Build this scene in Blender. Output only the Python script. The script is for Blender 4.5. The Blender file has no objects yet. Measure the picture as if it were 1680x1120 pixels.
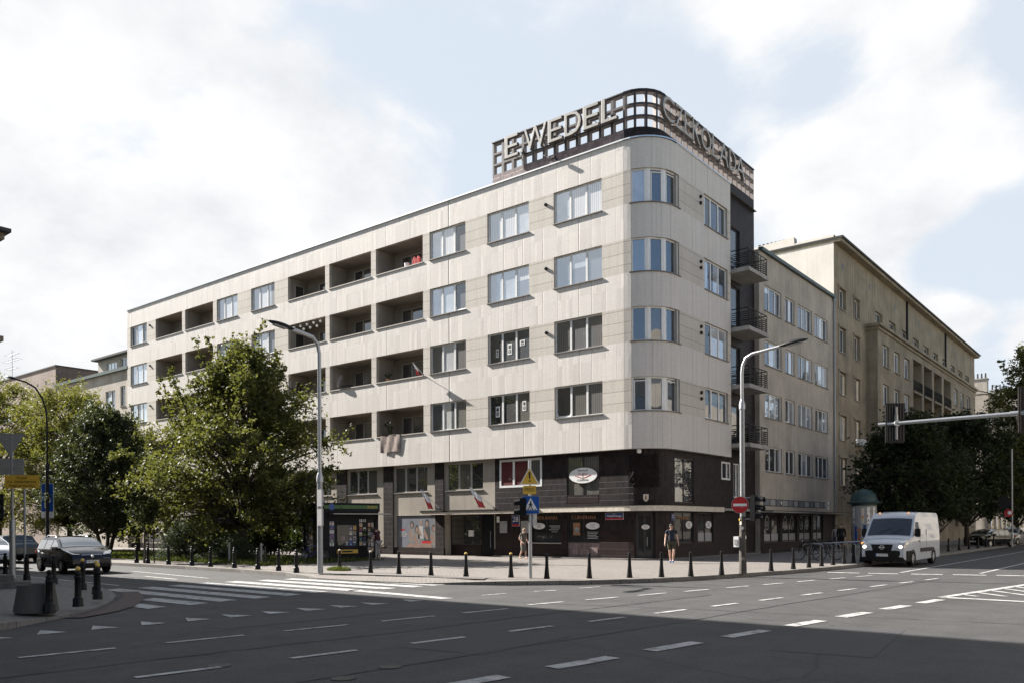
import bpy, bmesh, math, random
import numpy as np
from mathutils import Vector, Matrix, Quaternion
R_ = math.radians
S = bpy.context.scene
COL = S.collection

# ---------------------------------------------------------------- camera
cam_d = bpy.data.cameras.new('camera')
cam = bpy.data.objects.new('camera', cam_d)
COL.objects.link(cam)
cam.location = (0, 0, 1.8)
cam_d.sensor_width = 36.0
cam_d.lens = 36.0 * 1351.0 / 1680.0
cam_d.shift_y = (863.0 - 560.0) / 1680.0
cam_d.clip_start = 0.1
cam_d.clip_end = 2000
cam.rotation_euler = (Matrix.Rotation(R_(38.8), 3, 'Z') @ Matrix.Rotation(R_(90), 3, 'X') @ Matrix.Rotation(R_(-0.27), 3, 'Z')).to_euler()
S.camera = cam

# ---------------------------------------------------------------- sun, sky, exposure
SUN = Vector((-1.0, -0.19, 0.70)).normalized()
SUN_EL = math.asin(SUN.z)
SUN_ROT = math.atan2(SUN.x, SUN.y)
ld = bpy.data.lights.new('sun', 'SUN')
ld.energy = 5.0
ld.angle = R_(0.5)
ld.color = (1.0, 0.945, 0.88)
lo = bpy.data.objects.new('sun', ld)
lo.rotation_euler = SUN.to_track_quat('Z', 'Y').to_euler()
lo.location = (-60, -20, 80)
COL.objects.link(lo)
S.view_settings.view_transform = 'Standard'
S.view_settings.look = 'None'
S.view_settings.gamma = 1.0
S.view_settings.exposure = 1.66


def build_world():
    w = bpy.data.worlds.new('World')
    S.world = w
    w.use_nodes = True
    nt = w.node_tree
    nt.nodes.clear()
    N = nt.nodes.new
    L = nt.links.new
    out = N('ShaderNodeOutputWorld')
    sky = N('ShaderNodeTexSky')
    sky.sky_type = 'NISHITA'
    sky.sun_disc = False
    sky.sun_elevation = SUN_EL
    sky.sun_rotation = SUN_ROT
    sky.air_density = 1.0
    sky.dust_density = 0.7
    bg = N('ShaderNodeBackground')
    bg.inputs[1].default_value = 0.05
    tc = N('ShaderNodeTexCoord')
    sep = N('ShaderNodeSeparateXYZ')
    L(tc.outputs['Generated'], sep.inputs[0])

    def math_(op, a, b=None, clamp=False):
        m = N('ShaderNodeMath')
        m.operation = op
        m.use_clamp = clamp
        for i, v in enumerate((a, b)):
            if v is None:
                continue
            if isinstance(v, (int, float)):
                m.inputs[i].default_value = v
            else:
                L(v, m.inputs[i])
        return m.outputs[0]
    # cloud layer coordinates: direction projected on a high flat layer
    zz = math_('ADD', math_('MAXIMUM', sep.outputs[2], 0.0), 0.35)
    px_ = math_('DIVIDE', sep.outputs[0], zz)
    py_ = math_('DIVIDE', sep.outputs[1], zz)
    comb = N('ShaderNodeCombineXYZ')
    L(px_, comb.inputs[0])
    L(py_, comb.inputs[1])
    comb.inputs[2].default_value = 4.7
    n1 = N('ShaderNodeTexNoise')
    n1.inputs['Scale'].default_value = 1.9
    n1.inputs['Detail'].default_value = 9
    n1.inputs['Roughness'].default_value = 0.56
    n1.inputs['Distortion'].default_value = 0.25
    L(comb.outputs[0], n1.inputs['Vector'])
    dens = n1.outputs[0]
    # a few broad cloud banks and clear gaps, by direction in the sky

    def bump(az, el, width, amp):
        d = Vector((math.sin(az) * math.cos(el), math.cos(az) * math.cos(el), math.sin(el)))
        vm = N('ShaderNodeVectorMath')
        vm.operation = 'DOT_PRODUCT'
        L(tc.outputs['Generated'], vm.inputs[0])
        vm.inputs[1].default_value = d
        x = math_('SUBTRACT', vm.outputs['Value'], 1.0)
        e = math_('EXPONENT', math_('DIVIDE', x, width * width / 2))
        return math_('MULTIPLY', e, amp)
    for b in CLOUD_BUMPS:
        dens = math_('ADD', dens, bump(R_(b[0]), R_(b[1]), b[2], b[3]))
    mr = N('ShaderNodeMapRange')
    mr.interpolation_type = 'SMOOTHSTEP'
    mr.inputs['From Min'].default_value = 0.46
    mr.inputs['From Max'].default_value = 0.59
    L(dens, mr.inputs['Value'])
    # the cloud field lies over the sunny west and north-west; overhead and to the east the unseen sky is kept clear to dim the ambient light

    def lobe(az, el, lo, hi):
        d = Vector((math.sin(R_(az)) * math.cos(R_(el)), math.cos(R_(az)) * math.cos(R_(el)), math.sin(R_(el))))
        vm = N('ShaderNodeVectorMath')
        vm.operation = 'DOT_PRODUCT'
        L(tc.outputs['Generated'], vm.inputs[0])
        vm.inputs[1].default_value = d
        q = N('ShaderNodeMapRange')
        q.interpolation_type = 'SMOOTHSTEP'
        q.inputs['From Min'].default_value = lo
        q.inputs['From Max'].default_value = hi
        L(vm.outputs['Value'], q.inputs['Value'])
        return q.outputs[0]
    field = math_('MAXIMUM', lobe(-45, 8, 0.30, 0.52), lobe(-146, 24, 0.80, 0.93))
    cover = math_('MULTIPLY', mr.outputs[0], field)
    # inner shading of the clouds
    n2 = N('ShaderNodeTexNoise')
    n2.inputs['Scale'].default_value = 4.0
    n2.inputs['Detail'].default_value = 8
    n2.inputs['Roughness'].default_value = 0.6
    L(comb.outputs[0], n2.inputs['Vector'])
    cr = N('ShaderNodeValToRGB')
    cr.color_ramp.elements[0].position = 0.3
    cr.color_ramp.elements[0].color = (5.1, 5.25, 5.5, 1)
    cr.color_ramp.elements[1].position = 0.62
    cr.color_ramp.elements[1].color = (6.6, 6.6, 6.6, 1)
    L(n2.outputs[0], cr.inputs[0])
    # thin veil whitens the clear sky
    veil = N('ShaderNodeMixRGB')
    L(math_('ADD', math_('MULTIPLY', field, 0.80), 0.08), veil.inputs[0])
    L(sky.outputs[0], veil.inputs[1])
    veil.inputs[2].default_value = (5.0, 5.45, 6.0, 1)
    mix = N('ShaderNodeMixRGB')
    L(cover, mix.inputs[0])
    L(veil.outputs[0], mix.inputs[1])
    L(cr.outputs[0], mix.inputs[2])
    L(mix.outputs[0], bg.inputs[0])
    L(bg.outputs[0], out.inputs[0])


# azimuth (from +Y towards +X), elevation in degrees, angular width, amount
CLOUD_BUMPS = [(-74, 10, 0.30, 0.16), (-55, 14, 0.26, 0.15), (-56, 27, 0.10, 0.10), (-10.7, 21.5, 0.10, 0.20), (-17.5, 21, 0.055, 0.15), (-23, 31.5, 0.07, 0.13), (-13, 31, 0.08, 0.15),
               (-27, 26, 0.08, -0.16), (-18.5, 27, 0.05, -0.16), (-9.5, 15.5, 0.06, -0.16), (-10.5, 12.6, 0.03, 0.18), (-6.5, 11.5, 0.028, 0.16), (-41, 30, 0.16, -0.13), (-66, 23, 0.09, -0.07), (-36, 15, 0.12, 0.05), (-5, 28, 0.05, -0.1)]
build_world()

# ---------------------------------------------------------------- materials
MATS = {}


class NT:
    def __init__(s, name):
        s.m = bpy.data.materials.new(name)
        s.m.use_nodes = True
        s.t = s.m.node_tree
        s.b = s.t.nodes['Principled BSDF']
        s.out = s.t.nodes['Material Output']

    def n(s, typ, **kw):
        x = s.t.nodes.new(typ)
        for k, v in kw.items():
            if k in x.inputs:
                x.inputs[k].default_value = v
            else:
                setattr(x, k, v)
        return x

    def l(s, a, b):
        s.t.links.new(a, b)

    def uv(s):
        return s.n('ShaderNodeTexCoord').outputs['UV']

    def obj(s):
        return s.n('ShaderNodeNewGeometry').outputs['Position']

    def mapping(s, vec, sc):
        m = s.n('ShaderNodeMapping')
        m.inputs['Scale'].default_value = sc
        s.l(vec, m.inputs['Vector'])
        return m.outputs[0]

    def noise(s, vec, scale, detail=4, rough=0.55):
        x = s.n('ShaderNodeTexNoise')
        x.inputs['Scale'].default_value = scale
        x.inputs['Detail'].default_value = detail
        x.inputs['Roughness'].default_value = rough
        if vec is not None:
            s.l(vec, x.inputs['Vector'])
        return x.outputs[0]

    def ramp(s, fac, stops):
        r = s.n('ShaderNodeValToRGB')
        e = r.color_ramp.elements
        while len(e) < len(stops):
            e.new(0.5)
        for i, (p, c) in enumerate(stops):
            e[i].position = p
            e[i].color = (c[0], c[1], c[2], 1)
        s.l(fac, r.inputs[0])
        return r.outputs[0]

    def mix(s, fac, a, b, mode='MIX'):
        x = s.n('ShaderNodeMixRGB')
        x.blend_type = mode
        for i, v in ((0, fac), (1, a), (2, b)):
            if isinstance(v, (int, float)):
                x.inputs[i].default_value = v
            elif isinstance(v, (tuple, list)):
                x.inputs[i].default_value = (v[0], v[1], v[2], 1)
            else:
                s.l(v, x.inputs[i])
        return x.outputs[0]

    def bump(s, h, strength=0.3, dist=0.02):
        x = s.n('ShaderNodeBump')
        x.inputs['Strength'].default_value = strength
        x.inputs['Distance'].default_value = dist
        s.l(h, x.inputs['Height'])
        s.l(x.outputs[0], s.b.inputs['Normal'])

    def base(s, c):
        if isinstance(c, (tuple, list)):
            s.b.inputs['Base Color'].default_value = (c[0], c[1], c[2], 1)
        else:
            s.l(c, s.b.inputs['Base Color'])

    def rough(s, v):
        s.b.inputs['Roughness'].default_value = v


def plain(name, c, rough=0.6, metal=0.0, var=0.18, scale=6.0, spec=None, coat=0.0, emit=None):
    t = NT(name)
    nz = t.noise(t.obj(), scale, 5, 0.6)
    d = tuple(x * (1 - var) for x in c)
    u = tuple(min(1, x * (1 + var)) for x in c)
    t.base(t.ramp(nz, [(0.3, d), (0.7, u)]))
    t.rough(rough)
    t.b.inputs['Metallic'].default_value = metal
    if spec is not None:
        t.b.inputs['Specular IOR Level'].default_value = spec
    if coat:
        t.b.inputs['Coat Weight'].default_value = coat
        t.b.inputs['Coat Roughness'].default_value = 0.03
    if emit:
        t.b.inputs['Emission Color'].default_value = (*emit[0], 1)
        t.b.inputs['Emission Strength'].default_value = emit[1]
    MATS[name] = t.m
    return t.m


DARKISH = ('dark_tile', 'brown_block', 'plum_tile')


def masonry(name, bw, bh, mort, c1, c2, cm, offset=0.5, rough=0.8, bumpd=0.006, streak=0.0, grain=0.15, tone=None):
    """bricks, tiles or panels laid in metres over the UV map"""
    t = NT(name)
    br = t.n('ShaderNodeTexBrick')
    br.offset = offset
    br.inputs['Scale'].default_value = 1.0
    br.inputs['Brick Width'].default_value = bw
    br.inputs['Row Height'].default_value = bh
    br.inputs['Mortar Size'].default_value = mort
    br.inputs['Mortar Smooth'].default_value = 0.1
    br.inputs['Bias'].default_value = 0.0
    uv = t.uv()
    t.l(uv, br.inputs['Vector'])
    br.inputs['Color1'].default_value = (*c1, 1)
    br.inputs['Color2'].default_value = (*c2, 1)
    br.inputs['Mortar'].default_value = (*cm, 1)
    n1 = t.noise(t.mapping(uv, (1, 1, 1)), 14, 6, 0.65)
    col = t.mix(grain, br.outputs['Color'], t.ramp(n1, [(0.3, (0.05, 0.05, 0.05)), (0.7, (1, 1, 1))]), 'OVERLAY')
    if streak:
        n2 = t.noise(t.mapping(uv, (5.0, 0.25, 1)), 1.0, 6, 0.65)
        col = t.mix(streak, col, t.ramp(n2, [(0.35, (0.25, 0.23, 0.2)), (0.62, (1, 1, 1))]), 'MULTIPLY')
    n3 = t.noise(uv, 0.35, 7 if name.startswith('paving') else 4, 0.72 if name.startswith('paving') else 0.6)
    col = t.mix(0.25, col, t.ramp(n3, [(0.34, (0.5, 0.48, 0.46) if name.startswith('paving') else (0.72, 0.7, 0.68)), (0.62, (1, 1, 1))]), 'MULTIPLY')
    t.base(col)
    t.rough(rough)
    if name in DARKISH:
        t.b.inputs['Specular IOR Level'].default_value = 0.2
    h = t.mix(0.35, br.outputs['Fac'], n1, 'SUBTRACT')
    inv = t.n('ShaderNodeInvert')
    t.l(h, inv.inputs['Color'])
    t.bump(inv.outputs[0], 0.6, bumpd)
    MATS[name] = t.m
    return t.m


def render_wall(name, c, rough=0.9, streak=0.25, var=0.2):
    """trowelled render with grime runs"""
    t = NT(name)
    uv = t.uv()
    n1 = t.noise(uv, 22, 6, 0.7)
    n2 = t.noise(uv, 0.5, 5, 0.65)
    n3 = t.noise(t.mapping(uv, (3.0, 0.18, 1)), 1.0, 6, 0.65)
    d = tuple(x * (1 - var) for x in c)
    u = tuple(min(1, x * (1 + var)) for x in c)
    col = t.ramp(n2, [(0.3, d), (0.7, u)])
    col = t.mix(0.35, col, t.ramp(n1, [(0.3, (0.3, 0.3, 0.3)), (0.7, (0.75, 0.75, 0.75))]), 'OVERLAY')
    col = t.mix(streak, col, t.ramp(n3, [(0.36, (0.35, 0.32, 0.28)), (0.6, (1, 1, 1))]), 'MULTIPLY')
    t.base(col)
    t.rough(rough)
    t.bump(n1, 0.35, 0.01)
    MATS[name] = t.m
    return t.m


def stone_panels(name):
    """upright limestone slabs of uneven width, each set very slightly askew"""
    t = NT(name)
    uv = t.uv()
    sx = t.n('ShaderNodeSeparateXYZ')
    t.l(uv, sx.inputs[0])
    wob = t.n('ShaderNodeTexNoise', noise_dimensions='1D')
    wob.inputs['Scale'].default_value = 0.9
    wob.inputs['Detail'].default_value = 0
    t.l(sx.outputs[0], wob.inputs['W'])
    a = t.n('ShaderNodeMath', operation='MULTIPLY_ADD')
    t.l(wob.outputs[0], a.inputs[0])
    a.inputs[1].default_value = 1.1
    t.l(sx.outputs[0], a.inputs[2])
    sc = t.n('ShaderNodeMath', operation='DIVIDE')
    t.l(a.outputs[0], sc.inputs[0])
    sc.inputs[1].default_value = 0.37
    fl = t.n('ShaderNodeMath', operation='FLOOR')
    t.l(sc.outputs[0], fl.inputs[0])
    fr = t.n('ShaderNodeMath', operation='FRACT')
    t.l(sc.outputs[0], fr.inputs[0])
    rowf = t.n('ShaderNodeMath', operation='FLOOR')
    rv = t.n('ShaderNodeMath', operation='DIVIDE')
    t.l(sx.outputs[1], rv.inputs[0])
    rv.inputs[1].default_value = 3.37
    t.l(rv.outputs[0], rowf.inputs[0])
    cid = t.n('ShaderNodeCombineXYZ')
    t.l(fl.outputs[0], cid.inputs[0])
    t.l(rowf.outputs[0], cid.inputs[1])
    wn = t.n('ShaderNodeTexWhiteNoise', noise_dimensions='2D')
    t.l(cid.outputs[0], wn.inputs['Vector'])
    n1 = t.noise(uv, 9, 7, 0.7)
    n2 = t.noise(t.mapping(uv, (4.0, 0.3, 1)), 1.0, 6, 0.7)
    col = t.ramp(wn.outputs['Value'], [(0.0, (0.605, 0.572, 0.528)), (1.0, (0.628, 0.593, 0.549))])
    col = t.mix(0.22, col, t.ramp(n1, [(0.3, (0.25, 0.25, 0.25)), (0.7, (0.8, 0.8, 0.8))]), 'OVERLAY')
    col = t.mix(0.12, col, t.ramp(n2, [(0.36, (0.55, 0.52, 0.47)), (0.58, (1, 1, 1))]), 'MULTIPLY')
    n4 = t.noise(uv, 0.6, 6, 0.7)
    col = t.mix(0.16, col, t.ramp(n4, [(0.32, (0.6, 0.57, 0.53)), (0.62, (1, 1, 1))]), 'MULTIPLY')
    # joints
    d1 = t.n('ShaderNodeMath', operation='SUBTRACT')
    t.l(fr.outputs[0], d1.inputs[0])
    d1.inputs[1].default_value = 0.5
    ab = t.n('ShaderNodeMath', operation='ABSOLUTE')
    t.l(d1.outputs[0], ab.inputs[0])
    jt = t.n('ShaderNodeMapRange')
    jt.inputs['From Min'].default_value = 0.462
    jt.inputs['From Max'].default_value = 0.492
    t.l(ab.outputs[0], jt.inputs['Value'])
    jn = t.n('ShaderNodeMath', operation='MULTIPLY')
    t.l(jt.outputs[0], jn.inputs[0])
    jn.inputs[1].default_value = 0.55
    col = t.mix(jn.outputs[0], col, (0.2, 0.17, 0.14))
    t.base(col)
    t.rough(0.72)
    # height: tilt of each slab + rough face - joint
    til = t.n('ShaderNodeMath', operation='SUBTRACT')
    t.l(wn.outputs['Value'], til.inputs[0])
    til.inputs[1].default_value = 0.5
    tm = t.n('ShaderNodeMath', operation='MULTIPLY')
    t.l(til.outputs[0], tm.inputs[0])
    t.l(fr.outputs[0], tm.inputs[1])
    h = t.n('ShaderNodeMath', operation='MULTIPLY_ADD')
    t.l(n1, h.inputs[0])
    h.inputs[1].default_value = 0.45
    t.l(tm.outputs[0], h.inputs[2])
    h2 = t.n('ShaderNodeMath', operation='SUBTRACT')
    t.l(h.outputs[0], h2.inputs[0])
    t.l(jt.outputs[0], h2.inputs[1])
    t.bump(h2.outputs[0], 0.55, 0.02)
    MATS[name] = t.m
    return t.m


def glass(name, c, folds=0.0, refl=0.35, tint=(0.9, 0.95, 1.0), blotch=0.3):
    """double glazing seen from outside: mirror of the street over the curtain or dark room behind it"""
    t = NT(name)
    uv = t.uv()
    if folds:
        w = t.n('ShaderNodeTexWave')
        w.inputs['Scale'].default_value = 1.6
        w.inputs['Distortion'].default_value = 3.0
        w.inputs['Detail'].default_value = 2
        t.l(t.mapping(uv, (1.6, 0.12, 1)), w.inputs['Vector'])
        col = t.ramp(w.outputs[0], [(0.1, tuple(x * (1 - folds) for x in c)), (0.9, c)])
    else:
        nz = t.noise(uv, 1.3, 4, 0.6)
        col = t.ramp(nz, [(0.35, tuple(x * (1 - blotch) for x in c)), (0.65, c)])
    t.base(col)
    t.rough(0.75)
    gl = t.n('ShaderNodeBsdfGlossy')
    gl.inputs['Color'].default_value = (*tint, 1)
    gl.inputs['Roughness'].default_value = 0.015
    nb = t.n('ShaderNodeBump')
    nb.inputs['Strength'].default_value = 0.06
    nb.inputs['Distance'].default_value = 0.05
    t.l(t.noise(uv, 1.1, 2, 0.5), nb.inputs['Height'])
    t.l(nb.outputs[0], gl.inputs['Normal'])
    fr = t.n('ShaderNodeLayerWeight')
    fr.inputs['Blend'].default_value = 0.45
    mr = t.n('ShaderNodeMapRange')
    mr.inputs['To Min'].default_value = refl * 0.6
    mr.inputs['To Max'].default_value = min(1.0, refl * 1.4 + (0.3 if refl > 0.1 else 0.12))
    t.l(fr.outputs['Fresnel'], mr.inputs['Value'])
    mx = t.n('ShaderNodeMixShader')
    t.l(mr.outputs[0], mx.inputs[0])
    t.l(t.b.outputs[0], mx.inputs[1])
    t.l(gl.outputs[0], mx.inputs[2])
    t.l(mx.outputs[0], t.out.inputs['Surface'])
    MATS[name] = t.m
    return t.m


def leaf(name, c1, c2, trans=0.35):
    t = NT(name)
    g = t.n('ShaderNodeNewGeometry')
    big = t.noise(g.outputs['Position'], 0.7, 3, 0.6)
    a = t.ramp(g.outputs['Random Per Island'], [(0.0, c1), (1.0, c2)])
    col = t.mix(0.45, a, t.ramp(big, [(0.35, tuple(x * 0.6 for x in c1)), (0.65, c2)]))
    t.base(col)
    t.rough(0.6)
    t.b.inputs['Specular IOR Level'].default_value = 0.2
    tr = t.n('ShaderNodeBsdfTranslucent')
    t.l(t.mix(0.5, col, (c2[0] * 1.3, c2[1] * 1.4, c2[2] * 0.5)), tr.inputs['Color'])
    mx = t.n('ShaderNodeMixShader')
    mx.inputs[0].default_value = trans
    t.l(t.b.outputs[0], mx.inputs[1])
    t.l(tr.outputs[0], mx.inputs[2])
    t.l(mx.outputs[0], t.out.inputs['Surface'])
    MATS[name] = t.m
    return t.m


def asphalt_mat():
    t = NT('asphalt')
    p = t.obj()
    fine = t.noise(p, 55, 4, 0.75)
    mid = t.noise(p, 1.2, 6, 0.65)
    lane = t.noise(t.mapping(p, (0.9, 0.08, 1)), 1.0, 4, 0.6)
    col = t.ramp(mid, [(0.3, (0.046, 0.0455, 0.045)), (0.7, (0.067, 0.066, 0.064))])
    col = t.mix(0.55, col, t.ramp(fine, [(0.36, (0.12, 0.12, 0.12)), (0.64, (0.88, 0.88, 0.88))]), 'OVERLAY')
    col = t.mix(0.3, col, t.ramp(lane, [(0.38, (0.5, 0.5, 0.5)), (0.6, (1, 1, 1))]), 'MULTIPLY')
    blot = t.noise(p, 0.33, 5, 0.7)
    col = t.mix(0.45, col, t.ramp(blot, [(0.36, (0.62, 0.62, 0.63)), (0.46, (1, 1, 1)), (0.58, (1, 1, 1)), (0.66, (1.0, 0.98, 0.95))]), 'MULTIPLY')
    vo = t.n('ShaderNodeTexVoronoi')
    vo.feature = 'DISTANCE_TO_EDGE'
    vo.inputs['Scale'].default_value = 0.16
    wp = t.n('ShaderNodeTexNoise')
    wp.inputs['Scale'].default_value = 0.9
    wp.inputs['Detail'].default_value = 6
    t.l(p, wp.inputs['Vector'])
    wv = t.mix(0.35, p, wp.outputs['Color'], 'ADD')
    t.l(wv, vo.inputs['Vector'])
    ck = t.ramp(vo.outputs['Distance'], [(0.0, (0.55, 0.55, 0.55)), (0.006, (1, 1, 1))])
    col = t.mix(0.8, col, ck, 'MULTIPLY')
    t.base(col)
    t.rough(0.82)
    t.b.inputs['Specular IOR Level'].default_value = 0.35
    t.bump(fine, 0.5, 0.012)
    MATS['asphalt'] = t.m


def paint_mat():
    t = NT('road_paint')
    p = t.obj()
    n = t.noise(p, 3.5, 9, 0.8)
    col = t.ramp(n, [(0.38, (0.07, 0.07, 0.068)), (0.46, (0.28, 0.28, 0.27)), (0.58, (0.43, 0.425, 0.41)), (0.8, (0.48, 0.475, 0.46))])
    t.base(col)
    t.rough(0.7)
    t.bump(t.noise(p, 60, 3, 0.7), 0.3, 0.006)
    MATS['road_paint'] = t.m


asphalt_mat()
paint_mat()
plain('asphalt_patch', (0.040, 0.040, 0.041), 0.85, var=0.25, scale=25)
plain('tar_seam', (0.032, 0.032, 0.033), 0.8, var=0.3, scale=12)
stone_panels('stone_panel')
masonry('stone_course', 60.0, 0.5617, 0.012, (0.535, 0.495, 0.435), (0.575, 0.535, 0.47), (0.26, 0.22, 0.17), 0.31, 0.8, 0.006, 0.15, 0.2)
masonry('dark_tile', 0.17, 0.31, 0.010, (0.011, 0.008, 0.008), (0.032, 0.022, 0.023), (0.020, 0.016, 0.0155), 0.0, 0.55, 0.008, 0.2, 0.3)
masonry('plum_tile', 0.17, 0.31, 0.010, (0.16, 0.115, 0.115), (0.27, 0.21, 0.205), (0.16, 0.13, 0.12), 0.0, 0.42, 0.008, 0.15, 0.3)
masonry('brown_block', 0.75, 0.33, 0.012, (0.020, 0.0115, 0.011), (0.030, 0.018, 0.017), (0.027, 0.021, 0.020), 0.5, 0.5, 0.004, 0.2, 0.3)
masonry('paving', 0.2, 0.1, 0.008, (0.165, 0.147, 0.131), (0.215, 0.193, 0.173), (0.07, 0.063, 0.056), 0.5, 0.9, 0.004, 0.0, 0.3)
masonry('paving_slab', 0.5, 0.5, 0.01, (0.13, 0.12, 0.108), (0.165, 0.152, 0.138), (0.075, 0.067, 0.06), 0.0, 0.9, 0.004, 0.0, 0.3)
masonry('red_setts', 0.2, 0.1, 0.008, (0.085, 0.058, 0.05), (0.12, 0.085, 0.075), (0.05, 0.04, 0.035), 0.5, 0.9, 0.005, 0.0, 0.3)
masonry('kerb_stone', 1.0, 0.5, 0.012, (0.14, 0.13, 0.118), (0.19, 0.18, 0.165), (0.05, 0.045, 0.04), 0.0, 0.85, 0.006, 0.0, 0.35)
masonry('brown_brick', 0.27, 0.075, 0.01, (0.16, 0.11, 0.09), (0.24, 0.17, 0.14), (0.2, 0.17, 0.15), 0.5, 0.85, 0.005, 0.2, 0.3)
render_wall('beige_render', (0.34, 0.305, 0.255))
render_wall('pale_render', (0.44, 0.40, 0.345))
render_wall('wing_render', (0.42, 0.375, 0.315), streak=0.25)
render_wall('old_render', (0.285, 0.24, 0.168), streak=0.45, var=0.3)
render_wall('gable_render', (0.80, 0.735, 0.65), streak=0.12, var=0.08)
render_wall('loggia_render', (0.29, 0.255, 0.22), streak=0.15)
render_wall('soffit', (0.5, 0.46, 0.41), streak=0.1)
render_wall('brown_render', (0.30, 0.24, 0.205), streak=0.3)
render_wall('dark_concrete', (0.10, 0.096, 0.09), streak=0.4)
render_wall('concrete', (0.36, 0.345, 0.32), streak=0.3)
render_wall('lattice_render', (0.33, 0.295, 0.28), streak=0.2)
plain('dark_lattice', (0.035, 0.028, 0.028), 0.5)
plain('white_frame', (0.74, 0.74, 0.72), 0.35, var=0.06)
plain('grey_frame', (0.40, 0.38, 0.35), 0.5, var=0.1)
plain('dark_frame', (0.035, 0.03, 0.03), 0.4)
plain('dark_relief', (0.016, 0.012, 0.012), 0.8, spec=0.1)
plain('dark_metal', (0.014, 0.0135, 0.014), 0.5, spec=0.25)
plain('black_paint', (0.006, 0.006, 0.0065), 0.45, var=0.4, spec=0.25)
plain('black_plastic', (0.008, 0.008, 0.009), 0.55, spec=0.2)
plain('rubber', (0.009, 0.009, 0.009), 0.9, spec=0.15)
plain('galvanised', (0.42, 0.43, 0.44), 0.42, metal=0.75, var=0.12, scale=20)
plain('grey_pole', (0.30, 0.31, 0.32), 0.45, metal=0.5, var=0.15, scale=12)
plain('alu', (0.62, 0.63, 0.64), 0.3, metal=0.9, var=0.08)
plain('sill_metal', (0.16, 0.145, 0.13), 0.5)
plain('pale_sill', (0.40, 0.36, 0.31), 0.7)
plain('letter_face', (0.37, 0.35, 0.315), 0.4, var=0.15, scale=3)
plain('letter_side', (0.10, 0.085, 0.07), 0.45)
plain('white_paint', (0.78, 0.78, 0.76), 0.4, var=0.05)
plain('cream_paint', (0.60, 0.54, 0.45), 0.5)
plain('yellow_paint', (0.68, 0.42, 0.05), 0.4, var=0.08)
plain('ball_yellow', (0.62, 0.42, 0.10), 0.45, var=0.1)
plain('red_paint', (0.45, 0.02, 0.025), 0.35, var=0.08)
plain('blue_paint', (0.012, 0.085, 0.36), 0.35, var=0.08)
plain('navy_paint', (0.02, 0.045, 0.17), 0.35, var=0.08)
plain('green_paint', (0.035, 0.13, 0.03), 0.4, var=0.08)
plain('print_black', (0.015, 0.015, 0.015), 0.6)
plain('print_red', (0.45, 0.09, 0.07), 0.6)
plain('poster_pale', (0.17, 0.155, 0.14), 0.6)
plain('poster_skin', (0.20, 0.125, 0.095), 0.6)
plain('print_pale', (0.12, 0.13, 0.155), 0.6)
plain('print_grey', (0.34, 0.34, 0.34), 0.6)
plain('gold_letter', (0.30, 0.16, 0.09), 0.4)
plain('kiosk_panel', (0.007, 0.008, 0.012), 0.5, spec=0.2)
plain('maroon_blind', (0.13, 0.012, 0.02), 0.7)
plain('green_roof', (0.045, 0.075, 0.07), 0.5)
plain('copper_green', (0.03, 0.062, 0.06), 0.5, var=0.3)
plain('bark', (0.05, 0.042, 0.035), 0.95, var=0.4, scale=9)
plain('bark_pale', (0.09, 0.08, 0.07), 0.95, var=0.4, scale=9)
plain('roof_felt', (0.07, 0.068, 0.065), 0.9)
plain('towel', (0.33, 0.27, 0.24), 0.95)
plain('skin', (0.52, 0.33, 0.25), 0.55, var=0.06)
plain('soil', (0.05, 0.042, 0.03), 0.95, var=0.4)
glass('glass_curtain', (0.62, 0.62, 0.62), 0.35, 0.40)
glass('glass_pale', (0.42, 0.45, 0.48), 0.0, 0.55)
glass('glass_sky', (0.05, 0.06, 0.075), 0.0, 0.55)
glass('glass_blue', (0.022, 0.034, 0.050), 0.3, 0.30, (0.74, 0.82, 0.90))
glass('glass_dark', (0.02, 0.02, 0.022), 0.0, 0.22)
glass('glass_net', (0.12, 0.115, 0.11), 0.5, 0.22)
glass('glass_brown', (0.09, 0.085, 0.07), 0.4, 0.16)
glass('glass_shop', (0.008, 0.008, 0.008), 0.0, 0.04)
glass('glass_maroon', (0.11, 0.012, 0.018), 0.15, 0.12)
glass('van_glass', (0.010, 0.012, 0.014), 0.0, 0.06, (0.85, 0.93, 1.0))
glass('car_glass', (0.012, 0.014, 0.017), 0.0, 0.22, (0.85, 0.93, 1.0))
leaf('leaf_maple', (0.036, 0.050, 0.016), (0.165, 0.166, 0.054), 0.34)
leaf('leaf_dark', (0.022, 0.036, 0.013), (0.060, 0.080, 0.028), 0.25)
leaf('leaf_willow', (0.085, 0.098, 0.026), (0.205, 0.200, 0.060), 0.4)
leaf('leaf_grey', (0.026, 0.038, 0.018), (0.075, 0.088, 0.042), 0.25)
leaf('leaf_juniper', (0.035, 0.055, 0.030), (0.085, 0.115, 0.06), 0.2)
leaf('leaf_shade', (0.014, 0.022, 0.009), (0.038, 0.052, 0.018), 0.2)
leaf('grass_blade', (0.05, 0.075, 0.02), (0.12, 0.14, 0.04), 0.3)

# ---------------------------------------------------------------- mesh helpers
def V(*a):
    return Vector(a)


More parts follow.
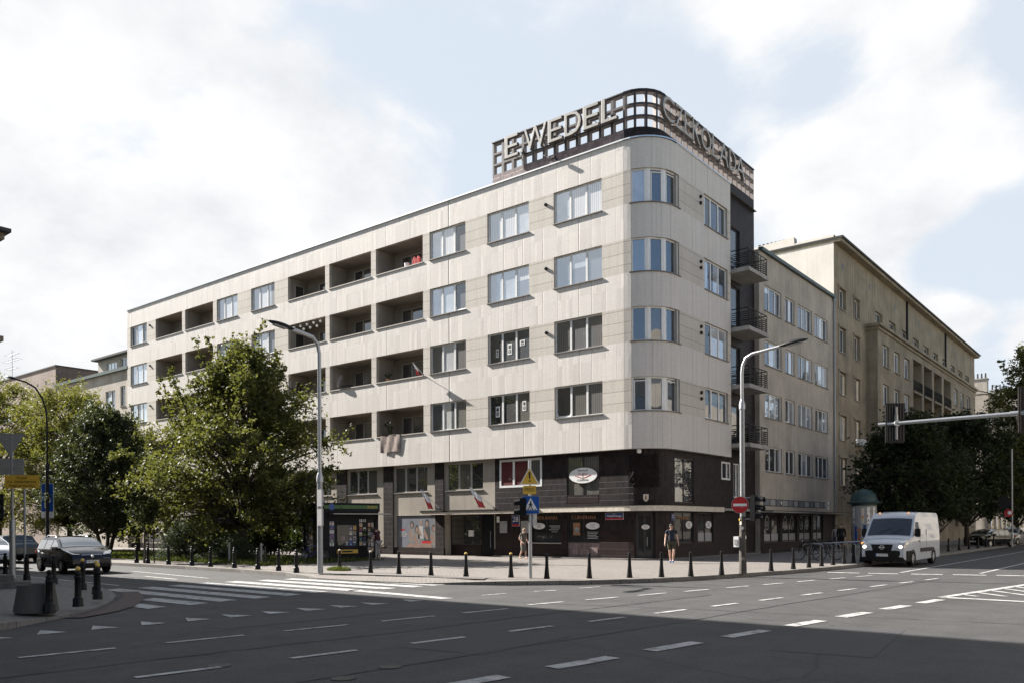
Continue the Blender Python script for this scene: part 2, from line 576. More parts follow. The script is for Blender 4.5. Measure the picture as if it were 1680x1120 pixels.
class MB:
    def __init__(s):
        s.v = []
        s.f = []
        s.mi = []
        s.uv = []
        s.mn = []

    def mat(s, name):
        if name not in s.mn:
            s.mn.append(name)
        return s.mn.index(name)

    def face(s, pts, mat, uv=None):
        i = len(s.v)
        s.v += [tuple(p) for p in pts]
        s.f.append(tuple(range(i, i + len(pts))))
        s.mi.append(s.mat(mat))
        s.uv.append(uv)

    def mesh(s, verts, faces, mat):
        i = len(s.v)
        s.v += [tuple(p) for p in verts]
        k = s.mat(mat)
        for f in faces:
            s.f.append(tuple(i + j for j in f))
            s.mi.append(k)
            s.uv.append(None)

    def box(s, x0, x1, y0, y1, z0, z1, mat):
        x0, x1 = min(x0, x1), max(x0, x1)
        y0, y1 = min(y0, y1), max(y0, y1)
        z0, z1 = min(z0, z1), max(z0, z1)
        s.mesh([(x0, y0, z0), (x1, y0, z0), (x1, y1, z0), (x0, y1, z0), (x0, y0, z1), (x1, y0, z1), (x1, y1, z1), (x0, y1, z1)],
               [(0, 3, 2, 1), (4, 5, 6, 7), (0, 1, 5, 4), (1, 2, 6, 5), (2, 3, 7, 6), (3, 0, 4, 7)], mat)

    def obox(s, c, ax, ay, az, mat):
        """box by centre and three half-axis vectors"""
        c, ax, ay, az = Vector(c), Vector(ax), Vector(ay), Vector(az)
        if ax.cross(ay).dot(az) < 0:
            ax = -ax
        vs = [c + ax * i + ay * j + az * k for k in (-1, 1) for (i, j) in ((-1, -1), (1, -1), (1, 1), (-1, 1))]
        s.mesh(vs, [(0, 3, 2, 1), (4, 5, 6, 7), (0, 1, 5, 4), (1, 2, 6, 5), (2, 3, 7, 6), (3, 0, 4, 7)], mat)

    def prism(s, poly, z0, z1, mat, top=None):
        n = len(poly)
        area = sum(poly[i][0] * poly[(i + 1) % n][1] - poly[(i + 1) % n][0] * poly[i][1] for i in range(n))
        if area < 0:
            poly = poly[::-1]
        for i in range(n):
            a, b = poly[i], poly[(i + 1) % n]
            s.face([(a[0], a[1], z0), (b[0], b[1], z0), (b[0], b[1], z1), (a[0], a[1], z1)], mat)
        s.face([(p[0], p[1], z1) for p in poly], top or mat)
        s.face([(p[0], p[1], z0) for p in poly[::-1]], mat)

    def tube(s, pts, radii, mat, seg=8, caps=True):
        pts = [Vector(p) for p in pts]
        if isinstance(radii, (int, float)):
            radii = [radii] * len(pts)
        i0 = len(s.v)
        n = len(pts)
        up = None
        for k in range(n):
            d = (pts[min(k + 1, n - 1)] - pts[max(k - 1, 0)]).normalized()
            if up is None:
                up = Vector((0, 0, 1)) if abs(d.z) < 0.9 else Vector((1, 0, 0))
            a = d.cross(up)
            if a.length < 1e-6:
                a = d.orthogonal()
            a.normalize()
            b = d.cross(a).normalized()
            up = -b if abs(d.z) < 0.999 else up
            up = a.cross(d)
            for j in range(seg):
                t = 2 * math.pi * j / seg
                s.v.append(tuple(pts[k] + (a * math.cos(t) + b * math.sin(t)) * radii[k]))
        m = s.mat(mat)
        for k in range(n - 1):
            for j in range(seg):
                q = (i0 + k * seg + j, i0 + k * seg + (j + 1) % seg, i0 + (k + 1) * seg + (j + 1) % seg, i0 + (k + 1) * seg + j)
                s.f.append(q)
                s.mi.append(m)
                s.uv.append(None)
        if caps:
            s.f.append(tuple(i0 + j for j in range(seg))[::-1])
            s.f.append(tuple(i0 + (n - 1) * seg + j for j in range(seg)))
            s.mi += [m, m]
            s.uv += [None, None]

    def lathe(s, prof, mat, c=(0, 0, 0), seg=16, axis='z', caps=True):
        i0 = len(s.v)
        n = len(prof)
        for (r, z) in prof:
            for j in range(seg):
                t = 2 * math.pi * j / seg
                x, y = r * math.cos(t), r * math.sin(t)
                p = {'z': (x, y, z), 'y': (x, -z, y), 'x': (z, x, y)}[axis]
                s.v.append((p[0] + c[0], p[1] + c[1], p[2] + c[2]))
        m = s.mat(mat)
        for k in range(n - 1):
            for j in range(seg):
                s.f.append((i0 + k * seg + j, i0 + k * seg + (j + 1) % seg, i0 + (k + 1) * seg + (j + 1) % seg, i0 + (k + 1) * seg + j))
                s.mi.append(m)
                s.uv.append(None)
        if caps:
            s.f.append(tuple(i0 + j for j in range(seg))[::-1])
            s.f.append(tuple(i0 + (n - 1) * seg + j for j in range(seg)))
            s.mi += [m, m]
            s.uv += [None, None]

    def build(s, name, parent=None, world=False, smooth=False, bevel=0.0, loc=None, rotz=None, weld=False):
        off = Vector((0, 0, 0))
        if world and parent is not None:
            p = parent
            while p is not None:
                off += p.location
                p = p.parent
        if loc is not None and world:
            off = Vector(loc)
        me = bpy.data.meshes.new(name)
        me.from_pydata([tuple(Vector(p) - off) for p in s.v], [], s.f)
        for m in s.mn:
            me.materials.append(MATS[m])
        me.polygons.foreach_set('material_index', s.mi)
        ul = me.uv_layers.new(name='UVMap')
        dat = np.zeros(len(me.loops) * 2, dtype=np.float32)
        k = 0
        for fi, f in enumerate(s.f):
            u = s.uv[fi]
            if u is None:
                p = [s.v[j] for j in f]
                n = poly_normal(p)
                ax = max(range(3), key=lambda i: abs(n[i]))
                a, b = ((1, 2), (0, 2), (0, 1))[ax]
                for q in p:
                    dat[k] = q[a]
                    dat[k + 1] = q[b]
                    k += 2
            else:
                for q in u:
                    dat[k] = q[0]
                    dat[k + 1] = q[1]
                    k += 2
        ul.data.foreach_set('uv', dat)
        if weld or bevel:
            bm = bmesh.new()
            bm.from_mesh(me)
            bmesh.ops.remove_doubles(bm, verts=bm.verts, dist=1e-4)
            if bevel:
                es = [e for e in bm.edges if len(e.link_faces) == 2 and e.calc_face_angle(0) > 0.5]
                bmesh.ops.bevel(bm, geom=es, offset=bevel, segments=2, affect='EDGES', clamp_overlap=True)
            bm.to_mesh(me)
            bm.free()
        if smooth:
            me.shade_smooth()
            try:
                me.set_sharp_from_angle(angle=R_(38))
            except Exception:
                pass
        me.update()
        o = bpy.data.objects.new(name, me)
        COL.objects.link(o)
        if parent is not None:
            o.parent = parent
        elif loc is not None:
            o.location = loc
        if rotz is not None:
            o.rotation_euler = (0, 0, rotz)
        return o


def poly_normal(p):
    nx = ny = nz = 0.0
    for i in range(len(p)):
        a, b = p[i], p[(i + 1) % len(p)]
        nx += (a[1] - b[1]) * (a[2] + b[2])
        ny += (a[2] - b[2]) * (a[0] + b[0])
        nz += (a[0] - b[0]) * (a[1] + b[1])
    return (nx, ny, nz)


def tag(o, label, cat, group=None):
    o['label'] = label
    o['category'] = cat
    if group:
        o['group'] = group
    return o


def thing(name, label, cat, loc=(0, 0, 0), rotz=0.0, group=None):
    o = bpy.data.objects.new(name, None)
    o.empty_display_size = 0.3
    COL.objects.link(o)
    o.location = loc
    o.rotation_euler = (0, 0, rotz)
    return tag(o, label, cat, group)


def structure(o):
    o['kind'] = 'structure'
    return o


def stuff(o):
    o['kind'] = 'stuff'
    return o


def kids(o):
    return [c for c in bpy.data.objects if c.parent == o]


def copy_tree(o, parent=None):
    c = o.copy()
    COL.objects.link(c)
    if parent is not None:
        c.parent = parent
    for ch in kids(o):
        copy_tree(ch, c)
    return c


def dup(root, loc, rotz, label, group=None):
    c = copy_tree(root)
    c.location = loc
    c.rotation_euler = (0, 0, rotz)
    c['label'] = label
    if group:
        c['group'] = group
    return c


def text_mesh(mb, txt, M, size, mat, depth=0.004, wx=1.0, side=None, bevel=0.0, align='CENTER', spacing=1.0, thin=0.0):
    """lettering: local x along the writing, y up, z out of the face, placed by matrix M"""
    cu = bpy.data.curves.new('t', 'FONT')
    cu.body = txt
    cu.size = size
    cu.align_x = align
    cu.align_y = 'CENTER'
    cu.extrude = depth
    cu.bevel_depth = bevel
    cu.space_character = spacing
    cu.offset = thin
    cu.resolution_u = 3
    o = bpy.data.objects.new('t', cu)
    COL.objects.link(o)
    dg = bpy.context.evaluated_depsgraph_get()
    me = bpy.data.meshes.new_from_object(o.evaluated_get(dg))
    vs = [M @ Vector((v.co.x * wx, v.co.y, v.co.z)) for v in me.vertices]
    for p in me.polygons:
        mm = mat if (side is None or abs(p.normal.z) > 0.9) else side
        mb.face([vs[i] for i in p.vertices], mm)
    bpy.data.objects.remove(o)
    bpy.data.curves.remove(cu)
    bpy.data.meshes.remove(me)


def face_matrix(o, x, y):
    """matrix with local x along x, local y along y, at point o"""
    x = Vector(x).normalized()
    y = Vector(y).normalized()
    z = x.cross(y)
    return Matrix(((x.x, y.x, z.x, o[0]), (x.y, y.y, z.y, o[1]), (x.z, y.z, z.z, o[2]), (0, 0, 0, 1)))


def disc(mb, M, rx, ry, mat, z=0.0, seg=28, depth=0.0):
    top = [M @ Vector((rx * math.cos(2 * math.pi * i / seg), ry * math.sin(2 * math.pi * i / seg), z)) for i in range(seg)]
    mb.face(top, mat)
    if depth:
        bot = [M @ Vector((rx * math.cos(2 * math.pi * i / seg), ry * math.sin(2 * math.pi * i / seg), z - depth)) for i in range(seg)]
        for i in range(seg):
            j = (i + 1) % seg
            mb.face([bot[i], bot[j], top[j], top[i]], mat)
        mb.face(bot[::-1], mat)


def plate(mb, M, w, h, mat, z=0.0, depth=0.0, r=0.0, seg=5):
    """flat (rounded) rectangle, optionally with thickness"""
    pts = []
    if r <= 0:
        pts = [(-w / 2, -h / 2), (w / 2, -h / 2), (w / 2, h / 2), (-w / 2, h / 2)]
    else:
        for cx, cy, a0 in ((w / 2 - r, -h / 2 + r, -90), (w / 2 - r, h / 2 - r, 0), (-w / 2 + r, h / 2 - r, 90), (-w / 2 + r, -h / 2 + r, 180)):
            for k in range(seg + 1):
                a = R_(a0 + 90 * k / seg)
                pts.append((cx + r * math.cos(a), cy + r * math.sin(a)))
    poly(mb, M, pts, mat, z, depth)


def poly(mb, M, pts, mat, z=0.0, depth=0.0):
    top = [M @ Vector((p[0], p[1], z)) for p in pts]
    mb.face(top, mat)
    if depth:
        bot = [M @ Vector((p[0], p[1], z - depth)) for p in pts]
        n = len(pts)
        for i in range(n):
            j = (i + 1) % n
            mb.face([bot[i], bot[j], top[j], top[i]], mat)
        mb.face(bot[::-1], mat)


class Frame:
    """a vertical wall plane: u along the wall, z up, d into the wall"""

    def __init__(s, o, u):
        s.o = Vector(o)
        s.u = Vector(u).normalized()
        s.n = s.u.cross(Vector((0, 0, 1)))

    def p(s, u, z, d=0.0):
        return s.o + s.u * u + Vector((0, 0, z)) - s.n * d

    def M(s, u, z, out=0.0):
        return face_matrix(s.p(u, z, -out), s.u, (0, 0, 1))

    def quad(s, mb, u0, u1, z0, z1, d, mat):
        mb.face([s.p(u0, z0, d), s.p(u1, z0, d), s.p(u1, z1, d), s.p(u0, z1, d)], mat, [(u0, z0), (u1, z0), (u1, z1), (u0, z1)])

    def block(s, mb, u0, u1, z0, z1, d0, d1, mat):
        """solid block from depth d0 (outer) to d1 (inner)"""
        c = s.p((u0 + u1) / 2, (z0 + z1) / 2, (d0 + d1) / 2)
        mb.obox(c, s.u * abs(u1 - u0) / 2, s.n * abs(d1 - d0) / 2, (0, 0, abs(z1 - z0) / 2), mat)


def wall_holes(mb, fr, u0, u1, z0, z1, holes, depth, matf, reveal, d=0.0):
    """wall face with openings and their reveals; matf(u, z) names the material of each cell"""
    us = sorted({u0, u1} | {min(max(h[i], u0), u1) for h in holes for i in (0, 1)})
    zs = sorted({z0, z1} | {min(max(h[i], z0), z1) for h in holes for i in (2, 3)})
    for i in range(len(us) - 1):
        for j in range(len(zs) - 1):
            if us[i + 1] - us[i] < 1e-5 or zs[j + 1] - zs[j] < 1e-5:
                continue
            cu, cz = (us[i] + us[i + 1]) / 2, (zs[j] + zs[j + 1]) / 2
            if any(h[0] < cu < h[1] and h[2] < cz < h[3] for h in holes):
                continue
            fr.quad(mb, us[i], us[i + 1], zs[j], zs[j + 1], d, matf(cu, cz) if callable(matf) else matf)
    for h in holes:
        dp = h[4] if len(h) > 4 else depth
        a, b, c, e = h[:4]
        P = fr.p
        for q in (([P(a, c, d), P(a, e, d), P(a, e, d + dp), P(a, c, d + dp)]), ([P(b, c, d + dp), P(b, e, d + dp), P(b, e, d), P(b, c, d)]),
                  ([P(a, c, d + dp), P(b, c, d + dp), P(b, c, d), P(a, c, d)]), ([P(a, e, d), P(b, e, d), P(b, e, d + dp), P(a, e, d + dp)])):
            mb.face(q, reveal)


WRND = random.Random(77)


def add_window(parent, fr, u0, u1, z0, z1, fracs, glasses, d=0.12, fm='white_frame', sill='sill_metal', fw=0.07, mw=0.11, sash=None, sill_out=0.07, transom=None, name='window'):
    """a framed window as one part, its panes and sill as sub-parts"""
    w = MB()
    t = 0.07
    fr.block(w, u0, u0 + fw, z0, z1, d, d + t, fm)
    fr.block(w, u1 - fw, u1, z0, z1, d, d + t, fm)
    fr.block(w, u0 + fw, u1 - fw, z0, z0 + fw, d, d + t, fm)
    fr.block(w, u0 + fw, u1 - fw, z1 - fw, z1, d, d + t, fm)
    W = u1 - u0
    edges = [u0 + fw] + [u0 + W * f for f in fracs] + [u1 - fw]
    spans = []
    for i in range(len(edges) - 1):
        a = edges[i] + (mw / 2 if i else 0)
        b = edges[i + 1] - (mw / 2 if i < len(edges) - 2 else 0)
        spans.append((a, b))
        if i:
            fr.block(w, edges[i] - mw / 2, edges[i] + mw / 2, z0 + fw, z1 - fw, d - 0.004, d + t, fm)
        if transom:
            zt = z0 + (z1 - z0) * transom
            fr.block(w, a, b, zt - 0.035, zt + 0.035, d + 0.003, d + t, fm)
    pm = MB()
    for i, (a, b) in enumerate(spans):
        g = glasses[i % len(glasses)]
        if sash and i in sash:
            g = 'glass_dark'
            # tilted or swung-open sash
            hgt = z1 - z0 - 2 * fw
            k = sash[i]
            for (ua, ub, za, zb) in ((a, a + 0.06, 0, hgt), (b - 0.06, b, 0, hgt), (a, b, 0, 0.06), (a, b, hgt - 0.06, hgt)):
                lean = 0.28
                pts = []
                for (uu, z) in ((ua, za), (ub, za), (ub, zb), (ua, zb)):
                    if k == 't':
                        pts.append(fr.p(uu, z0 + fw + z, d + 0.02 + lean * z / hgt))
                    else:
                        q = (uu - a) / (b - a)
                        pts.append(fr.p(a + (uu - a) * 0.45, z0 + fw + z, d + 0.02 + 0.5 * q))
                w.face(pts, fm)
        dd = d + 0.03 if not (sash and i in sash) else d + 0.06
        q_ = WRND.random()
        za, zb = z0 + fw, z1 - fw
        if g in ('glass_pale', 'glass_sky', 'glass_blue', 'glass_dark') and name == 'window' and not (sash and i in sash) and q_ < 0.62:
            other = WRND.choice(['glass_curtain', 'glass_net', 'glass_brown', 'glass_pale']) if g != 'glass_dark' else WRND.choice(['glass_net', 'glass_brown', 'glass_blue'])
            if q_ < 0.22:       # roller blind part way down
                zm = zb - (zb - za) * WRND.uniform(0.15, 0.5)
                fr.quad(pm, a, b, za, zm, dd, g)
                fr.quad(pm, a, b, zm, zb, dd, other)
            else:               # curtain drawn part way across
                um = a + (b - a) * WRND.uniform(0.25, 0.75)
                l, r = (other, g) if q_ < 0.42 else (g, other)
                fr.quad(pm, a, um, za, zb, dd, l)
                fr.quad(pm, um, b, za, zb, dd, r)
        else:
            fr.quad(pm, a, b, za, zb, dd, g)
    o = w.build(name, parent, world=True)
    pm.build('pane', o, world=True)
    if sill:
        sm = MB()
        fr.block(sm, u0 - 0.03, u1 + 0.03, z0 - 0.035, z0 + 0.012, -sill_out, d, sill)
        sm.build('sill', o, world=True)
    return o

# ---------------------------------------------------------------- ground, roads, pavements
def sheet(name, pts, z, mat):
    m = MB()
    m.face([(p[0], p[1], z) for p in pts], mat, [(p[0], p[1]) for p in pts])
    return structure(m.build(name))


g = MB()
g.face([(-900, -500, -0.01), (600, -500, -0.01), (600, 900, -0.01), (-900, 900, -0.01)], 'asphalt')
structure(g.build('road'))


def arc2(cx, cy, r, a0, a1, n=10):
    return [(cx + r * math.cos(R_(a0 + (a1 - a0) * i / n)), cy + r * math.sin(R_(a0 + (a1 - a0) * i / n))) for i in range(n + 1)]


def pavement(name, outline, kerb_from, kerb_to, zk=0.12, mat='paving', kerb='kerb_stone', kw=0.15, drop=()):
    """raised pavement with a kerb along part of its outline; drop = index ranges where the kerb dips to the road"""
    n = len(outline)
    zs = [0.03 if any(a <= i <= b for a, b in drop) else zk for i in range(n)]
    # inner line of the kerb
    inner = {}
    for i in range(kerb_from, kerb_to + 1):
        a = Vector(outline[max(i - 1, kerb_from)])
        b = Vector(outline[min(i + 1, kerb_to)])
        d = (b - a).normalized()
        nn = Vector((-d.y, d.x))
        inner[i] = Vector(outline[i]) + nn * kw
    k = MB()
    for i in range(kerb_from, kerb_to):
        a, b = outline[i], outline[i + 1]
        ia, ib = inner[i], inner[i + 1]
        L0 = sum((Vector(outline[j + 1]) - Vector(outline[j])).length for j in range(kerb_from, i))
        L1 = L0 + (Vector(b) - Vector(a)).length
        k.face([(a[0], a[1], -0.02), (b[0], b[1], -0.02), (b[0], b[1], zs[i + 1] + 0.004), (a[0], a[1], zs[i] + 0.004)], kerb, [(L0, 0), (L1, 0), (L1, .13), (L0, .13)])
        k.face([(a[0], a[1], zs[i] + 0.004), (b[0], b[1], zs[i + 1] + 0.004), (ib.x, ib.y, zs[i + 1] + 0.004), (ia.x, ia.y, zs[i] + 0.004)], kerb, [(L0, .15), (L1, .15), (L1, .3), (L0, .3)])
    structure(k.build('kerb'))
    m = MB()
    pts = [(inner[i].x, inner[i].y, zs[i]) if i in inner else (outline[i][0], outline[i][1], zk) for i in range(n)]
    if drop:
        cen = [(p[0], p[1]) for p in pts]
        # triangulate with an inner ring so that only the strip by the kerb dips
        ring = []
        for i in range(n):
            if i in inner:
                a = Vector(outline[max(i - 1, kerb_from)])
                b = Vector(outline[min(i + 1, kerb_to)])
                d = (b - a).normalized()
                q = inner[i] + Vector((-d.y, d.x)) * 1.2
                ring.append((q.x, q.y, zk))
            else:
                ring.append(pts[i])
        for i in range(n):
            j = (i + 1) % n
            if i in inner and j in inner:
                m.face([pts[i], pts[j], ring[j], ring[i]], mat)
            elif i in inner or j in inner:
                q = [pts[i], pts[j], ring[j], ring[i]]
                u = []
                for p in q:
                    if not u or (Vector(p) - Vector(u[-1])).length > 1e-5:
                        u.append(p)
                if len(u) > 2 and (Vector(u[0]) - Vector(u[-1])).length < 1e-5:
                    u.pop()
                if len(u) > 2:
                    m.face(u, mat)
        m.face(ring, mat)
    else:
        m.face(pts, mat)
    structure(m.build(name))


# corner pavement in front of the chocolate-sign block: kerb along the side street, round the corner, up the main street
K = [(-140, 19.25), (-60, 19.25), (-41, 19.3), (-34, 19.25), (-29.5, 19.1), (-25.9, 18.7), (-23.5, 18.25), (-21, 18.15), (-18.4, 18.5), (-16.0, 19.6), (-14.3, 21.2),
     (-13.0, 23.2), (-12.3, 25.3), (-11.7, 28.0), (-11.2, 30.5), (-10.8, 33.5), (-10.6, 36.5), (-10.4, 60), (-10.2, 200)]
pavement('pavement', K + [(-19.2, 200), (-19.2, 37), (-21, 35.2), (-140, 35.2)], 0, 18, drop=((6, 8),))
# near left corner pavement
K2 = [(-10.5, -60), (-12.2, -10), (-14.0, 2.0), (-15.3, 4.4), (-16.3, 5.75), (-17.6, 7.3), (-18.6, 8.35)] + [(-19.6, 9.1), (-20.6, 9.75), (-21.9, 10.45), (-23.6, 11.1), (-26, 11.55), (-30, 11.8), (-60, 11.9), (-140, 12)]
pavement('pavement', K2 + [(-140, 7.4), (-25.2, 7.4), (-25.2, -60)], 0, 14, drop=((5, 10),))
m = MB()
pp = [(-17.9, 7.55), (-18.8, 8.3), (-19.8, 8.95), (-20.9, 9.6), (-22.2, 10.3), (-23.4, 10.85)]
qq = [(-17.45, 7.25), (-18.2, 8.15), (-19.1, 8.9), (-20.2, 9.65), (-21.5, 10.45), (-23.2, 11.25)]
pp = qq
qq = [(-17.15, 7.5), (-17.8, 8.5), (-18.7, 9.35), (-19.9, 10.15), (-21.3, 10.9), (-23.0, 11.6)]
for i in range(5):
    m.face([(*pp[i], 0.012), (*qq[i], 0.012), (*qq[i + 1], 0.012), (*pp[i + 1], 0.012)], 'red_setts')
structure(m.build('gutter_setts'))
# strip of lighter slabs along the kerb by the crossing
m = MB()
m.face([(-24.5, 19.15, 0.129), (-17.2, 19.9, 0.129), (-17.6, 20.7, 0.129), (-24.5, 20.1, 0.129)], 'paving_slab')
structure(m.build('paving_band'))

# ---- painted markings
pm = MB()


def mark(pts, mat='road_paint'):
    pm.face([(p[0], p[1], 0.0) for p in pts], mat)


def bar(a, b, w):
    a, b = Vector(a), Vector(b)
    d = (b - a).normalized()
    n = Vector((-d.y, d.x)) * w / 2
    mark([a - n, b - n, b + n, a + n])


mark([(-19.1, 9.3), (-17.9, 9.25), (-18.0, 9.75), (-19.5, 9.8)])
mark([(-20.3, 10.3), (-17.95, 10.3), (-18.1, 10.85), (-20.6, 10.8)])
for k, (xl, xr) in enumerate([(-24.5, -18.2), (-24.5, -18.25), (-24.6, -18.3), (-24.8, -18.5), (-24.7, -18.2), (-24.4, -17.9), (-24.3, -17.75), (-24.0, -17.7)]):
    y = 11.3 + 1.02 * k
    if k > 6:
        y -= 0.15
    mark([(xl, y), (xr, y - 0.1), (xr - 0.05, y + 0.45), (xl - 0.15, y + 0.55)])
mark([(-18.4, 15.35), (-14.3, 14.95), (-14.2, 15.3), (-18.5, 15.75)])
for i in range(9):
    f = i / 9
    x, y = -15.1 + 0.65 * f, 6.05 + 7.9 * f
    mark([(x, y - 0.2), (x + 0.03, y + 0.28), (x - 0.62, y + 0.1)][::-1] if i < 4 else [(x, y - 0.2), (x + 0.06, y + 0.28), (x - 0.68, y + 0.02)][::-1])
mark([(-14.4, 13.95), (-14.3, 14.35), (-15.0, 14.25)])
mark([(-15.0, 5.0), (-14.98, 5.45), (-15.6, 5.25)][::-1])
mark([(-14.95, 4.0), (-14.93, 4.45), (-15.55, 4.25)][::-1])
for k in range(-1, 5):
    y = 4.65 + 2.03 * k
    bar((-12.62 + 0.125 * (y - 4.65), y), (-12.45 + 0.125 * (y - 4.65), y + 1.28), 0.12)
for k in range(9):
    y = 15.0 + 1.86 * k
    bar((-11.6 + 0.2 * (y - 15), y), (-11.4 + 0.2 * (y - 15), y + 1.12), 0.13)
for k in range(-1, 13):
    y = 4.9 + 2.04 * k
    bar((-9.8 + 0.142 * (y - 4.9), y), (-9.65 + 0.142 * (y - 4.9), y + 1.05), 0.13)
for k in range(-3, 7):
    y = 8.5 + 2.03 * k
    bar((-6.2 + 0.135 * (y - 8.5), y), (-6.03 + 0.135 * (y - 8.5), y + 1.2), 0.26)
bar((-14.2, 16.4), (-14.05, 17.2), 0.12)
bar((-13.85, 18.2), (-13.6, 18.9), 0.12)
bar((-13.5, 19.9), (-13.35, 20.8), 0.12)
# stop line, lane lines of the main street
for a, b in [((-10.3, 32.0), (-9.2, 32.2)), ((-8.9, 32.25), (-7.9, 32.45)), ((-7.5, 32.6), (-6.5, 32.85)), ((-6.2, 33.0), (-5.2, 33.3)), ((-4.9, 33.4), (-3.7, 33.75)), ((-3.4, 33.85), (-2.2, 34.2)), ((-1.9, 34.3), (1.0, 35.1))]:
    bar(a, b, 0.4)
bar((-8.05, 33.4), (-7.1, 120), 0.13)
bar((-5.55, 34.4), (-4.2, 120), 0.13)
# hatched island
bar((-4.5, 22.6), (-2.2, 36.0), 0.22)
bar((-4.5, 22.6), (1.2, 22.0), 0.3)
for k in range(14):
    t = 0.09 + 0.075 * k
    x0, y0 = -4.5 + 2.3 * t * 0.95, 22.6 + 13.4 * t * 0.95
    bar((x0 + 0.1, y0), (x0 + 5.2 * t, 22.9 + 2.2 * t + (y0 - 22.6) * 0.25), 0.16)
# markings by the parked row in the side street
bar((-34.3, 17.0), (-27.0, 16.2), 0.14)
bar((-30.2, 15.5), (-27.4, 15.2), 0.14)
bar((-32.8, 14.4), (-28.9, 14.6), 0.14)
bar((-36.5, 12.9), (-26.0, 12.5), 0.12)
structure(pm.build('road_markings'))

mh = MB()
for (x, y, lab) in ((-9.75, 6.0, 'small round iron valve cover in the shaded road, left of the pair'), (-7.75, 6.4, 'small round iron valve cover in the shaded road, right of the pair'), (-7.9, 7.3, 'small round iron valve cover beside a lane dash, farthest of the three')):
    r = 0.12
    mh.lathe([(r + 0.03, -0.006), (r + 0.03, 0.0), (r, 0.002), (r - 0.03, -0.002), (0.001, 0.0)], 'dark_metal', (x, y, 0), 20, caps=False)
    tag(mh.build('valve_cover', loc=(x, y, 0), world=True), lab, 'valve cover')
    mh = MB()
pt = MB()


def road_patch(pts, mat='asphalt_patch', z=-0.006):
    pt.face([(p[0], p[1], z) for p in pts], mat)


road_patch([(-9.2, 8.6), (-7.6, 8.8), (-7.75, 11.3), (-9.3, 11.0)])
road_patch([(-13.9, 8.2), (-13.2, 8.25), (-12.9, 13.2), (-13.7, 13.1)])
road_patch([(-4.6, 11.6), (-3.2, 11.8), (-3.6, 15.2), (-4.8, 15.0)])
for (a, b, w, sd) in (((-11.2, 3.0), (-9.4, 20.0), 0.035, 1), ((-8.1, 4.0), (-5.9, 30.0), 0.035, 2), ((-13.5, 15.2), (-1.0, 17.6), 0.025, 4), ((-31, 15.0), (-18, 13.7), 0.03, 5)):
    rs = random.Random(sd)
    a, b = Vector(a), Vector(b)
    d = (b - a).normalized()
    nn = Vector((-d.y, d.x))
    n = 40
    prev = None
    wob = 0.0
    for k in range(n + 1):
        wob = wob * 0.85 + rs.uniform(-0.05, 0.05)
        c = a.lerp(b, k / n) + nn * wob
        ww = w * rs.uniform(0.3, 1.0)
        cur = (c - nn * ww, c + nn * ww)
        if prev:
            road_patch([prev[0], cur[0], cur[1], prev[1]], 'tar_seam', -0.003)
        prev = cur
structure(pt.build('road_repairs'))

# ---------------------------------------------------------------- the corner block with the roof sign
BL = thing('apartment_building', 'big pale stone corner block with rounded corner, rows of loggias and lettered roof sign', 'building', (-45, 41, 0))
FF = Frame((0, 35.03, 0), (1, 0, 0))
XR = -19.15
FR = Frame((XR, 0, 0), (0, 1, 0))
SILL = [7.42, 10.82, 14.19, 17.56]
HH = 1.66
COLW = {'a': (-25.27, -22.30), 'b': (-29.84, -26.91), 'c': (-34.34, -31.48), 'd': (-52.55, -49.68), 'e': (-57.08, -54.3), 'f': (-70.6, -67.77)}
COLL = {'a': (-39.05, -34.90), 'b': (-43.62, -39.5), 'c': (-48.12, -44.05), 'd': (-61.65, -57.6), 'e': (-66.29, -62.11)}
ZB, ZT = 5.59, 20.7
CX, CY, RC = -21.05, 36.93, 1.9


def zone(u, z):
    for s in SILL:
        if s < z < s + HH:
            return 'stone_course'
    return 'stone_panel'


bands = []
holes = []
for s in SILL:
    for c in COLW.values():
        holes.append((c[0], c[1], s, s + HH))
    for c in COLL.values():
        holes.append((c[0], c[1], s, s + HH, 0.22))
wl = MB()
wall_holes(wl, FF, -71.17, CX, ZB, ZT, holes, 0.2, zone, 'pale_render')
# rounded corner


def arcp(th, z, r=RC, cx=CX, cy=CY):
    t = R_(th)
    return (cx + r * math.sin(t), cy - r * math.cos(t), z)


def arcq(mb, t0, t1, z0, z1, r, mat, cx=CX, cy=CY, u0=0.0, flip=False):
    a, b, c, d = arcp(t0, z0, r, cx, cy), arcp(t1, z0, r, cx, cy), arcp(t1, z1, r, cx, cy), arcp(t0, z1, r, cx, cy)
    k = r * math.pi / 180
    uv = [(u0 + t0 * k, z0), (u0 + t1 * k, z0), (u0 + t1 * k, z1), (u0 + t0 * k, z1)]
    if flip:
        mb.face([d, c, b, a], mat, uv[::-1])
    else:
        mb.face([a, b, c, d], mat, uv)


TH = [0, 12, 23, 34, 45, 56, 67, 78, 90]
zc = [ZB]
for s in SILL:
    zc += [s, s + HH]
zc.append(ZT)
for j in range(len(zc) - 1):
    win = j % 2 == 1
    for i in range(8):
        if win and TH[i] >= 12:
            continue
        arcq(wl, TH[i], TH[i + 1], zc[j], zc[j + 1], RC, 'stone_course' if win else 'stone_panel', u0=CX)
    if win:
        for i in range(1, 8):      # head and sill reveal of the curved window
            for zz, up in ((zc[j], 1), (zc[j + 1], -1)):
                q = [arcp(TH[i], zz, RC - 0.2), arcp(TH[i + 1], zz, RC - 0.2), arcp(TH[i + 1], zz), arcp(TH[i], zz)]
                wl.face(q if up < 0 else q[::-1], 'pale_render')
        wl.face([arcp(12, zc[j]), arcp(12, zc[j + 1]), arcp(12, zc[j + 1], RC - 0.2), arcp(12, zc[j], RC - 0.2)], 'pale_render')
YE = 43.3
hr = []
for s in SILL:
    hr.append((CY - 0.001, 37.2, s, s + HH))
    hr.append((40.05, 42.9, s, s + HH))
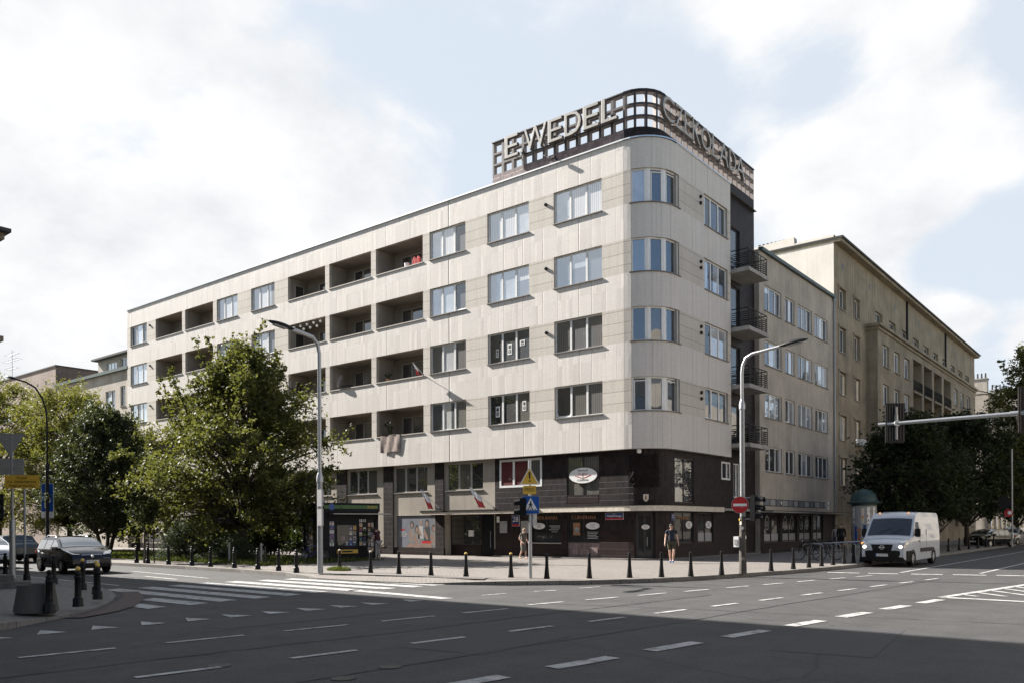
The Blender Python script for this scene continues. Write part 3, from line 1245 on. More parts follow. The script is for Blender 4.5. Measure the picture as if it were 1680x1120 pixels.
wall_holes(wl, FR, CY, YE, ZB, ZT, hr, 0.2, zone, 'pale_render')
wl.face([(XR, YE, ZB), (-20.2, YE, ZB), (-20.2, YE, ZT), (XR, YE, ZT)], 'stone_panel')
# underside of the projecting storeys
wl.face([(-71.17, 35.03, ZB), (-71.17, 35.9, ZB), (CX, 35.9, ZB), (CX, 35.03, ZB)], 'soffit')
for i in range(8):
    wl.face([arcp(TH[i], ZB), arcp(TH[i], ZB, 1.0), arcp(TH[i + 1], ZB, 1.0), arcp(TH[i + 1], ZB)], 'soffit')
wl.face([(XR, CY, ZB), (-20.2, CY, ZB), (-20.2, YE, ZB), (XR, YE, ZB)], 'soffit')
# left end, back and a dark core so that no light leaks through
wl.face([(-71.17, 35.03, 0), (-71.17, 35.03, ZT), (-71.17, 48, ZT), (-71.17, 48, 0)], 'pale_render')
wl.face([(-71.17, 48, 0), (-71.17, 48, ZT), (-20, 48, ZT), (-20, 48, 0)], 'pale_render')
wl.build('wall', BL, world=True)
ro = MB()
ro.face([(-71.17, 35.1, ZT - 0.15), (CX, 35.1, ZT - 0.15), (-19.4, 37, ZT - 0.15), (-19.4, 47.7, ZT - 0.15), (-71.17, 48, ZT - 0.15)], 'roof_felt')
ro.build('roof', BL, world=True)
fl = MB()
FF.block(fl, -71.2, CX, ZT, ZT + 0.07, -0.07, 0.3, 'alu')
for i in range(8):
    q = [arcp(TH[i], ZT + 0.07, RC + 0.07), arcp(TH[i + 1], ZT + 0.07, RC + 0.07), arcp(TH[i + 1], ZT + 0.07, RC - 0.3), arcp(TH[i], ZT + 0.07, RC - 0.3)]
    fl.face(q, 'alu')
    arcq(fl, TH[i], TH[i + 1], ZT, ZT + 0.07, RC + 0.07, 'alu')
FR.block(fl, CY, YE, ZT, ZT + 0.07, -0.07, 0.3, 'alu')
fl.build('flashing', BL, world=True)

P3 = [1 / 3, 2 / 3]
C_, P_, S_, B_, D_, NN, BR = 'glass_curtain', 'glass_pale', 'glass_sky', 'glass_blue', 'glass_dark', 'glass_net', 'glass_brown'
GL = {('a', 3): ([P_, C_, C_], None), ('a', 2): ([S_, S_, S_], None), ('a', 1): ([NN, NN, NN], None), ('a', 0): ([BR, BR, NN], {0: 't'}),
      ('b', 3): ([C_, C_, P_], None), ('b', 2): ([P_, P_, S_], None), ('b', 1): ([D_, D_, D_], None), ('b', 0): ([D_, D_, BR], None),
      ('c', 3): ([P_, C_, P_], {2: 's'}), ('c', 2): ([P_, P_, P_], {2: 't'}), ('c', 1): ([NN, C_, NN], None), ('c', 0): ([B_, B_, NN], None),
      ('d', 3): ([C_, C_, P_], None), ('d', 2): ([P_, C_, P_], {2: 't'}), ('d', 1): ([P_, D_, P_], None), ('d', 0): ([D_, D_, D_], None),
      ('e', 3): ([C_, C_, P_], None), ('e', 2): ([P_, P_, P_], None), ('e', 1): ([D_, P_, D_], None), ('e', 0): ([D_, D_, D_], None),
      ('f', 3): ([P_, P_, P_], {0: 't', 2: 't'}), ('f', 2): ([P_, P_, C_], None), ('f', 1): ([P_, P_, P_], None), ('f', 0): ([D_, D_, D_], None)}
for (c, r), (gl, sa) in GL.items():
    u0, u1 = COLW[c]
    w = add_window(BL, FF, u0, u1, SILL[r], SILL[r] + HH, P3, gl, sash=sa)
    if (c, r) in (('b', 1), ('b', 0)):
        sheets = {1: [(0.2, 0.35, 0.2, 0.45), (0.5, 0.42, 0.3, 0.6), (0.8, 0.55, 0.33, 0.3)], 0: [(0.2, 0.45, 0.28, 0.6), (0.84, 0.55, 0.26, 0.55)]}[r]
        pmb = MB()
        for k, (fx, fz, ww, hh) in enumerate(sheets):
            uc, z = u0 + 2.93 * fx, SILL[r] + HH * fz
            FF.quad(pmb, uc - ww / 2, uc + ww / 2, z - hh / 2, z + hh / 2, 0.135, 'white_paint')
            FF.quad(pmb, uc - ww * 0.28, uc + ww * 0.28, z + hh * 0.05, z + hh * 0.36, 0.130, 'print_black')
            FF.quad(pmb, uc - ww * 0.3, uc + ww * 0.3, z - hh * 0.36, z - hh * 0.06, 0.130, 'print_black')
            FF.quad(pmb, uc - ww * 0.12, uc + ww * 0.12, z - hh * 0.26, z - hh * 0.16, 0.127, 'white_paint')
        pmb.build('paper_sheet', w, world=True)
# right-hand windows and curved corner windows
GR = [([NN, D_, D_], {0: 't'}), ([D_, C_, P_], None), ([B_, B_, B_], None), ([P_, B_, B_], {2: 's'})]
for r in range(4):
    add_window(BL, FR, 40.05, 42.9, SILL[r], SILL[r] + HH, P3, GR[r][0], sash=GR[r][1])
GC = [([B_, NN, B_], ), ([B_, D_, B_], ), ([S_, B_, B_], ), ([P_, B_, D_], )]
for r in range(4):
    z0, z1 = SILL[r], SILL[r] + HH
    w = MB()
    pn = MB()
    rr = RC - 0.08
    pts = [(12, 0), (40, 0), (67, 0), (90, 0.27)]
    ang = [arcp(t, 0, rr)[:2] for t in (12, 37, 64, 90)]
    ang.append((XR - 0.08, 37.2))
    # posts and frame follow the polygon 12-37-64-90 degrees, then a short straight piece
    gi = 0
    for i in range(3):
        a, b = Vector(ang[i]), Vector(ang[i + 1] if i < 2 else ang[4])
        d = (b - a).normalized()
        f = Frame((a.x, a.y, 0), (d.x, d.y, 0))
        Ln = (b - a).length
        ml = 0.07 if i == 0 else 0.15
        mr_ = 0.15 if i < 2 else 0.07
        f.block(w, 0, ml, z0, z1, -0.0, 0.1, 'white_frame')
        f.block(w, Ln - mr_, Ln, z0, z1, -0.0, 0.1, 'white_frame')
        f.block(w, ml, Ln - mr_, z0, z0 + 0.07, 0, 0.1, 'white_frame')
        f.block(w, ml, Ln - mr_, z1 - 0.07, z1, 0, 0.1, 'white_frame')
        f.quad(pn, ml, Ln - mr_, z0 + 0.07, z1 - 0.07, 0.05, GC[r][0][i])
        if (r, i) in ((3, 2), (0, 2), (0, 0), (3, 1)):
            f.block(w, ml + 0.02, ml + 0.07, z0 + 0.1, z1 - 0.16, 0.0, 0.04, 'white_frame')
            f.block(w, ml, Ln - mr_, z1 - 0.2, z1 - 0.15, 0.0, 0.04, 'white_frame')
    o = w.build('window', BL, world=True)
    pn.build('pane', o, world=True)
    sm = MB()
    tt = [10, 26, 42, 58, 74, 90]
    for i in range(5):
        arcq(sm, tt[i], tt[i + 1], z0 - 0.035, z0 + 0.012, RC + 0.07, 'sill_metal')
        sm.face([arcp(tt[i], z0 + 0.012, RC + 0.07), arcp(tt[i + 1], z0 + 0.012, RC + 0.07), arcp(tt[i + 1], z0 + 0.012, RC - 0.15), arcp(tt[i], z0 + 0.012, RC - 0.15)], 'sill_metal')
        sm.face([arcp(tt[i], z0 - 0.035, RC - 0.15), arcp(tt[i + 1], z0 - 0.035, RC - 0.15), arcp(tt[i + 1], z0 - 0.035, RC + 0.07), arcp(tt[i], z0 - 0.035, RC + 0.07)], 'sill_metal')
    FR.block(sm, CY, 37.3, z0 - 0.035, z0 + 0.012, -0.07, 0.15, 'sill_metal')
    sm.build('sill', o, world=True)
# loggias
for c in COLL:
    u0, u1 = COLL[c]
    for r in range(4):
        z0, z1 = SILL[r], SILL[r] + HH
        zf = z0 - 0.95
        D = 1.55
        lg = MB()
        P = FF.p
        e = 0.22
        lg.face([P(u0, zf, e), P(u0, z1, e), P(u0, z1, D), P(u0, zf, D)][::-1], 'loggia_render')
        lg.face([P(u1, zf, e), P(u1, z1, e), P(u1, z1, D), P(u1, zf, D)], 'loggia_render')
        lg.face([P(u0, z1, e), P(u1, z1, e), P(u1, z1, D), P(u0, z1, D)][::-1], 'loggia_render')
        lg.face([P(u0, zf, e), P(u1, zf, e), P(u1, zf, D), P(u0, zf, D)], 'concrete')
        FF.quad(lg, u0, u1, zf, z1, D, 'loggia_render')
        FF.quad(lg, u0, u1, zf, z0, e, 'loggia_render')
        FF.block(lg, u0 - 0.04, u1 + 0.04, z0 - 0.03, z0 + 0.03, -0.05, e + 0.02, 'pale_sill')
        o = lg.build('loggia', BL, world=True)
        FL = Frame((0, 35.03 + D, 0), (1, 0, 0))
        dg = [D_, NN, D_]
        if c in 'ab':
            add_window(o, FL, u0 + 0.75, u1 - 0.55, zf + 0.05, zf + 2.3, [0.32, 0.68], dg, d=-0.05, fm='grey_frame', sill=None, name='balcony_door')
        elif c == 'c':
            add_window(o, FL, u0 + 1.5, u1 - 0.3, zf + 0.05, zf + 2.2, [0.5], dg, d=-0.05, fm='grey_frame', sill=None, name='balcony_door')
            FS = Frame((u0, 0, 0), (0, 1, 0))
            add_window(o, FS, 35.03 + 0.55, 35.03 + 1.35, zf + 0.05, zf + 2.2, [], dg, d=-0.05, fm='grey_frame', sill=None, name='balcony_door')
        else:
            add_window(o, FL, u0 + 2.3, u1 - 0.3, zf + 0.05, zf + 2.2, [0.5], dg, d=-0.05, fm='grey_frame', sill=None, name='balcony_door')
# vents
for r in range(4):
    for (f, u, zz) in ((FF, -25.75, 1.15), (FR, 39.55, 1.3), (FR, 39.55, 0.98), (FF, -67.2, 1.3)):
        if f is FF and u > -30 and r == 0:
            continue
        vm = MB()
        p = f.p(u, SILL[r] + zz, -0.1)
        vm.tube([f.p(u, SILL[r] + zz, 0.02), f.p(u, SILL[r] + zz, -0.05), f.p(u, SILL[r] + zz - 0.01, -0.10)], [0.075, 0.10, 0.07], 'dark_metal', 12)
        vm.build('vent', BL, world=True)

# ---- ground storeys, street front
YG = 35.38
FG = Frame((0, YG, 0), (1, 0, 0))
XG = -19.5
FGR = Frame((XG, 0, 0), (0, 1, 0))
gf = MB()
MEZ = [(-42.24, -39.42), (-37.83, -34.96), (-33.38, -30.54), (-46.75, -43.95), (-51.25, -48.45), (-55.75, -52.95), (-60.25, -57.45), (-64.75, -61.95), (-69.25, -66.45)]
gh = [(a, b, 3.9, 5.5) for a, b in MEZ]
shops = [(-37.67, -34.35, 0.55, 2.5)] + [(a + 0.1, b, 0.55, 2.5) for a, b in MEZ[:1] + MEZ[3:]]
gh += shops
ENT = (-33.5, -29.72, 0.12, 2.5, 0.5)
gh.append(ENT)


def gmat(u, z):
    if z < 0.55:
        return 'brown_block'
    return 'beige_render'


wall_holes(gf, FG, -71.17, -29.66, 0, ZB, gh, 0.18, gmat, 'beige_render')
DK = [(-29.32, -26.37, 3.95, 5.5), (-24.76, -22.76, 2.98, 5.42), (-27.08, -25.14, 0.92, 2.5), (-24.75, -22.75, 0.14, 2.5)]


def dmat(u, z):
    return 'brown_block' if z < 1.55 else 'dark_tile'


# split rows so the coarse blocks begin at 1.55 m
wall_holes(gf, FG, -29.66, CX, 1.55, ZB, [(h[0], h[1], max(h[2], 1.55), h[3]) for h in DK], 0.16, 'dark_tile', 'dark_frame')
wall_holes(gf, FG, -29.66, CX, 0, 1.55, [(h[0], h[1], h[2], 1.55) for h in DK if h[2] < 1.5], 0.16, 'brown_block', 'dark_frame')
RG = 1.55
tg = [0, 11, 21, 31, 41, 51, 64, 77, 90]
for i in range(8):
    door = 11 <= tg[i] < 51
    if not door:
        arcq(gf, tg[i], tg[i + 1], 0, 1.55, RG, 'brown_block', u0=CX)
        arcq(gf, tg[i], tg[i + 1], 1.55, ZB, RG, 'dark_tile', u0=CX)
    else:
        arcq(gf, tg[i], tg[i + 1], 2.5, ZB, RG, 'dark_tile', u0=CX)
        arcq(gf, tg[i], tg[i + 1], 0, 0.14, RG, 'brown_block', u0=CX)
for t in (11, 51):
    q = [arcp(t, 0.14, RG), arcp(t, 2.5, RG), arcp(t, 2.5, RG - 0.35), arcp(t, 0.14, RG - 0.35)]
    gf.face(q, 'dark_frame')
DR = [(37.3, 39.4, 2.98, 5.25), (37.2, 39.35, 0.92, 2.5), (39.85, 41.7, 0.92, 2.5), (42.75, 43.9, 4.35, 5.35)]
wall_holes(gf, FGR, CY, 44.3, 1.55, ZB, [(h[0], h[1], max(h[2], 1.55), h[3]) for h in DR], 0.16, 'dark_tile', 'dark_frame')
wall_holes(gf, FGR, CY, 44.3, 0, 1.55, [(h[0], h[1], h[2], 1.55) for h in DR if h[2] < 1.5], 0.16, 'brown_block', 'dark_frame')
gf.build('ground_floor_wall', BL, world=True)
# dark pilasters
for (a, b) in [(-43.29, -42.3), (-38.75, -37.89), (-34.25, -33.56), (-47.9, -47.0), (-52.4, -51.5), (-56.9, -56.0), (-61.4, -60.5), (-65.9, -65.0)]:
    p = MB()
    FG.block(p, a, b, 0.0, ZB - 0.003, -0.08, 0.1, 'dark_tile')
    p.build('pilaster', BL, world=True)
for i, (a, b) in enumerate(MEZ):
    add_window(BL, FG, a, b, 3.9, 5.5, P3, [[D_, D_, BR], [BR, D_, D_], [D_, NN, D_]][i % 3], d=0.08, fm='grey_frame', sill='sill_metal', sash={0: 't'} if i == 0 else None)
w = add_window(BL, FG, -29.32, -26.37, 3.95, 5.5, [0.345, 0.70], ['glass_maroon', 'glass_maroon', NN], d=-0.01, fm='white_frame', sill=None, fw=0.12, mw=0.13)
# shop windows
for i, (a, b, c, d) in enumerate(shops):
    add_window(BL, FG, a, b, c, d, [] if i == 0 else [0.5], ['glass_shop'], d=0.1, fm='grey_frame' if i else 'dark_frame', sill=None, name='shop_window')
# entrance: recessed tiled wall with glazed panel and a flush door
en = MB()
FE = Frame((0, YG + 0.5, 0), (1, 0, 0))
FE.quad(en, -33.5, -29.72, 0.12, 2.5, 0.0, 'dark_tile')
FE.block(en, -33.46, -31.1, 0.12, 0.72, -0.03, 0.1, 'brown_block')
eo = en.build('entrance', BL, world=True)
pw = add_window(eo, FE, -33.46, -31.05, 0.75, 2.48, [0.41], [BR, D_], d=-0.05, fm='dark_frame', sill=None, mw=0.07, name='glazed_panel')
br = MB()
for z in (1.1, 1.45, 1.8, 2.15):
    FE.block(br, -33.4, -31.12, z - 0.02, z + 0.02, -0.06, 0, 'dark_frame')
br.build('glazing_bar', pw, world=True)
dm = MB()
FE.block(dm, -30.95, -29.78, 0.12, 2.44, -0.06, 0.05, 'kiosk_panel')
do = dm.build('door', eo, world=True)
hm = MB()
hm.tube([FE.p(-30.3, 0.6, -0.14), FE.p(-30.3, 1.55, -0.14)], 0.018, 'galvanised', 8)
hm.tube([FE.p(-30.3, 0.7, -0.14), FE.p(-30.3, 0.7, -0.05)], 0.012, 'galvanised', 6)
hm.tube([FE.p(-30.3, 1.45, -0.14), FE.p(-30.3, 1.45, -0.05)], 0.012, 'galvanised', 6)
hm.build('handle', do, world=True)
# big window with the oval sign; bakery windows with lettering
w = add_window(BL, FG, -24.76, -22.76, 2.98, 5.42, [0.5], [BR], d=0.05, fm='dark_frame', sill=None, mw=0.06, fw=0.05)
b = MB()
FG.block(b, -24.72, -22.8, 3.0, 3.42, -0.005, 0.1, 'brown_block')
b.build('window_panel', w, world=True)


def oval(fr, u, z, rx, ry, parent, d=0.02, big=False, words=('PIEKARNIA', 'KUBIK', 'CUKIERNIA')):
    o = MB()
    M = fr.M(u, z, -d)
    disc(o, M, rx, ry, 'white_paint', 0.012, 36, 0.012)
    if big:
        text_mesh(o, words[0], M @ Matrix.Translation((0, ry * 0.62, 0.016)), ry * 0.34, 'print_black', 0.001)
        text_mesh(o, words[1], M @ Matrix.Translation((0, ry * 0.12, 0.016)), ry * 0.46, 'print_red', 0.001, 1.15)
        text_mesh(o, words[2], M @ Matrix.Translation((0, -ry * 0.62, 0.016)), ry * 0.34, 'print_black', 0.001)
        for sx in (-1, 1):       # wheat ears either side of the middle stem
            for k in range(4):
                x0, y0 = sx * (0.02 + 0.11 * k), -ry * (0.42 - 0.09 * k)
                poly(o, M, [(x0, y0), (x0 + sx * 0.13, y0 + 0.02), (x0 + sx * 0.16, y0 + 0.09), (x0 + sx * 0.04, y0 + 0.05)][::sx], 'print_red', 0.016)
        poly(o, M, [(-0.015, -ry * 0.5), (0.015, -ry * 0.5), (0.015, ry * 0.2), (-0.015, ry * 0.2)], 'print_black', 0.017)
    else:
        for k, (dy, ww) in enumerate(((0.42, 0.5), (0.0, 0.9), (-0.42, 0.55))):
            text_mesh(o, words[k], M @ Matrix.Translation((0, ry * dy, 0.016)), ry * 0.4, 'print_red' if k == 1 else 'print_grey', 0.001)
    return o.build('oval_sign', parent, world=True)


oval(FG, -23.72, 4.42, 0.86, 0.40, BL, d=-0.02, big=True)
w = add_window(BL, FG, -27.08, -25.14, 0.92, 2.5, [0.5], ['glass_shop'], d=0.06, fm='dark_frame', sill='pale_sill', mw=0.05, fw=0.05, sill_out=0.04, name='shop_window')
lt = MB()
text_mesh(lt, 'PIEKARNIA', FG.M(-26.1, 2.25, -0.05), 0.27, 'gold_letter', 0.012, 1.0, spacing=1.12)
lt.build('lettering', w, world=True)
oval(FG, -26.62, 1.82, 0.4, 0.17, w, d=0.05)
cl = MB()
M = FG.M(-25.6, 1.72, -0.07)
for k, (dx, dy, ww) in enumerate([(0, .1, .7), (0.05, 0, .6), (-0.05, -.1, .66), (0, -.2, .4)]):
    poly(cl, M, [(dx - ww / 2, dy - 0.02), (dx + ww / 2, dy - 0.02), (dx + ww / 2, dy + 0.025), (dx - ww / 2, dy + 0.025)], 'print_grey', 0.0)
cl.build('window_notice', w, world=True)
w = add_window(BL, FG, -24.75, -22.75, 0.95, 2.5, [0.5], ['glass_shop'], d=0.1, fm='dark_frame', sill=None, mw=0.06, fw=0.05, name='shop_window')
b = MB()
FG.block(b, -24.75, -22.75, 0.14, 0.95, 0.1, 0.2, 'plum_tile')
FG.block(b, -24.05, -22.9, 0.2, 0.72, 0.06, 0.12, 'plum_tile')
b.build('window_panel', w, world=True)
lt = MB()
text_mesh(lt, 'CUKIERNIA', FG.M(-23.75, 2.25, -0.07), 0.27, 'gold_letter', 0.012, 1.0, spacing=1.12)
lt.build('lettering', w, world=True)
oval(FG, -23.2, 1.82, 0.42, 0.18, w, d=0.08)
cl = MB()
poly(cl, FG.M(-24.2, 1.66, -0.085), [(-0.22, -0.33), (0.22, -0.33), (0.22, 0.33), (-0.22, 0.33)], 'gold_letter', 0.0)
disc(cl, FG.M(-24.2, 1.6, -0.08), 0.15, 0.15, 'print_grey', 0.0)
for k in range(5):
    poly(cl, FG.M(-23.2, 1.5 - 0.08 * k, -0.085), [(-0.36 + 0.05 * (k % 2), -0.02), (0.34 - 0.06 * (k % 3), -0.02), (0.34 - 0.06 * (k % 3), 0.02), (-0.36 + 0.05 * (k % 2), 0.02)], 'print_grey', 0.0)
cl.build('window_notice', w, world=True)
# corner door
dm = MB()
pn = MB()
a, c = Vector(arcp(11, 0, RG - 0.3)[:2]), Vector(arcp(51, 0, RG - 0.3)[:2])
d = (c - a).normalized()
fd = Frame((a.x, a.y, 0), (d.x, d.y, 0))
Ld = (c - a).length
for (u0, u1, z0, z1) in ((-0.15, 0.12, 0.14, 2.5), (Ld - 0.12, Ld + 0.15, 0.14, 2.5), (0.12, Ld - 0.12, 2.3, 2.5), (0.12, Ld - 0.12, 0.14, 0.3), (Ld / 2 - 0.05, Ld / 2 + 0.05, 0.3, 2.3)):
    fd.block(dm, u0, u1, z0, z1, 0.05, 0.15, 'dark_frame')
fd.quad(pn, 0.0, Ld, 0.2, 2.45, 0.1, 'glass_shop')
o = dm.build('corner_door', BL, world=True)
pn.build('pane', o, world=True)
oval(fd, Ld * 0.55, 1.75, 0.2, 0.12, o, d=0.03)
hm = MB()
hm.tube([fd.p(Ld / 2 + 0.12, 0.8, -0.02), fd.p(Ld / 2 + 0.12, 1.25, -0.02)], 0.02, 'alu', 8)
hm.build('handle', o, world=True)
# right-hand bakery windows
w = add_window(BL, FGR, 37.3, 39.4, 2.98, 5.25, [0.5], [D_], d=0.05, fm='dark_frame', sill=None, mw=0.05, fw=0.05)
w = add_window(BL, FGR, 37.2, 39.35, 0.92, 2.5, [0.5], ['glass_shop'], d=0.06, fm='dark_frame', sill=None, mw=0.05, fw=0.05, name='shop_window')
lt = MB()
text_mesh(lt, 'KAWIARNIA', FGR.M(38.3, 2.2, -0.05), 0.22, 'gold_letter', 0.012)
lt.build('lettering', w, world=True)
oval(FGR, 38.9, 1.85, 0.36, 0.2, w, d=0.05)
w = add_window(BL, FGR, 39.85, 41.7, 0.92, 2.5, [0.5], ['glass_shop'], d=0.06, fm='dark_frame', sill=None, mw=0.05, fw=0.05, name='shop_window')
oval(FGR, 41.2, 1.85, 0.36, 0.2, w, d=0.05)
fq = MB()
FGR.quad(fq, 39.92, 40.7, 0.98, 1.42, 0.07, 'print_grey')
FGR.quad(fq, 40.85, 41.62, 0.98, 1.42, 0.07, 'print_grey')
fq.build('frosted_strip', w, world=True)
add_window(BL, FGR, 42.75, 43.9, 4.35, 5.35, [0.6], [D_], d=-0.01, fm='white_frame', sill=None, fw=0.1)
# relief panel and shield over the door
rl = MB()
for i in range(3, 57, 3):
    arcq(rl, i, i + 3, 3.72, 5.3, RG + 0.05, 'dark_relief', u0=CX)
rnd = random.Random(4)
for k in range(46):
    t, z = rnd.uniform(6, 54), rnd.uniform(3.82, 5.2)
    p = arcp(t, z, RG + 0.05)
    q = arcp(t + rnd.uniform(-9, 9), z + rnd.uniform(-0.28, 0.28), RG + 0.06)
    rl.tube([p, ((p[0] + q[0]) / 2 + 0.01, (p[1] + q[1]) / 2 - 0.03, (p[2] + q[2]) / 2 + 0.05), q], [0.04, 0.035, 0.015], 'dark_relief', 6)
rl.build('relief_panel', BL, world=True, smooth=True)
sh = MB()
p = arcp(33, 3.2, RG + 0.03)
Ms = face_matrix(p, (math.cos(R_(33)), math.sin(R_(33)), 0), (0, 0, 1))
poly(sh, Ms, [(-0.13, 0.16), (-0.13, -0.08), (-0.07, -0.16), (0, -0.22), (0.07, -0.16), (0.13, -0.08), (0.13, 0.16)], 'cream_paint', 0.02, 0.03)
poly(sh, Ms, [(-0.04, 0.1), (-0.05, -0.06), (0, -0.14), (0.05, -0.06), (0.04, 0.1)], 'gold_letter', 0.024)
sh.build('shield', BL, world=True)
# canopy over the entrance, cornice band round the corner
cn = MB()
FG.block(cn, -34.7, -26.3, 2.52, 2.66, -0.85, 0.0, 'cream_paint')
FG.block(cn, -34.72, -26.28, 2.66, 2.76, -0.88, 0.0, 'dark_metal')
cn.build('canopy', BL, world=True)
cn = MB()
FG.block(cn, -26.3, CX, 2.54, 2.80, -0.42, 0.0, 'cream_paint')
FG.block(cn, -26.3, CX, 2.80, 2.84, -0.44, 0.0, 'dark_metal')
for i in range(0, 90, 10):
    arcq(cn, i, i + 10, 2.54, 2.80, RG + 0.42, 'cream_paint', u0=CX)
    for z, r1, fl_ in ((2.84, RG + 0.44, 0), (2.54, RG + 0.42, 1)):
        q = [arcp(i, z, r1), arcp(i + 10, z, r1), arcp(i + 10, z, RG), arcp(i, z, RG)]
        cn.face(q[::-1] if fl_ else q, 'dark_metal' if not fl_ else 'cream_paint')
    arcq(cn, i, i + 10, 2.80, 2.84, RG + 0.44, 'dark_metal')
FGR.block(cn, CY, 42.2, 2.54, 2.80, -0.42, 0.0, 'cream_paint')
FGR.block(cn, CY, 42.2, 2.80, 2.84, -0.44, 0.0, 'dark_metal')
FGR.block(cn, 42.2, 47.3, 2.62, 2.74, -0.42, -0.003, 'concrete')
cn.build('cornice_band', BL, world=True)
# small step along the dark plinth
st = MB()
FG.block(st, -29.6, CX, 0.1, 0.2, -0.28, 0.0, 'kerb_stone')
for i in range(0, 90, 10):
    arcq(st, i, i + 10, 0.1, 0.2, RG + 0.28, 'kerb_stone', u0=CX)
    st.face([arcp(i, 0.2, RG + 0.28), arcp(i + 10, 0.2, RG + 0.28), arcp(i + 10, 0.2, RG - 0.5), arcp(i, 0.2, RG - 0.5)], 'kerb_stone')
FGR.block(st, CY, 47.6, 0.1, 0.2, -0.28, 0.0, 'kerb_stone')
st.build('step', BL, world=True)
lm = MB()
lm.lathe([(0.03, 0.12), (0.1, 0.1), (0.12, 0.0), (0.1, -0.08), (0.0, -0.1)], 'white_paint', (CX + 0.62, CY - RC + 0.35, ZB - 0.13), 12)
lm.build('camera_dome', BL, world=True)

# ---- recess with the stair balconies, tiled full height
XT = -19.6
FT = Frame((XT, 0, 0), (0, 1, 0))
tw = MB()
th_ = [(44.35, 45.6, s - 1.0, s + 1.25) for s in SILL] + [(44.6, 45.35, 3.4, 5.35)]
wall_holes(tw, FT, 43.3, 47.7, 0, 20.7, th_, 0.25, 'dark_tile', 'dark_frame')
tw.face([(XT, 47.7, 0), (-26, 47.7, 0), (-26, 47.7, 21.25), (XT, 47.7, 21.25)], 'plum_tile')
tw.build('stair_wall', BL, world=True)
for s in SILL:
    add_window(BL, FT, 44.35, 45.6, s - 1.0, s + 1.25, [], [D_], d=0.1, fm='dark_frame', sill=None, name='balcony_door')
add_window(BL, FT, 44.6, 45.35, 3.4, 5.35, [0.5], [D_], d=0.02, fm='white_frame', sill=None)
for i, zt in enumerate([6.35, 9.6, 12.75, 16.0]):
    bs = MB()
    bs.box(XT + 0.0, -18.1, 43.35, 46.05, zt - 0.22, zt, 'concrete')
    bs.box(-18.12, -18.06, 43.33, 46.08, zt - 0.24, zt - 0.12, 'concrete')
    o = bs.build('balcony', BL, world=True)
    rl = MB()
    for k in range(7):
        z = zt + 0.12 + 0.11 * k
        rl.tube([(XR, 43.4, z), (-18.16, 43.4, z), (-18.16, 46.0, z), (XT, 46.0, z)], 0.022, 'black_paint', 5)
    z = zt + 1.0
    rl.tube([(XR, 43.4, z), (-18.16, 43.4, z), (-18.16, 46.0, z), (XT, 46.0, z)], 0.03, 'black_paint', 6)
    for (x, y) in ((-18.16, 43.4), (-18.16, 44.3), (-18.16, 45.15), (-18.16, 46.0), (-18.8, 46.0)):
        rl.tube([(x, y, zt), (x, y, zt + 1.0)], 0.02, 'black_paint', 5)
    rl.build('railing', o, world=True)
pr = MB()
FT.block(pr, 43.3, 46.05, 16.95, 17.0, -0.0, 0.02, 'dark_metal')
pr.build('trim', BL, world=True)

# ---- roof sign: tiled base, open lattice, letters
sg = MB()
FS = Frame((0, 35.12, 0), (1, 0, 0))
RS = 1.45
SCX, SCY = CX, 36.57
XS = SCX + RS
FSR = Frame((XS, 0, 0), (0, 1, 0))
Z0, Z1, Z2 = 20.7, 21.27, 23.08
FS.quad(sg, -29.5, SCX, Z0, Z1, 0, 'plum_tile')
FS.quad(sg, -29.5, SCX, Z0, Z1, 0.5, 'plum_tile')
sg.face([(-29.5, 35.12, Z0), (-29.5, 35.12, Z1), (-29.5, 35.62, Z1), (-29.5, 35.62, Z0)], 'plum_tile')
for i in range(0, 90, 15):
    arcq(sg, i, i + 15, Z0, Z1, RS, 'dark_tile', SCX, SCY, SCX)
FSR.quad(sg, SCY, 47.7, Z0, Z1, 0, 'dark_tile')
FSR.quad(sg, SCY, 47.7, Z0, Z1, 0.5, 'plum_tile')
sg.build('sign_base', BL, world=True)
la = MB()
rows = [(Z1 + 0.02 + 0.60 * k, Z1 + 0.02 + 0.60 * k + 0.50) for k in range(3)]
nc = 12
pit = (SCX + 29.5) / nc
hs = [(-29.5 + 0.10 + pit * i, -29.5 + pit * (i + 1) - 0.05, a, b) for i in range(nc) for a, b in rows]
wall_holes(la, FS, -29.5, SCX, Z1, Z2, hs, 0.26, 'dark_lattice', 'lattice_render')
wall_holes(la, FS, -29.5, SCX, Z1, Z2, hs, 0.0, 'lattice_render', 'lattice_render', d=0.26)
la.face([(-29.5, 35.12, Z1), (-29.5, 35.12, Z2), (-29.5, 35.38, Z2), (-29.5, 35.38, Z1)], 'lattice_render')
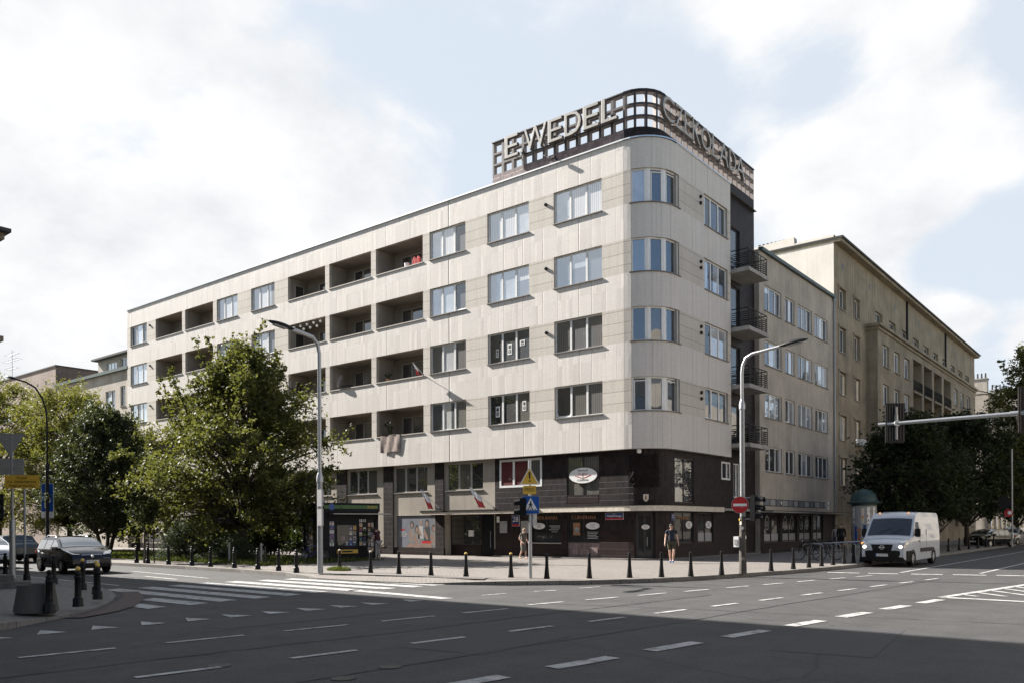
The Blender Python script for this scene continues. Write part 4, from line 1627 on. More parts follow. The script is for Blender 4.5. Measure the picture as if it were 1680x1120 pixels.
for i in range(4):     # rounded corner of the lattice: posts and rails
    t0, t1 = 22.5 * i, 22.5 * (i + 1)
    a0, a1 = t0 + 2.2, t1 - 2.2
    zb = Z1
    for (p, q) in ((t0, a0), (a1, t1)):
        arcq(la, p, q, Z1, Z2, RS, 'dark_lattice', SCX, SCY)
        arcq(la, p, q, Z1, Z2, RS - 0.26, 'lattice_render', SCX, SCY)
    for t in (a0, a1):
        la.face([arcp(t, Z1, RS, SCX, SCY), arcp(t, Z2, RS, SCX, SCY), arcp(t, Z2, RS - 0.26, SCX, SCY), arcp(t, Z1, RS - 0.26, SCX, SCY)], 'lattice_render')
    zz = [Z1] + [v for r in rows for v in r] + [Z2]
    for k in range(0, 8, 2):
        lo_, hi = zz[k], zz[k + 1]
        for (p, q) in ((a0, (a0 + a1) / 2), ((a0 + a1) / 2, a1)):
            arcq(la, p, q, lo_, hi, RS, 'dark_lattice', SCX, SCY)
            arcq(la, p, q, lo_, hi, RS - 0.26, 'lattice_render', SCX, SCY)
            for z in (lo_, hi):
                la.face([arcp(p, z, RS, SCX, SCY), arcp(q, z, RS, SCX, SCY), arcp(q, z, RS - 0.26, SCX, SCY), arcp(p, z, RS - 0.26, SCX, SCY)], 'lattice_render')
nr = 18
pit = (47.7 - SCY) / nr
hs = [(SCY + 0.035 + pit * i, SCY + pit * (i + 1) - 0.035, a, b) for i in range(nr) for a, b in rows]
wall_holes(la, FSR, SCY, 47.7, Z1, Z2, hs, 0.26, 'dark_lattice', 'lattice_render')
wall_holes(la, FSR, SCY, 47.7, Z1, Z2, hs, 0.0, 'lattice_render', 'lattice_render', d=0.26)
la.face([(XS, 47.7, Z1), (XS, 47.7, Z2), (XS - 0.26, 47.7, Z2), (XS - 0.26, 47.7, Z1)], 'dark_lattice')
la.build('sign_lattice', BL, world=True)
cp = MB()
FS.block(cp, -29.53, SCX, Z2, Z2 + 0.05, -0.04, 0.3, 'dark_lattice')
FSR.block(cp, SCY, 47.73, Z2, Z2 + 0.05, -0.04, 0.3, 'dark_lattice')
for i in range(0, 90, 15):
    arcq(cp, i, i + 15, Z2, Z2 + 0.06, RS + 0.05, 'dark_lattice', SCX, SCY)
    for z, f in ((Z2, 1), (Z2 + 0.06, 0)):
        q = [arcp(i, z, RS + .05, SCX, SCY), arcp(i + 15, z, RS + .05, SCX, SCY), arcp(i + 15, z, RS - .3, SCX, SCY), arcp(i, z, RS - .3, SCX, SCY)]
        cp.face(q[::-1] if f else q, 'dark_lattice')
cp.build('coping', BL, world=True)


def letter(ch, fr, u0, u1, z0, z1, out):
    """channel letter: dark box with a raised pale rim and face, fitted to its width and height"""
    probe = MB()
    text_mesh(probe, ch, Matrix.Identity(4), 1.0, 'letter_face', 0.0)
    xs = [p[0] for p in probe.v]
    ys = [p[1] for p in probe.v]
    sx, sy = (u1 - u0) / (max(xs) - min(xs)), (z1 - z0) / (max(ys) - min(ys))
    if ch == '.':
        sy = sx
    cx, cy = (max(xs) + min(xs)) / 2, min(ys)
    o = MB()
    for (dep, zo, mat, side, bev) in ((0.08, 0.0, 'letter_face', 'letter_side', 0.012), ):
        M = fr.M((u0 + u1) / 2, z0, out) @ Matrix.Diagonal((sx, sy, 1, 1)) @ Matrix.Translation((-cx, -cy, zo))
        text_mesh(o, ch, M, 1.0, mat, dep, 1.0, side, bev, thin=-0.012)
    # standoffs back to the lattice
    for f in (0.3, 0.7):
        o.tube([fr.p(u0 + (u1 - u0) * f, z0 + 0.25 * (z1 - z0) if ch != '.' else z0 + 0.1, -out), fr.p(u0 + (u1 - u0) * f, z0 + 0.25 * (z1 - z0) if ch != '.' else z0 + 0.1, 0.02)], 0.02, 'dark_metal', 5)
    return o.build('letter', BL, world=True)


for ch, a, b in [('E', -28.34, -27.41), ('.', -27.3, -27.08), ('W', -27.0, -25.5), ('E', -25.42, -24.5), ('D', -24.36, -23.33), ('E', -23.22, -22.28), ('L', -22.12, -21.22)]:
    letter(ch, FS, a, b, 21.76, 22.95 if ch != '.' else 22.0, 0.28)
for ch, a, b in [('C', 35.82, 37.02), ('Z', 37.1, 37.95), ('E', 38.08, 38.88), ('K', 39.0, 39.93), ('O', 39.98, 41.2), ('L', 41.32, 42.1), ('A', 42.2, 43.4), ('D', 43.5, 44.4), ('A', 44.45, 45.62)]:
    letter(ch, FSR, a, b, 21.66, 22.86, 0.24)
sm = MB()
sm.tube([FS.p(-25.1, 20.95, 0), FS.p(-25.1, 20.98, -0.3)], 0.04, 'black_paint', 6)
sm.box(-25.22, -24.98, 34.72, 34.86, 20.9, 21.02, 'black_paint')
sm.build('floodlight', BL, world=True)

# ---------------------------------------------------------------- four-storey wing up the main street
WG = thing('side_wing', 'four-storey grey-beige wing with green gutter right of the lettered corner block', 'building', (-25, 54.6, 0))
XW = -19.3
FW = Frame((XW, 0, 0), (0, 1, 0))
WC = [(48.53, 51.3, P3), (51.93, 53.6, [0.5]), (54.2, 56.95, P3), (57.5, 60.2, P3)]
WZ = [(5.08, 6.6), (8.35, 9.87), (11.53, 13.05), (14.8, 16.38)]
m = MB()
wh = [(a, b, z0, z1) for a, b, _ in WC for z0, z1 in WZ]
SHP = [(48.3, 50.9), (51.3, 53.9), (54.3, 56.6), (57.0, 59.0)]
wh += [(a, b, 0.75, 2.5) for a, b in SHP]
wall_holes(m, FW, 47.7, 61.6, 2.56, 18.3, [h for h in wh if h[2] > 3], 0.16, 'wing_render', 'wing_render')
wall_holes(m, FW, 47.7, 61.6, 0, 2.56, [h for h in wh if h[2] < 3], 0.16, 'dark_tile', 'dark_frame')
m.face([(XW, 47.7, 0), (XW, 47.7, 18.3), (-30, 47.7, 18.3), (-30, 47.7, 0)], 'wing_render')
m.build('wall', WG, world=True)
m = MB()
m.face([(XW, 47.7, 18.28), (XW, 61.6, 18.28), (-31, 61.6, 18.6), (-31, 47.7, 18.6)], 'green_roof')
FW.block(m, 47.72, 61.6, 18.22, 18.42, -0.22, 0.05, 'green_roof')
m.build('roof', WG, world=True)
m = MB()
m.tube([(XW + 0.1, 61.4, 18.2), (XW + 0.1, 61.4, 0.2)], 0.07, 'grey_pole', 8)
m.tube([(XW + 0.1, 61.4, 18.25), (XW + 0.1, 61.4, 18.0)], 0.12, 'grey_pole', 8)
m.build('drainpipe', WG, world=True)
WGL = [[([D_, D_, P_], None), ([D_, D_], None), ([D_, P_, D_], None), ([D_, D_, D_], None)],
       [([P_, P_, P_], None), ([B_, P_], {0: 't'}), ([P_, P_, P_], None), ([P_, P_, P_], None)],
       [([B_, P_, B_], {2: 't'}), ([B_, P_], None), ([D_, B_, P_], None), ([B_, P_, B_], None)],
       [([B_, B_, B_], {2: 't'}), ([B_, B_], {0: 's'}), ([B_, B_, B_], {2: 's'}), ([B_, B_, B_], {2: 's'})]]
for r in range(4):
    for k, (a, b, fr_) in enumerate(WC):
        add_window(WG, FW, a, b, WZ[r][0], WZ[r][1], fr_, WGL[r][k][0], d=0.1, sash=WGL[r][k][1], mw=0.1)
for k, (a, b) in enumerate(SHP):
    w = add_window(WG, FW, a, b, 0.75, 2.5, [0.5], ['glass_shop'], d=0.08, fm='dark_frame', sill=None, mw=0.08, name='shop_window')
    for f in (0.27, 0.74):
        if (k, f) in ((0, 0.74), (3, 0.74)):
            continue
        rg = MB()
        M = FW.M(a + (b - a) * f, 1.95, -0.09)
        n = 26
        for i in range(n):
            t0, t1 = 2 * math.pi * i / n, 2 * math.pi * (i + 1) / n
            rg.face([M @ Vector((x * math.cos(t), y * math.sin(t), 0)) for (x, y, t) in ((0.24, 0.38, t0), (0.31, 0.45, t0), (0.31, 0.45, t1), (0.24, 0.38, t1))], 'print_grey')
        text_mesh(rg, 'a', M @ Matrix.Translation((0, 0.0, 0.004)), 0.72, 'print_grey', 0.002, 0.8)
        rg.build('round_emblem', w, world=True)
    fq = MB()
    FW.quad(fq, a + 0.1, a + (b - a) * 0.46, 0.85, 1.28, 0.105, 'print_grey')
    FW.quad(fq, a + (b - a) * 0.54, b - 0.1, 0.85, 1.28, 0.105, 'print_grey')
    fq.build('frosted_strip', w, world=True)
m = MB()
FW.block(m, 48.2, 60.3, 2.98, 3.42, -0.012, 0.1, 'glass_net')
for k in range(12):
    FW.block(m, 48.3 + k, 49.15 + k - 0.1 * (k % 3), 3.03, 3.37, -0.03, 0.1, 'print_grey' if k % 2 else 'glass_pale')
m.build('fanlight_band', WG, world=True)
m = MB()
FW.block(m, 47.75, 62.5, 2.58, 2.66, -0.75, 0.0, 'concrete')
FW.block(m, 47.75, 62.5, 2.66, 2.70, -0.78, 0.0, 'dark_metal')
m.build('canopy', WG, world=True)

# ---------------------------------------------------------------- tall old block behind it
OB = thing('tenement_block', 'tall ochre old block with pillared loggias and long cornice up the main street', 'building', (-26, 90, 0))
XO, XB = -19.3, -18.4
FO = Frame((XO, 0, 0), (0, 1, 0))
FB = Frame((XB, 0, 0), (0, 1, 0))
OZ = [(4.75, 6.81), (8.1, 9.96), (11.48, 13.21), (14.62, 16.49), (17.85, 19.4)]
YB0, YB1 = 69.6, 111.0
m = MB()
oh = [(a, b, z0, z1) for a, b in ((62.65, 64.6), (66.3, 68.1)) for z0, z1 in OZ]
att = [72.3, 76.6, 80.9, 85.1, 89.3, 93.5, 97.8, 102, 106.2, 110.3]
oh += [(y, y + 2.2, 18.75, 19.6) for y in att]
wall_holes(m, FO, 61.6, 116, 0, 22.4, oh, 0.25, 'old_render', 'old_render')
m.face([(XO, 116, 0), (-32, 116, 0), (-32, 116, 22.4), (XO, 116, 22.4)], 'old_render')
m.build('wall', OB, world=True)
m = MB()
gp = [(-34, 23.2), (-25.04, 23.27), (-22.2, 23.4), (-22.15, 22.85), (-21.9, 22.95), (XO + 0.02, 22.95)]
m.face([(XO + 0.02, 61.58, 15.0)] + [(x, 61.58, z) for x, z in gp[::-1]] + [(-34, 61.58, 15.0)], 'gable_render')
for i in range(len(gp) - 1):
    a, b = gp[i], gp[i + 1]
    m.face([(a[0], 61.58, a[1]), (b[0], 61.58, b[1]), (b[0], 62.2, b[1]), (a[0], 62.2, a[1])], 'concrete')
m.build('gable_wall', OB, world=True)
m = MB()
for k in range(9):
    m.box(-25.0 + k * 0.32, -24.86 + k * 0.32, 61.7, 61.9, 23.25, 23.42, 'dark_metal')
m.build('parapet_vents', OB, world=True)
m = MB()
m.box(-32, -18.75, 61.55, 116.1, 22.4, 22.62, 'old_render')
m.box(-32, -18.6, 61.5, 116.2, 22.62, 22.75, 'roof_felt')
m.build('cornice', OB, world=True)
BZ = [(1.6, 3.6), (4.9, 6.8), (8.2, 10.05), (11.5, 13.3), (14.68, 16.5)]
BC = [(71.1, 73.0), (74.6, 76.4), (78.0, 79.8), (99.0, 100.9), (102.4, 104.2), (106.0, 107.9)]
LGG = [(81.1, 84.4), (85.25, 88.5), (89.4, 92.85), (93.85, 97.2)]
bh = [(a, b, z0, z1) for a, b in BC for z0, z1 in BZ] + [(a, b, 4.0, 16.82, 1.3) for a, b in LGG]
m = MB()
wall_holes(m, FB, YB0, YB1, 0, 17.4, bh, 0.25, 'old_render', 'old_render')
m.face([(XB, YB0, 0), (XB, YB0, 17.4), (XO, YB0, 17.4), (XO, YB0, 0)], 'old_render')
m.face([(XB, YB1, 0), (XO, YB1, 0), (XO, YB1, 17.4), (XB, YB1, 17.4)], 'old_render')
for a, b in LGG:
    FB.quad(m, a, b, 4.0, 16.82, 1.3 - 0.41, 'old_render')
m.build('projecting_bay', OB, world=True)
m = MB()
m.box(XO, XB + 0.12, YB0 - 0.15, YB1 + 0.1, 17.4, 17.62, 'old_render')
m.box(XO, XB + 0.32, YB0 - 0.35, YB1 + 0.3, 17.62, 17.85, 'old_render')
m.build('bay_cornice', OB, world=True)
rr_ = random.Random(8)
for a, b in ((62.65, 64.6), (66.3, 68.1)):
    for z0, z1 in OZ:
        add_window(OB, FO, a + 0.25, b - 0.25, z0, z1, [0.5], [rr_.choice([B_, D_, P_, NN])], d=0.2, sill='concrete', sill_out=0.1)
        fm_ = MB()
        for (p, q, r, s) in ((a, a + 0.22, z0, z1), (b - 0.22, b, z0, z1)):
            FO.block(fm_, p, q, r, s, -0.04, 0.24, 'old_render')
        FO.block(fm_, a - 0.06, b + 0.06, z1 + 0.002, z1 + 0.18, -0.08, 0.1, 'old_render')
        fm_.build('window_surround', OB, world=True)
for y in att:
    add_window(OB, FO, y, y + 2.2, 18.75, 19.6, [0.5], [D_], d=0.2, fm='grey_frame', sill=None, fw=0.1)
for a, b in BC:
    for z0, z1 in BZ[2:]:
        add_window(OB, FB, a, b, z0, z1, [0.5], [rr_.choice([B_, P_, D_, B_])], d=0.18, sill='concrete', sill_out=0.14, fw=0.1)
for a, b in LGG:
    for zf in (7.5, 10.75, 14.0):
        sl = MB()
        FB.block(sl, a, b, zf - 0.2, zf, -0.1, 0.88, 'old_render')
        o = sl.build('loggia_floor', OB, world=True)
        rl = MB()
        for k in range(10):
            y = a + 0.08 + (b - a - 0.16) * k / 9
            rl.tube([FB.p(y, zf, -0.05), FB.p(y, zf + 0.95, -0.05)], 0.03, 'black_paint', 4)
        for z in (0.12, 0.5, 0.95):
            rl.tube([FB.p(a, zf + z, -0.05), FB.p(b, zf + z, -0.05)], 0.035, 'black_paint', 4)
        rl.build('railing', o, world=True)
        add_window(o, FB, a + 0.5, a + 1.7, zf + 0.05, zf + 2.2, [0.5], [D_], d=0.78, fm='grey_frame', sill=None, name='balcony_door')
for y in (82.5, 99.0):
    m = MB()
    m.tube([(XO + 0.1, y, 22.4), (XO + 0.1, y, 17.9)], 0.09, 'dark_metal', 6)
    m.build('drainpipe', OB, world=True)
for y in (63.5, 70.5, 78.5, 87.0, 91.8, 100, 104.8, 109.5):
    m = MB()
    FO.block(m, y, y + 0.4, 20.9, 21.35, -0.01, 0.1, 'dark_frame')
    m.build('attic_vent', OB, world=True)
m = MB()
FO.block(m, 66.6, 67.9, 8.0, 8.45, -0.5, -0.06, 'white_paint')
for k in range(4):
    FO.block(m, 66.7, 67.8, 8.06 + 0.09 * k, 8.1 + 0.09 * k, -0.52, -0.49, 'print_grey')
m.build('air_conditioner', OB, world=True)

# ---------------------------------------------------------------- far block with chimneys at the end of the street
FBK = thing('chimney_block', 'distant pale block with rows of chimney pots behind the right-hand trees', 'building', (-24, 150, 0))
FF2 = Frame((-18.2, 0, 0), (0, 1, 0))
m = MB()
fz = [(z, z + 1.7) for z in (1.2, 4.6, 8.0, 11.4, 14.8)]
fh = [(120.5 + 4 * k, 122.2 + 4 * k, a, b) for k in range(14) for a, b in fz]
wall_holes(m, FF2, 118.5, 178, 0, 18.3, fh, 0.2, 'old_render', 'old_render')
m.face([(-18.2, 118.5, 0), (-18.2, 118.5, 18.3), (-34, 118.5, 18.3), (-34, 118.5, 0)], 'pale_render')
m.build('wall', FBK, world=True)
m = MB()
m.face([(-17.8, 118.4, 18.3), (-17.8, 178, 18.3), (-26, 178, 21.0), (-26, 118.4, 21.0)], 'roof_felt')
m.face([(-18.2, 118.45, 18.3), (-26, 118.45, 21.0), (-34, 118.45, 18.3)], 'pale_render')
m.build('roof', FBK, world=True)
for (x, y, w_, n) in ((-21.0, 128, 2.4, 5), (-20.3, 140, 2.0, 4), (-19.6, 148, 1.5, 3)):
    m = MB()
    m.box(x - w_ / 2, x + w_ / 2, y, y + 1.2, 18.3, 21.6, 'pale_render')
    m.box(x - w_ / 2 - 0.1, x + w_ / 2 + 0.1, y - 0.1, y + 1.3, 21.6, 21.75, 'concrete')
    o = m.build('chimney', FBK, world=True)
    for k in range(n):
        q = MB()
        q.tube([(x - w_ / 2 + 0.25 + (w_ - 0.5) * k / (n - 1), y + 0.6, 21.75), (x - w_ / 2 + 0.25 + (w_ - 0.5) * k / (n - 1), y + 0.6, 22.5)], [0.13, 0.1], 'dark_metal', 6)
        q.build('chimney_pot', o, world=True)
for k in range(14):
    for i, (a, b) in enumerate(fz):
        if i >= 1 and k < 12:
            m = MB()
            FF2.quad(m, 120.5 + 4 * k, 122.2 + 4 * k, a, b, 0.15, [B_, D_, P_][(k + i) % 3])
            FF2.block(m, 121.32 + 4 * k, 121.4 + 4 * k, a, b, 0.1, 0.16, 'white_frame')
            m.build('window', FBK, world=True)

# ---------------------------------------------------------------- left: low wing, brown block
LW = thing('low_wing', 'low pale wing with dark roof edge and set-back top storey at left', 'building', (-78, 40, 0))
FL_ = Frame((0, 35.25, 0), (1, 0, 0))
m = MB()
lh = [(-75.7, -73.9, 12.2, 14.2), (-72.9, -72.0, 12.6, 14.4), (-80.6, -78.4, 12.2, 14.2)] + [(x, x + 2.4, z, z + 1.7) for x in (-84.5, -80.6, -76.4) for z in (2.0, 5.4, 8.8)]
wall_holes(m, FL_, -86, -71.2, 0, 15.75, lh, 0.2, 'pale_render', 'pale_render')
m.face([(-86, 36.9, 15.75), (-71.2, 36.9, 15.75), (-71.2, 36.9, 17.8), (-86, 36.9, 17.8)], 'pale_render') if False else None
m.build('wall', LW, world=True)
for i, h in enumerate(lh):
    add_window(LW, FL_, h[0], h[1], h[2], h[3], [0.5], [P_, D_, C_][i % 3:i % 3 + 1], d=0.1, sash={1: 't'} if i == 0 else None)
m = MB()
FL_.block(m, -86.1, -71.2, 15.75, 16.02, -0.25, 8.0, 'green_roof')
m.build('roof_edge', LW, world=True)
m = MB()
F3 = Frame((0, 36.7, 0), (1, 0, 0))
th3 = [(-78.6, -76.6, 16.35, 17.35), (-75.9, -74.5, 16.35, 17.5)]
wall_holes(m, F3, -80.3, -71.25, 16.0, 17.75, th3, 0.2, 'pale_render', 'pale_render')
m.face([(-80.3, 36.7, 16.0), (-80.3, 36.7, 17.75), (-80.3, 44, 17.75), (-80.3, 44, 16.0)], 'pale_render')
o = m.build('top_storey', LW, world=True)
m = MB()
F3.block(m, -80.7, -71.25, 17.75, 17.92, -0.5, 8, 'roof_felt')
m.build('top_roof', LW, world=True)
add_window(LW, F3, -78.6, -76.6, 16.35, 17.35, P3, [C_], d=0.1)
add_window(LW, F3, -75.9, -74.5, 16.35, 17.5, [0.5], [D_], d=0.1)
m = MB()
m.box(-73.0, -72.2, 39, 39.8, 17.9, 19.4, 'white_paint')
m.build('chimney', LW, world=True)

BB = thing('brown_block', 'brown flat-roofed block beyond the low wing at the far left', 'building', (-100, 45, 0))
F4 = Frame((0, 35.2, 0), (1, 0, 0))
m = MB()
bh4 = [(-89.6, -87.2, 13.2, 15.6, 0.9), (-95, -92.6, 13.2, 15.2, 0.2), (-99.5, -97.1, 13.2, 15.2, 0.2), (-95, -92.6, 9.6, 11.6, 0.2), (-89.6, -87.2, 9.6, 11.6, 0.2)]
wall_holes(m, F4, -125, -86.05, 0, 17.85, bh4, 0.2, 'brown_render', 'brown_render')
m.face([(-86.05, 35.2, 0), (-86.05, 52, 0), (-86.05, 52, 17.85), (-86.05, 35.2, 17.85)], 'brown_brick')
m.face([(-125, 35.2, 17.8), (-86.05, 35.2, 17.8), (-86.05, 52, 17.8), (-125, 52, 17.8)], 'roof_felt')
m.build('wall', BB, world=True)
m = MB()
F4.block(m, -125, -85.98, 17.85, 17.97, -0.08, 0.3, 'roof_felt')
m.box(-86.1, -85.97, 35.5, 52, 17.85, 17.97, 'roof_felt')
m.build('coping', BB, world=True)
for h in bh4:
    add_window(BB, F4, h[0], h[1], h[2], h[3], P3, [P_, C_], d=h[4] - 0.08)
for k in range(4):
    m = MB()
    F4.block(m, -94.5 + 2.0 * k, -94.2 + 2.0 * k, 16.3, 16.55, -0.01, 0.1, 'dark_frame')
    m.build('vent', BB, world=True)
an = MB()
an.tube([(-104.5, 38, 17.9), (-104.5, 38, 22.4)], 0.03, 'grey_pole', 5)
for z, l in ((21.9, 1.4), (21.2, 1.9), (20.3, 1.2)):
    an.tube([(-104.5 - l, 38, z), (-104.5 + l, 38, z)], 0.018, 'grey_pole', 4)
    for k in range(5):
        an.tube([(-104.5 - l + l * k / 2, 37.6, z), (-104.5 - l + l * k / 2, 38.4, z)], 0.012, 'grey_pole', 4)
tag(an.build('roof_aerial', loc=(-104.5, 38, 17.9), world=True), 'thin roof aerial standing on the brown flat-roofed block', 'aerial')

# ---------------------------------------------------------------- near-left corner house: seen only by its ledges, its shadow and its mirror image in the windows
NL = thing('corner_house', 'house at the left picture edge of which only cornice ends and steps show', 'building', (-50, 0, 0))
XL0, XL1, YL, HL = -78.0, -25.7, 8.35, 23.2
m = MB()
FN = Frame((XL0, YL, 0), (1, 0, 0))
F5 = Frame((XL1, YL, 0), (-1, 0, 0))
F6 = Frame((XL1, YL, 0), (0, -1, 0))
F5.n = Vector((0, 1, 0))
F6.n = Vector((1, 0, 0))
nh = [(2.0 + 4.2 * k, 4.2 + 4.2 * k, z, z + 1.8) for k in range(12) for z in (1.2, 4.2, 7.6, 11.0, 14.4, 17.8)]
L5 = XL1 - XL0
wall_holes(m, F5, 0, L5, 0, HL, nh, 0.2, 'old_render', 'old_render')
wall_holes(m, F6, 0, 45, 0, HL, [], 0.2, 'old_render', 'old_render')
m.face([(XL0, YL, 0), (XL0, -36, 0), (XL0, -36, HL), (XL0, YL, HL)], 'old_render')
m.face([(XL0, -36, 0), (XL1, -36, 0), (XL1, -36, HL), (XL0, -36, HL)], 'old_render')
m.face([(XL0, YL, HL), (XL1, YL, HL), (XL1, -36, HL), (XL0, -36, HL)], 'roof_felt')
m.build('wall', NL, world=True)
for k in range(12):
    for z in (4.2, 7.6, 11.0, 14.4, 17.8):
        w = MB()
        a, b = 2.0 + 4.2 * k, 4.2 + 4.2 * k
        F5.quad(w, a, b, z, z + 1.8, 0.15, 'glass_dark')
        F5.block(w, (a + b) / 2 - 0.06, (a + b) / 2 + 0.06, z, z + 1.8, 0.08, 0.16, 'white_frame')
        F5.block(w, a, a + 0.1, z, z + 1.8, 0.08, 0.16, 'white_frame')
        F5.block(w, b - 0.1, b, z, z + 1.8, 0.08, 0.16, 'white_frame')
        w.build('window', NL, world=True)
m = MB()
m.box(-40, XL1 + 0.55, YL - 2, YL + 0.62, 9.78, 9.95, 'old_render')
m.box(-40, XL1 + 0.75, YL - 2, YL + 0.72, 9.95, 10.05, 'roof_felt')
m.build('ledge', NL, world=True)
m = MB()
m.box(-40, XL1 + 0.5, YL - 2, YL + 0.6, 6.98, 7.12, 'old_render')
m.build('ledge', NL, world=True)
m = MB()
m.box(-30, XL1 + 0.3, YL, YL + 1.35, 0.1, 0.30, 'dark_concrete')
m.box(-30, XL1 + 0.05, YL, YL + 1.0, 0.30, 0.50, 'dark_concrete')
m.build('doorstep', NL, world=True, bevel=0.01)

# unseen terrace added across the main street for dark reflections and less skylight
OP = thing('opposite_shade_terrace', 'long grey terrace outside the picture, added for dark reflections and shade', 'building', (20, 60, 0))
m = MB()
FOP = Frame((16, 0, 0), (0, -1, 0))
FOP.n = Vector((-1, 0, 0))
wall_holes(m, FOP, -150, -12, 0, 20, [(-140 + 5 * k, -137.6 + 5 * k, z, z + 1.8) for k in range(25) for z in (1.0, 4.4, 7.8, 11.2, 15.2)], 0.2, 'beige_render', 'beige_render')
m.face([(16, 12, 0), (40, 12, 0), (40, 12, 20), (16, 12, 20)], 'beige_render')
m.face([(16, 12, 20), (40, 12, 20), (40, 150, 20), (16, 150, 20)], 'roof_felt')
m.build('wall', OP, world=True)
m = MB()
FOP.quad(m, -150, -12, 0.5, 19, 0.15, 'glass_dark')
m.build('glazing', OP, world=True)

OC = thing('corner_shade_terrace', 'unseen grey terrace behind the viewer, added to cut skylight on the foreground', 'building', (20, -30, 0))  # unseen block added behind the viewer to lower ambient light on the crossing
m = MB()
FOC = Frame((0, -16, 0), (-1, 0, 0))
wall_holes(m, FOC, -50, 12, 0, 19, [(-48 + 4.5 * k, -45.8 + 4.5 * k, z, z + 1.8) for k in range(13) for z in (1.0, 4.4, 7.8, 11.2, 14.6)], 0.2, 'beige_render', 'beige_render')
m.face([(-12, -16, 0), (-12, -45, 0), (-12, -45, 19), (-12, -16, 19)], 'beige_render')
m.face([(-12, -16, 19), (-12, -45, 19), (50, -45, 19), (50, -16, 19)], 'roof_felt')
m.build('wall', OC, world=True)
m = MB()
FOC.quad(m, -50, 12, 0.5, 18, 0.15, 'glass_dark')
m.build('glazing', OC, world=True)

# ---------------------------------------------------------------- bollards
ZP = 0.12


def bollard_ornate(label, loc, group, ball='black_paint'):
    t = thing('bollard', label, 'bollard', loc, 0, group)
    m = MB()
    m.lathe([(0.0, 0.0), (0.115, 0.0), (0.115, 0.03), (0.105, 0.05), (0.105, 0.16), (0.09, 0.19), (0.07, 0.21), (0.066, 0.24), (0.072, 0.27), (0.066, 0.30),
             (0.066, 0.60), (0.075, 0.62), (0.075, 0.65), (0.06, 0.67), (0.066, 0.69), (0.066, 0.74), (0.05, 0.76), (0.03, 0.775), (0.0, 0.775)], 'black_paint', seg=14, caps=False)
    m.build('post', t, smooth=True)
    b = MB()
    b.lathe([(0.0, 0.765)] + [(0.052 * math.sin(R_(a)), 0.815 - 0.052 * math.cos(R_(a))) for a in range(20, 180, 20)] + [(0.0, 0.867)], ball, seg=12, caps=False)
    b.build('ball_top', t, smooth=True)
    return t


def bollard_taper(label, loc, group, top='black_paint'):
    t = thing('bollard', label, 'bollard', loc, 0, group)
    m = MB()
    m.lathe([(0.0, 0.0), (0.10, 0.0), (0.10, 0.02), (0.085, 0.10), (0.055, 0.42), (0.05, 0.70), (0.056, 0.705), (0.056, 0.73), (0.05, 0.735), (0.05, 0.765)], 'black_paint', seg=14, caps=False)
    m.build('post', t, smooth=True)
    b = MB()
    b.lathe([(0.05, 0.765), (0.054, 0.77), (0.052, 0.80), (0.03, 0.82), (0.0, 0.825)], top, seg=12, caps=False)
    b.build('cap', t, smooth=True)
    return t


ORD = ['first', 'second', 'third', 'fourth', 'fifth', 'sixth', 'seventh', 'eighth', 'ninth', 'tenth']
A_ = [(-25.6, 18.95), (-27.2, 19.3), (-28.8, 19.45), (-30.7, 19.6), (-32.6, 19.65), (-34.2, 19.7), (-36.3, 19.75), (-38.3, 19.8), (-39.3, 19.75)]
o0 = bollard_ornate('black ornate bollard on the sunny kerb, ' + ORD[0] + ' left of the kiosk lamp post', (*A_[0], ZP), 'ornate black bollards along the side-street kerb')
for i, p in enumerate(A_[1:], 1):
    dup(o0, (*p, ZP), 0.3 * i, 'black ornate bollard on the sunny kerb, ' + ORD[i] + ' left of the kiosk lamp post')
N_ = [((-18.45, 7.98), 'yellow-topped black bollard at the shaded corner, the nearest of the four'), ((-23.3, 10.2), 'yellow-topped black bollard at the shaded corner, left-hand far one of the four'),
      ((-19.95, 9.08), 'yellow-topped black bollard at the shaded corner, right-hand near one of the four'), ((-21.6, 9.8), 'yellow-topped black bollard at the shaded corner, half hidden behind the right-hand near one')]
o1 = bollard_ornate(N_[0][1], (*N_[0][0], ZP), 'yellow-topped bollards on the shaded corner', 'ball_yellow')
for p, l in N_[1:]:
    dup(o1, (*p, ZP), 0.4, l)
for p, l in [((-17.45, 7.0), 'black ball-topped bollard standing right in front of the concrete planter'), ((-26.6, 10.8), 'black ball-topped bollard in shade before the near wheel of the dark estate car'),
             ((-29.4, 11.1), 'black ball-topped bollard just right of the yellow notice pole'), ((-31.2, 11.1), 'black ball-topped bollard at the left picture edge by the doorstep')]:
    dup(o0, (*p, ZP), 0.2, l, 'black ball-topped bollards on the shaded corner')
T_ = [((-25.6, 21.0), 'tapered black bollard growing out of a grass tuft before the kiosk', 'cream_paint'), ((-23.05, 20.35), 'tapered black bollard with pale cap, second right of the kiosk lamp post', 'cream_paint'),
      ((-21.6, 20.4), 'tapered black bollard, third right of the kiosk lamp post', None), ((-20.0, 20.4), 'tapered black bollard, fourth right of the kiosk lamp post', None),
      ((-18.6, 20.65), 'tapered black bollard before the dark entrance door, fifth right of the kiosk lamp post', 'ball_yellow'), ((-17.1, 21.2), 'tapered black bollard just left of the crossing sign pole', 'ball_yellow')]
CG = 'tapered black bollards round the sunny corner'
t0 = bollard_taper(T_[2][1], (*T_[2][0], ZP), CG)
t1 = bollard_taper(T_[0][1], (*T_[0][0], ZP), CG, 'cream_paint')
t2 = bollard_taper(T_[4][1], (*T_[4][0], ZP), CG, 'ball_yellow')
dup(t1, (*T_[1][0], ZP), 0, T_[1][1])
dup(t0, (*T_[3][0], ZP), 0, T_[3][1])
dup(t2, (*T_[5][0], ZP), 0, T_[5][1])
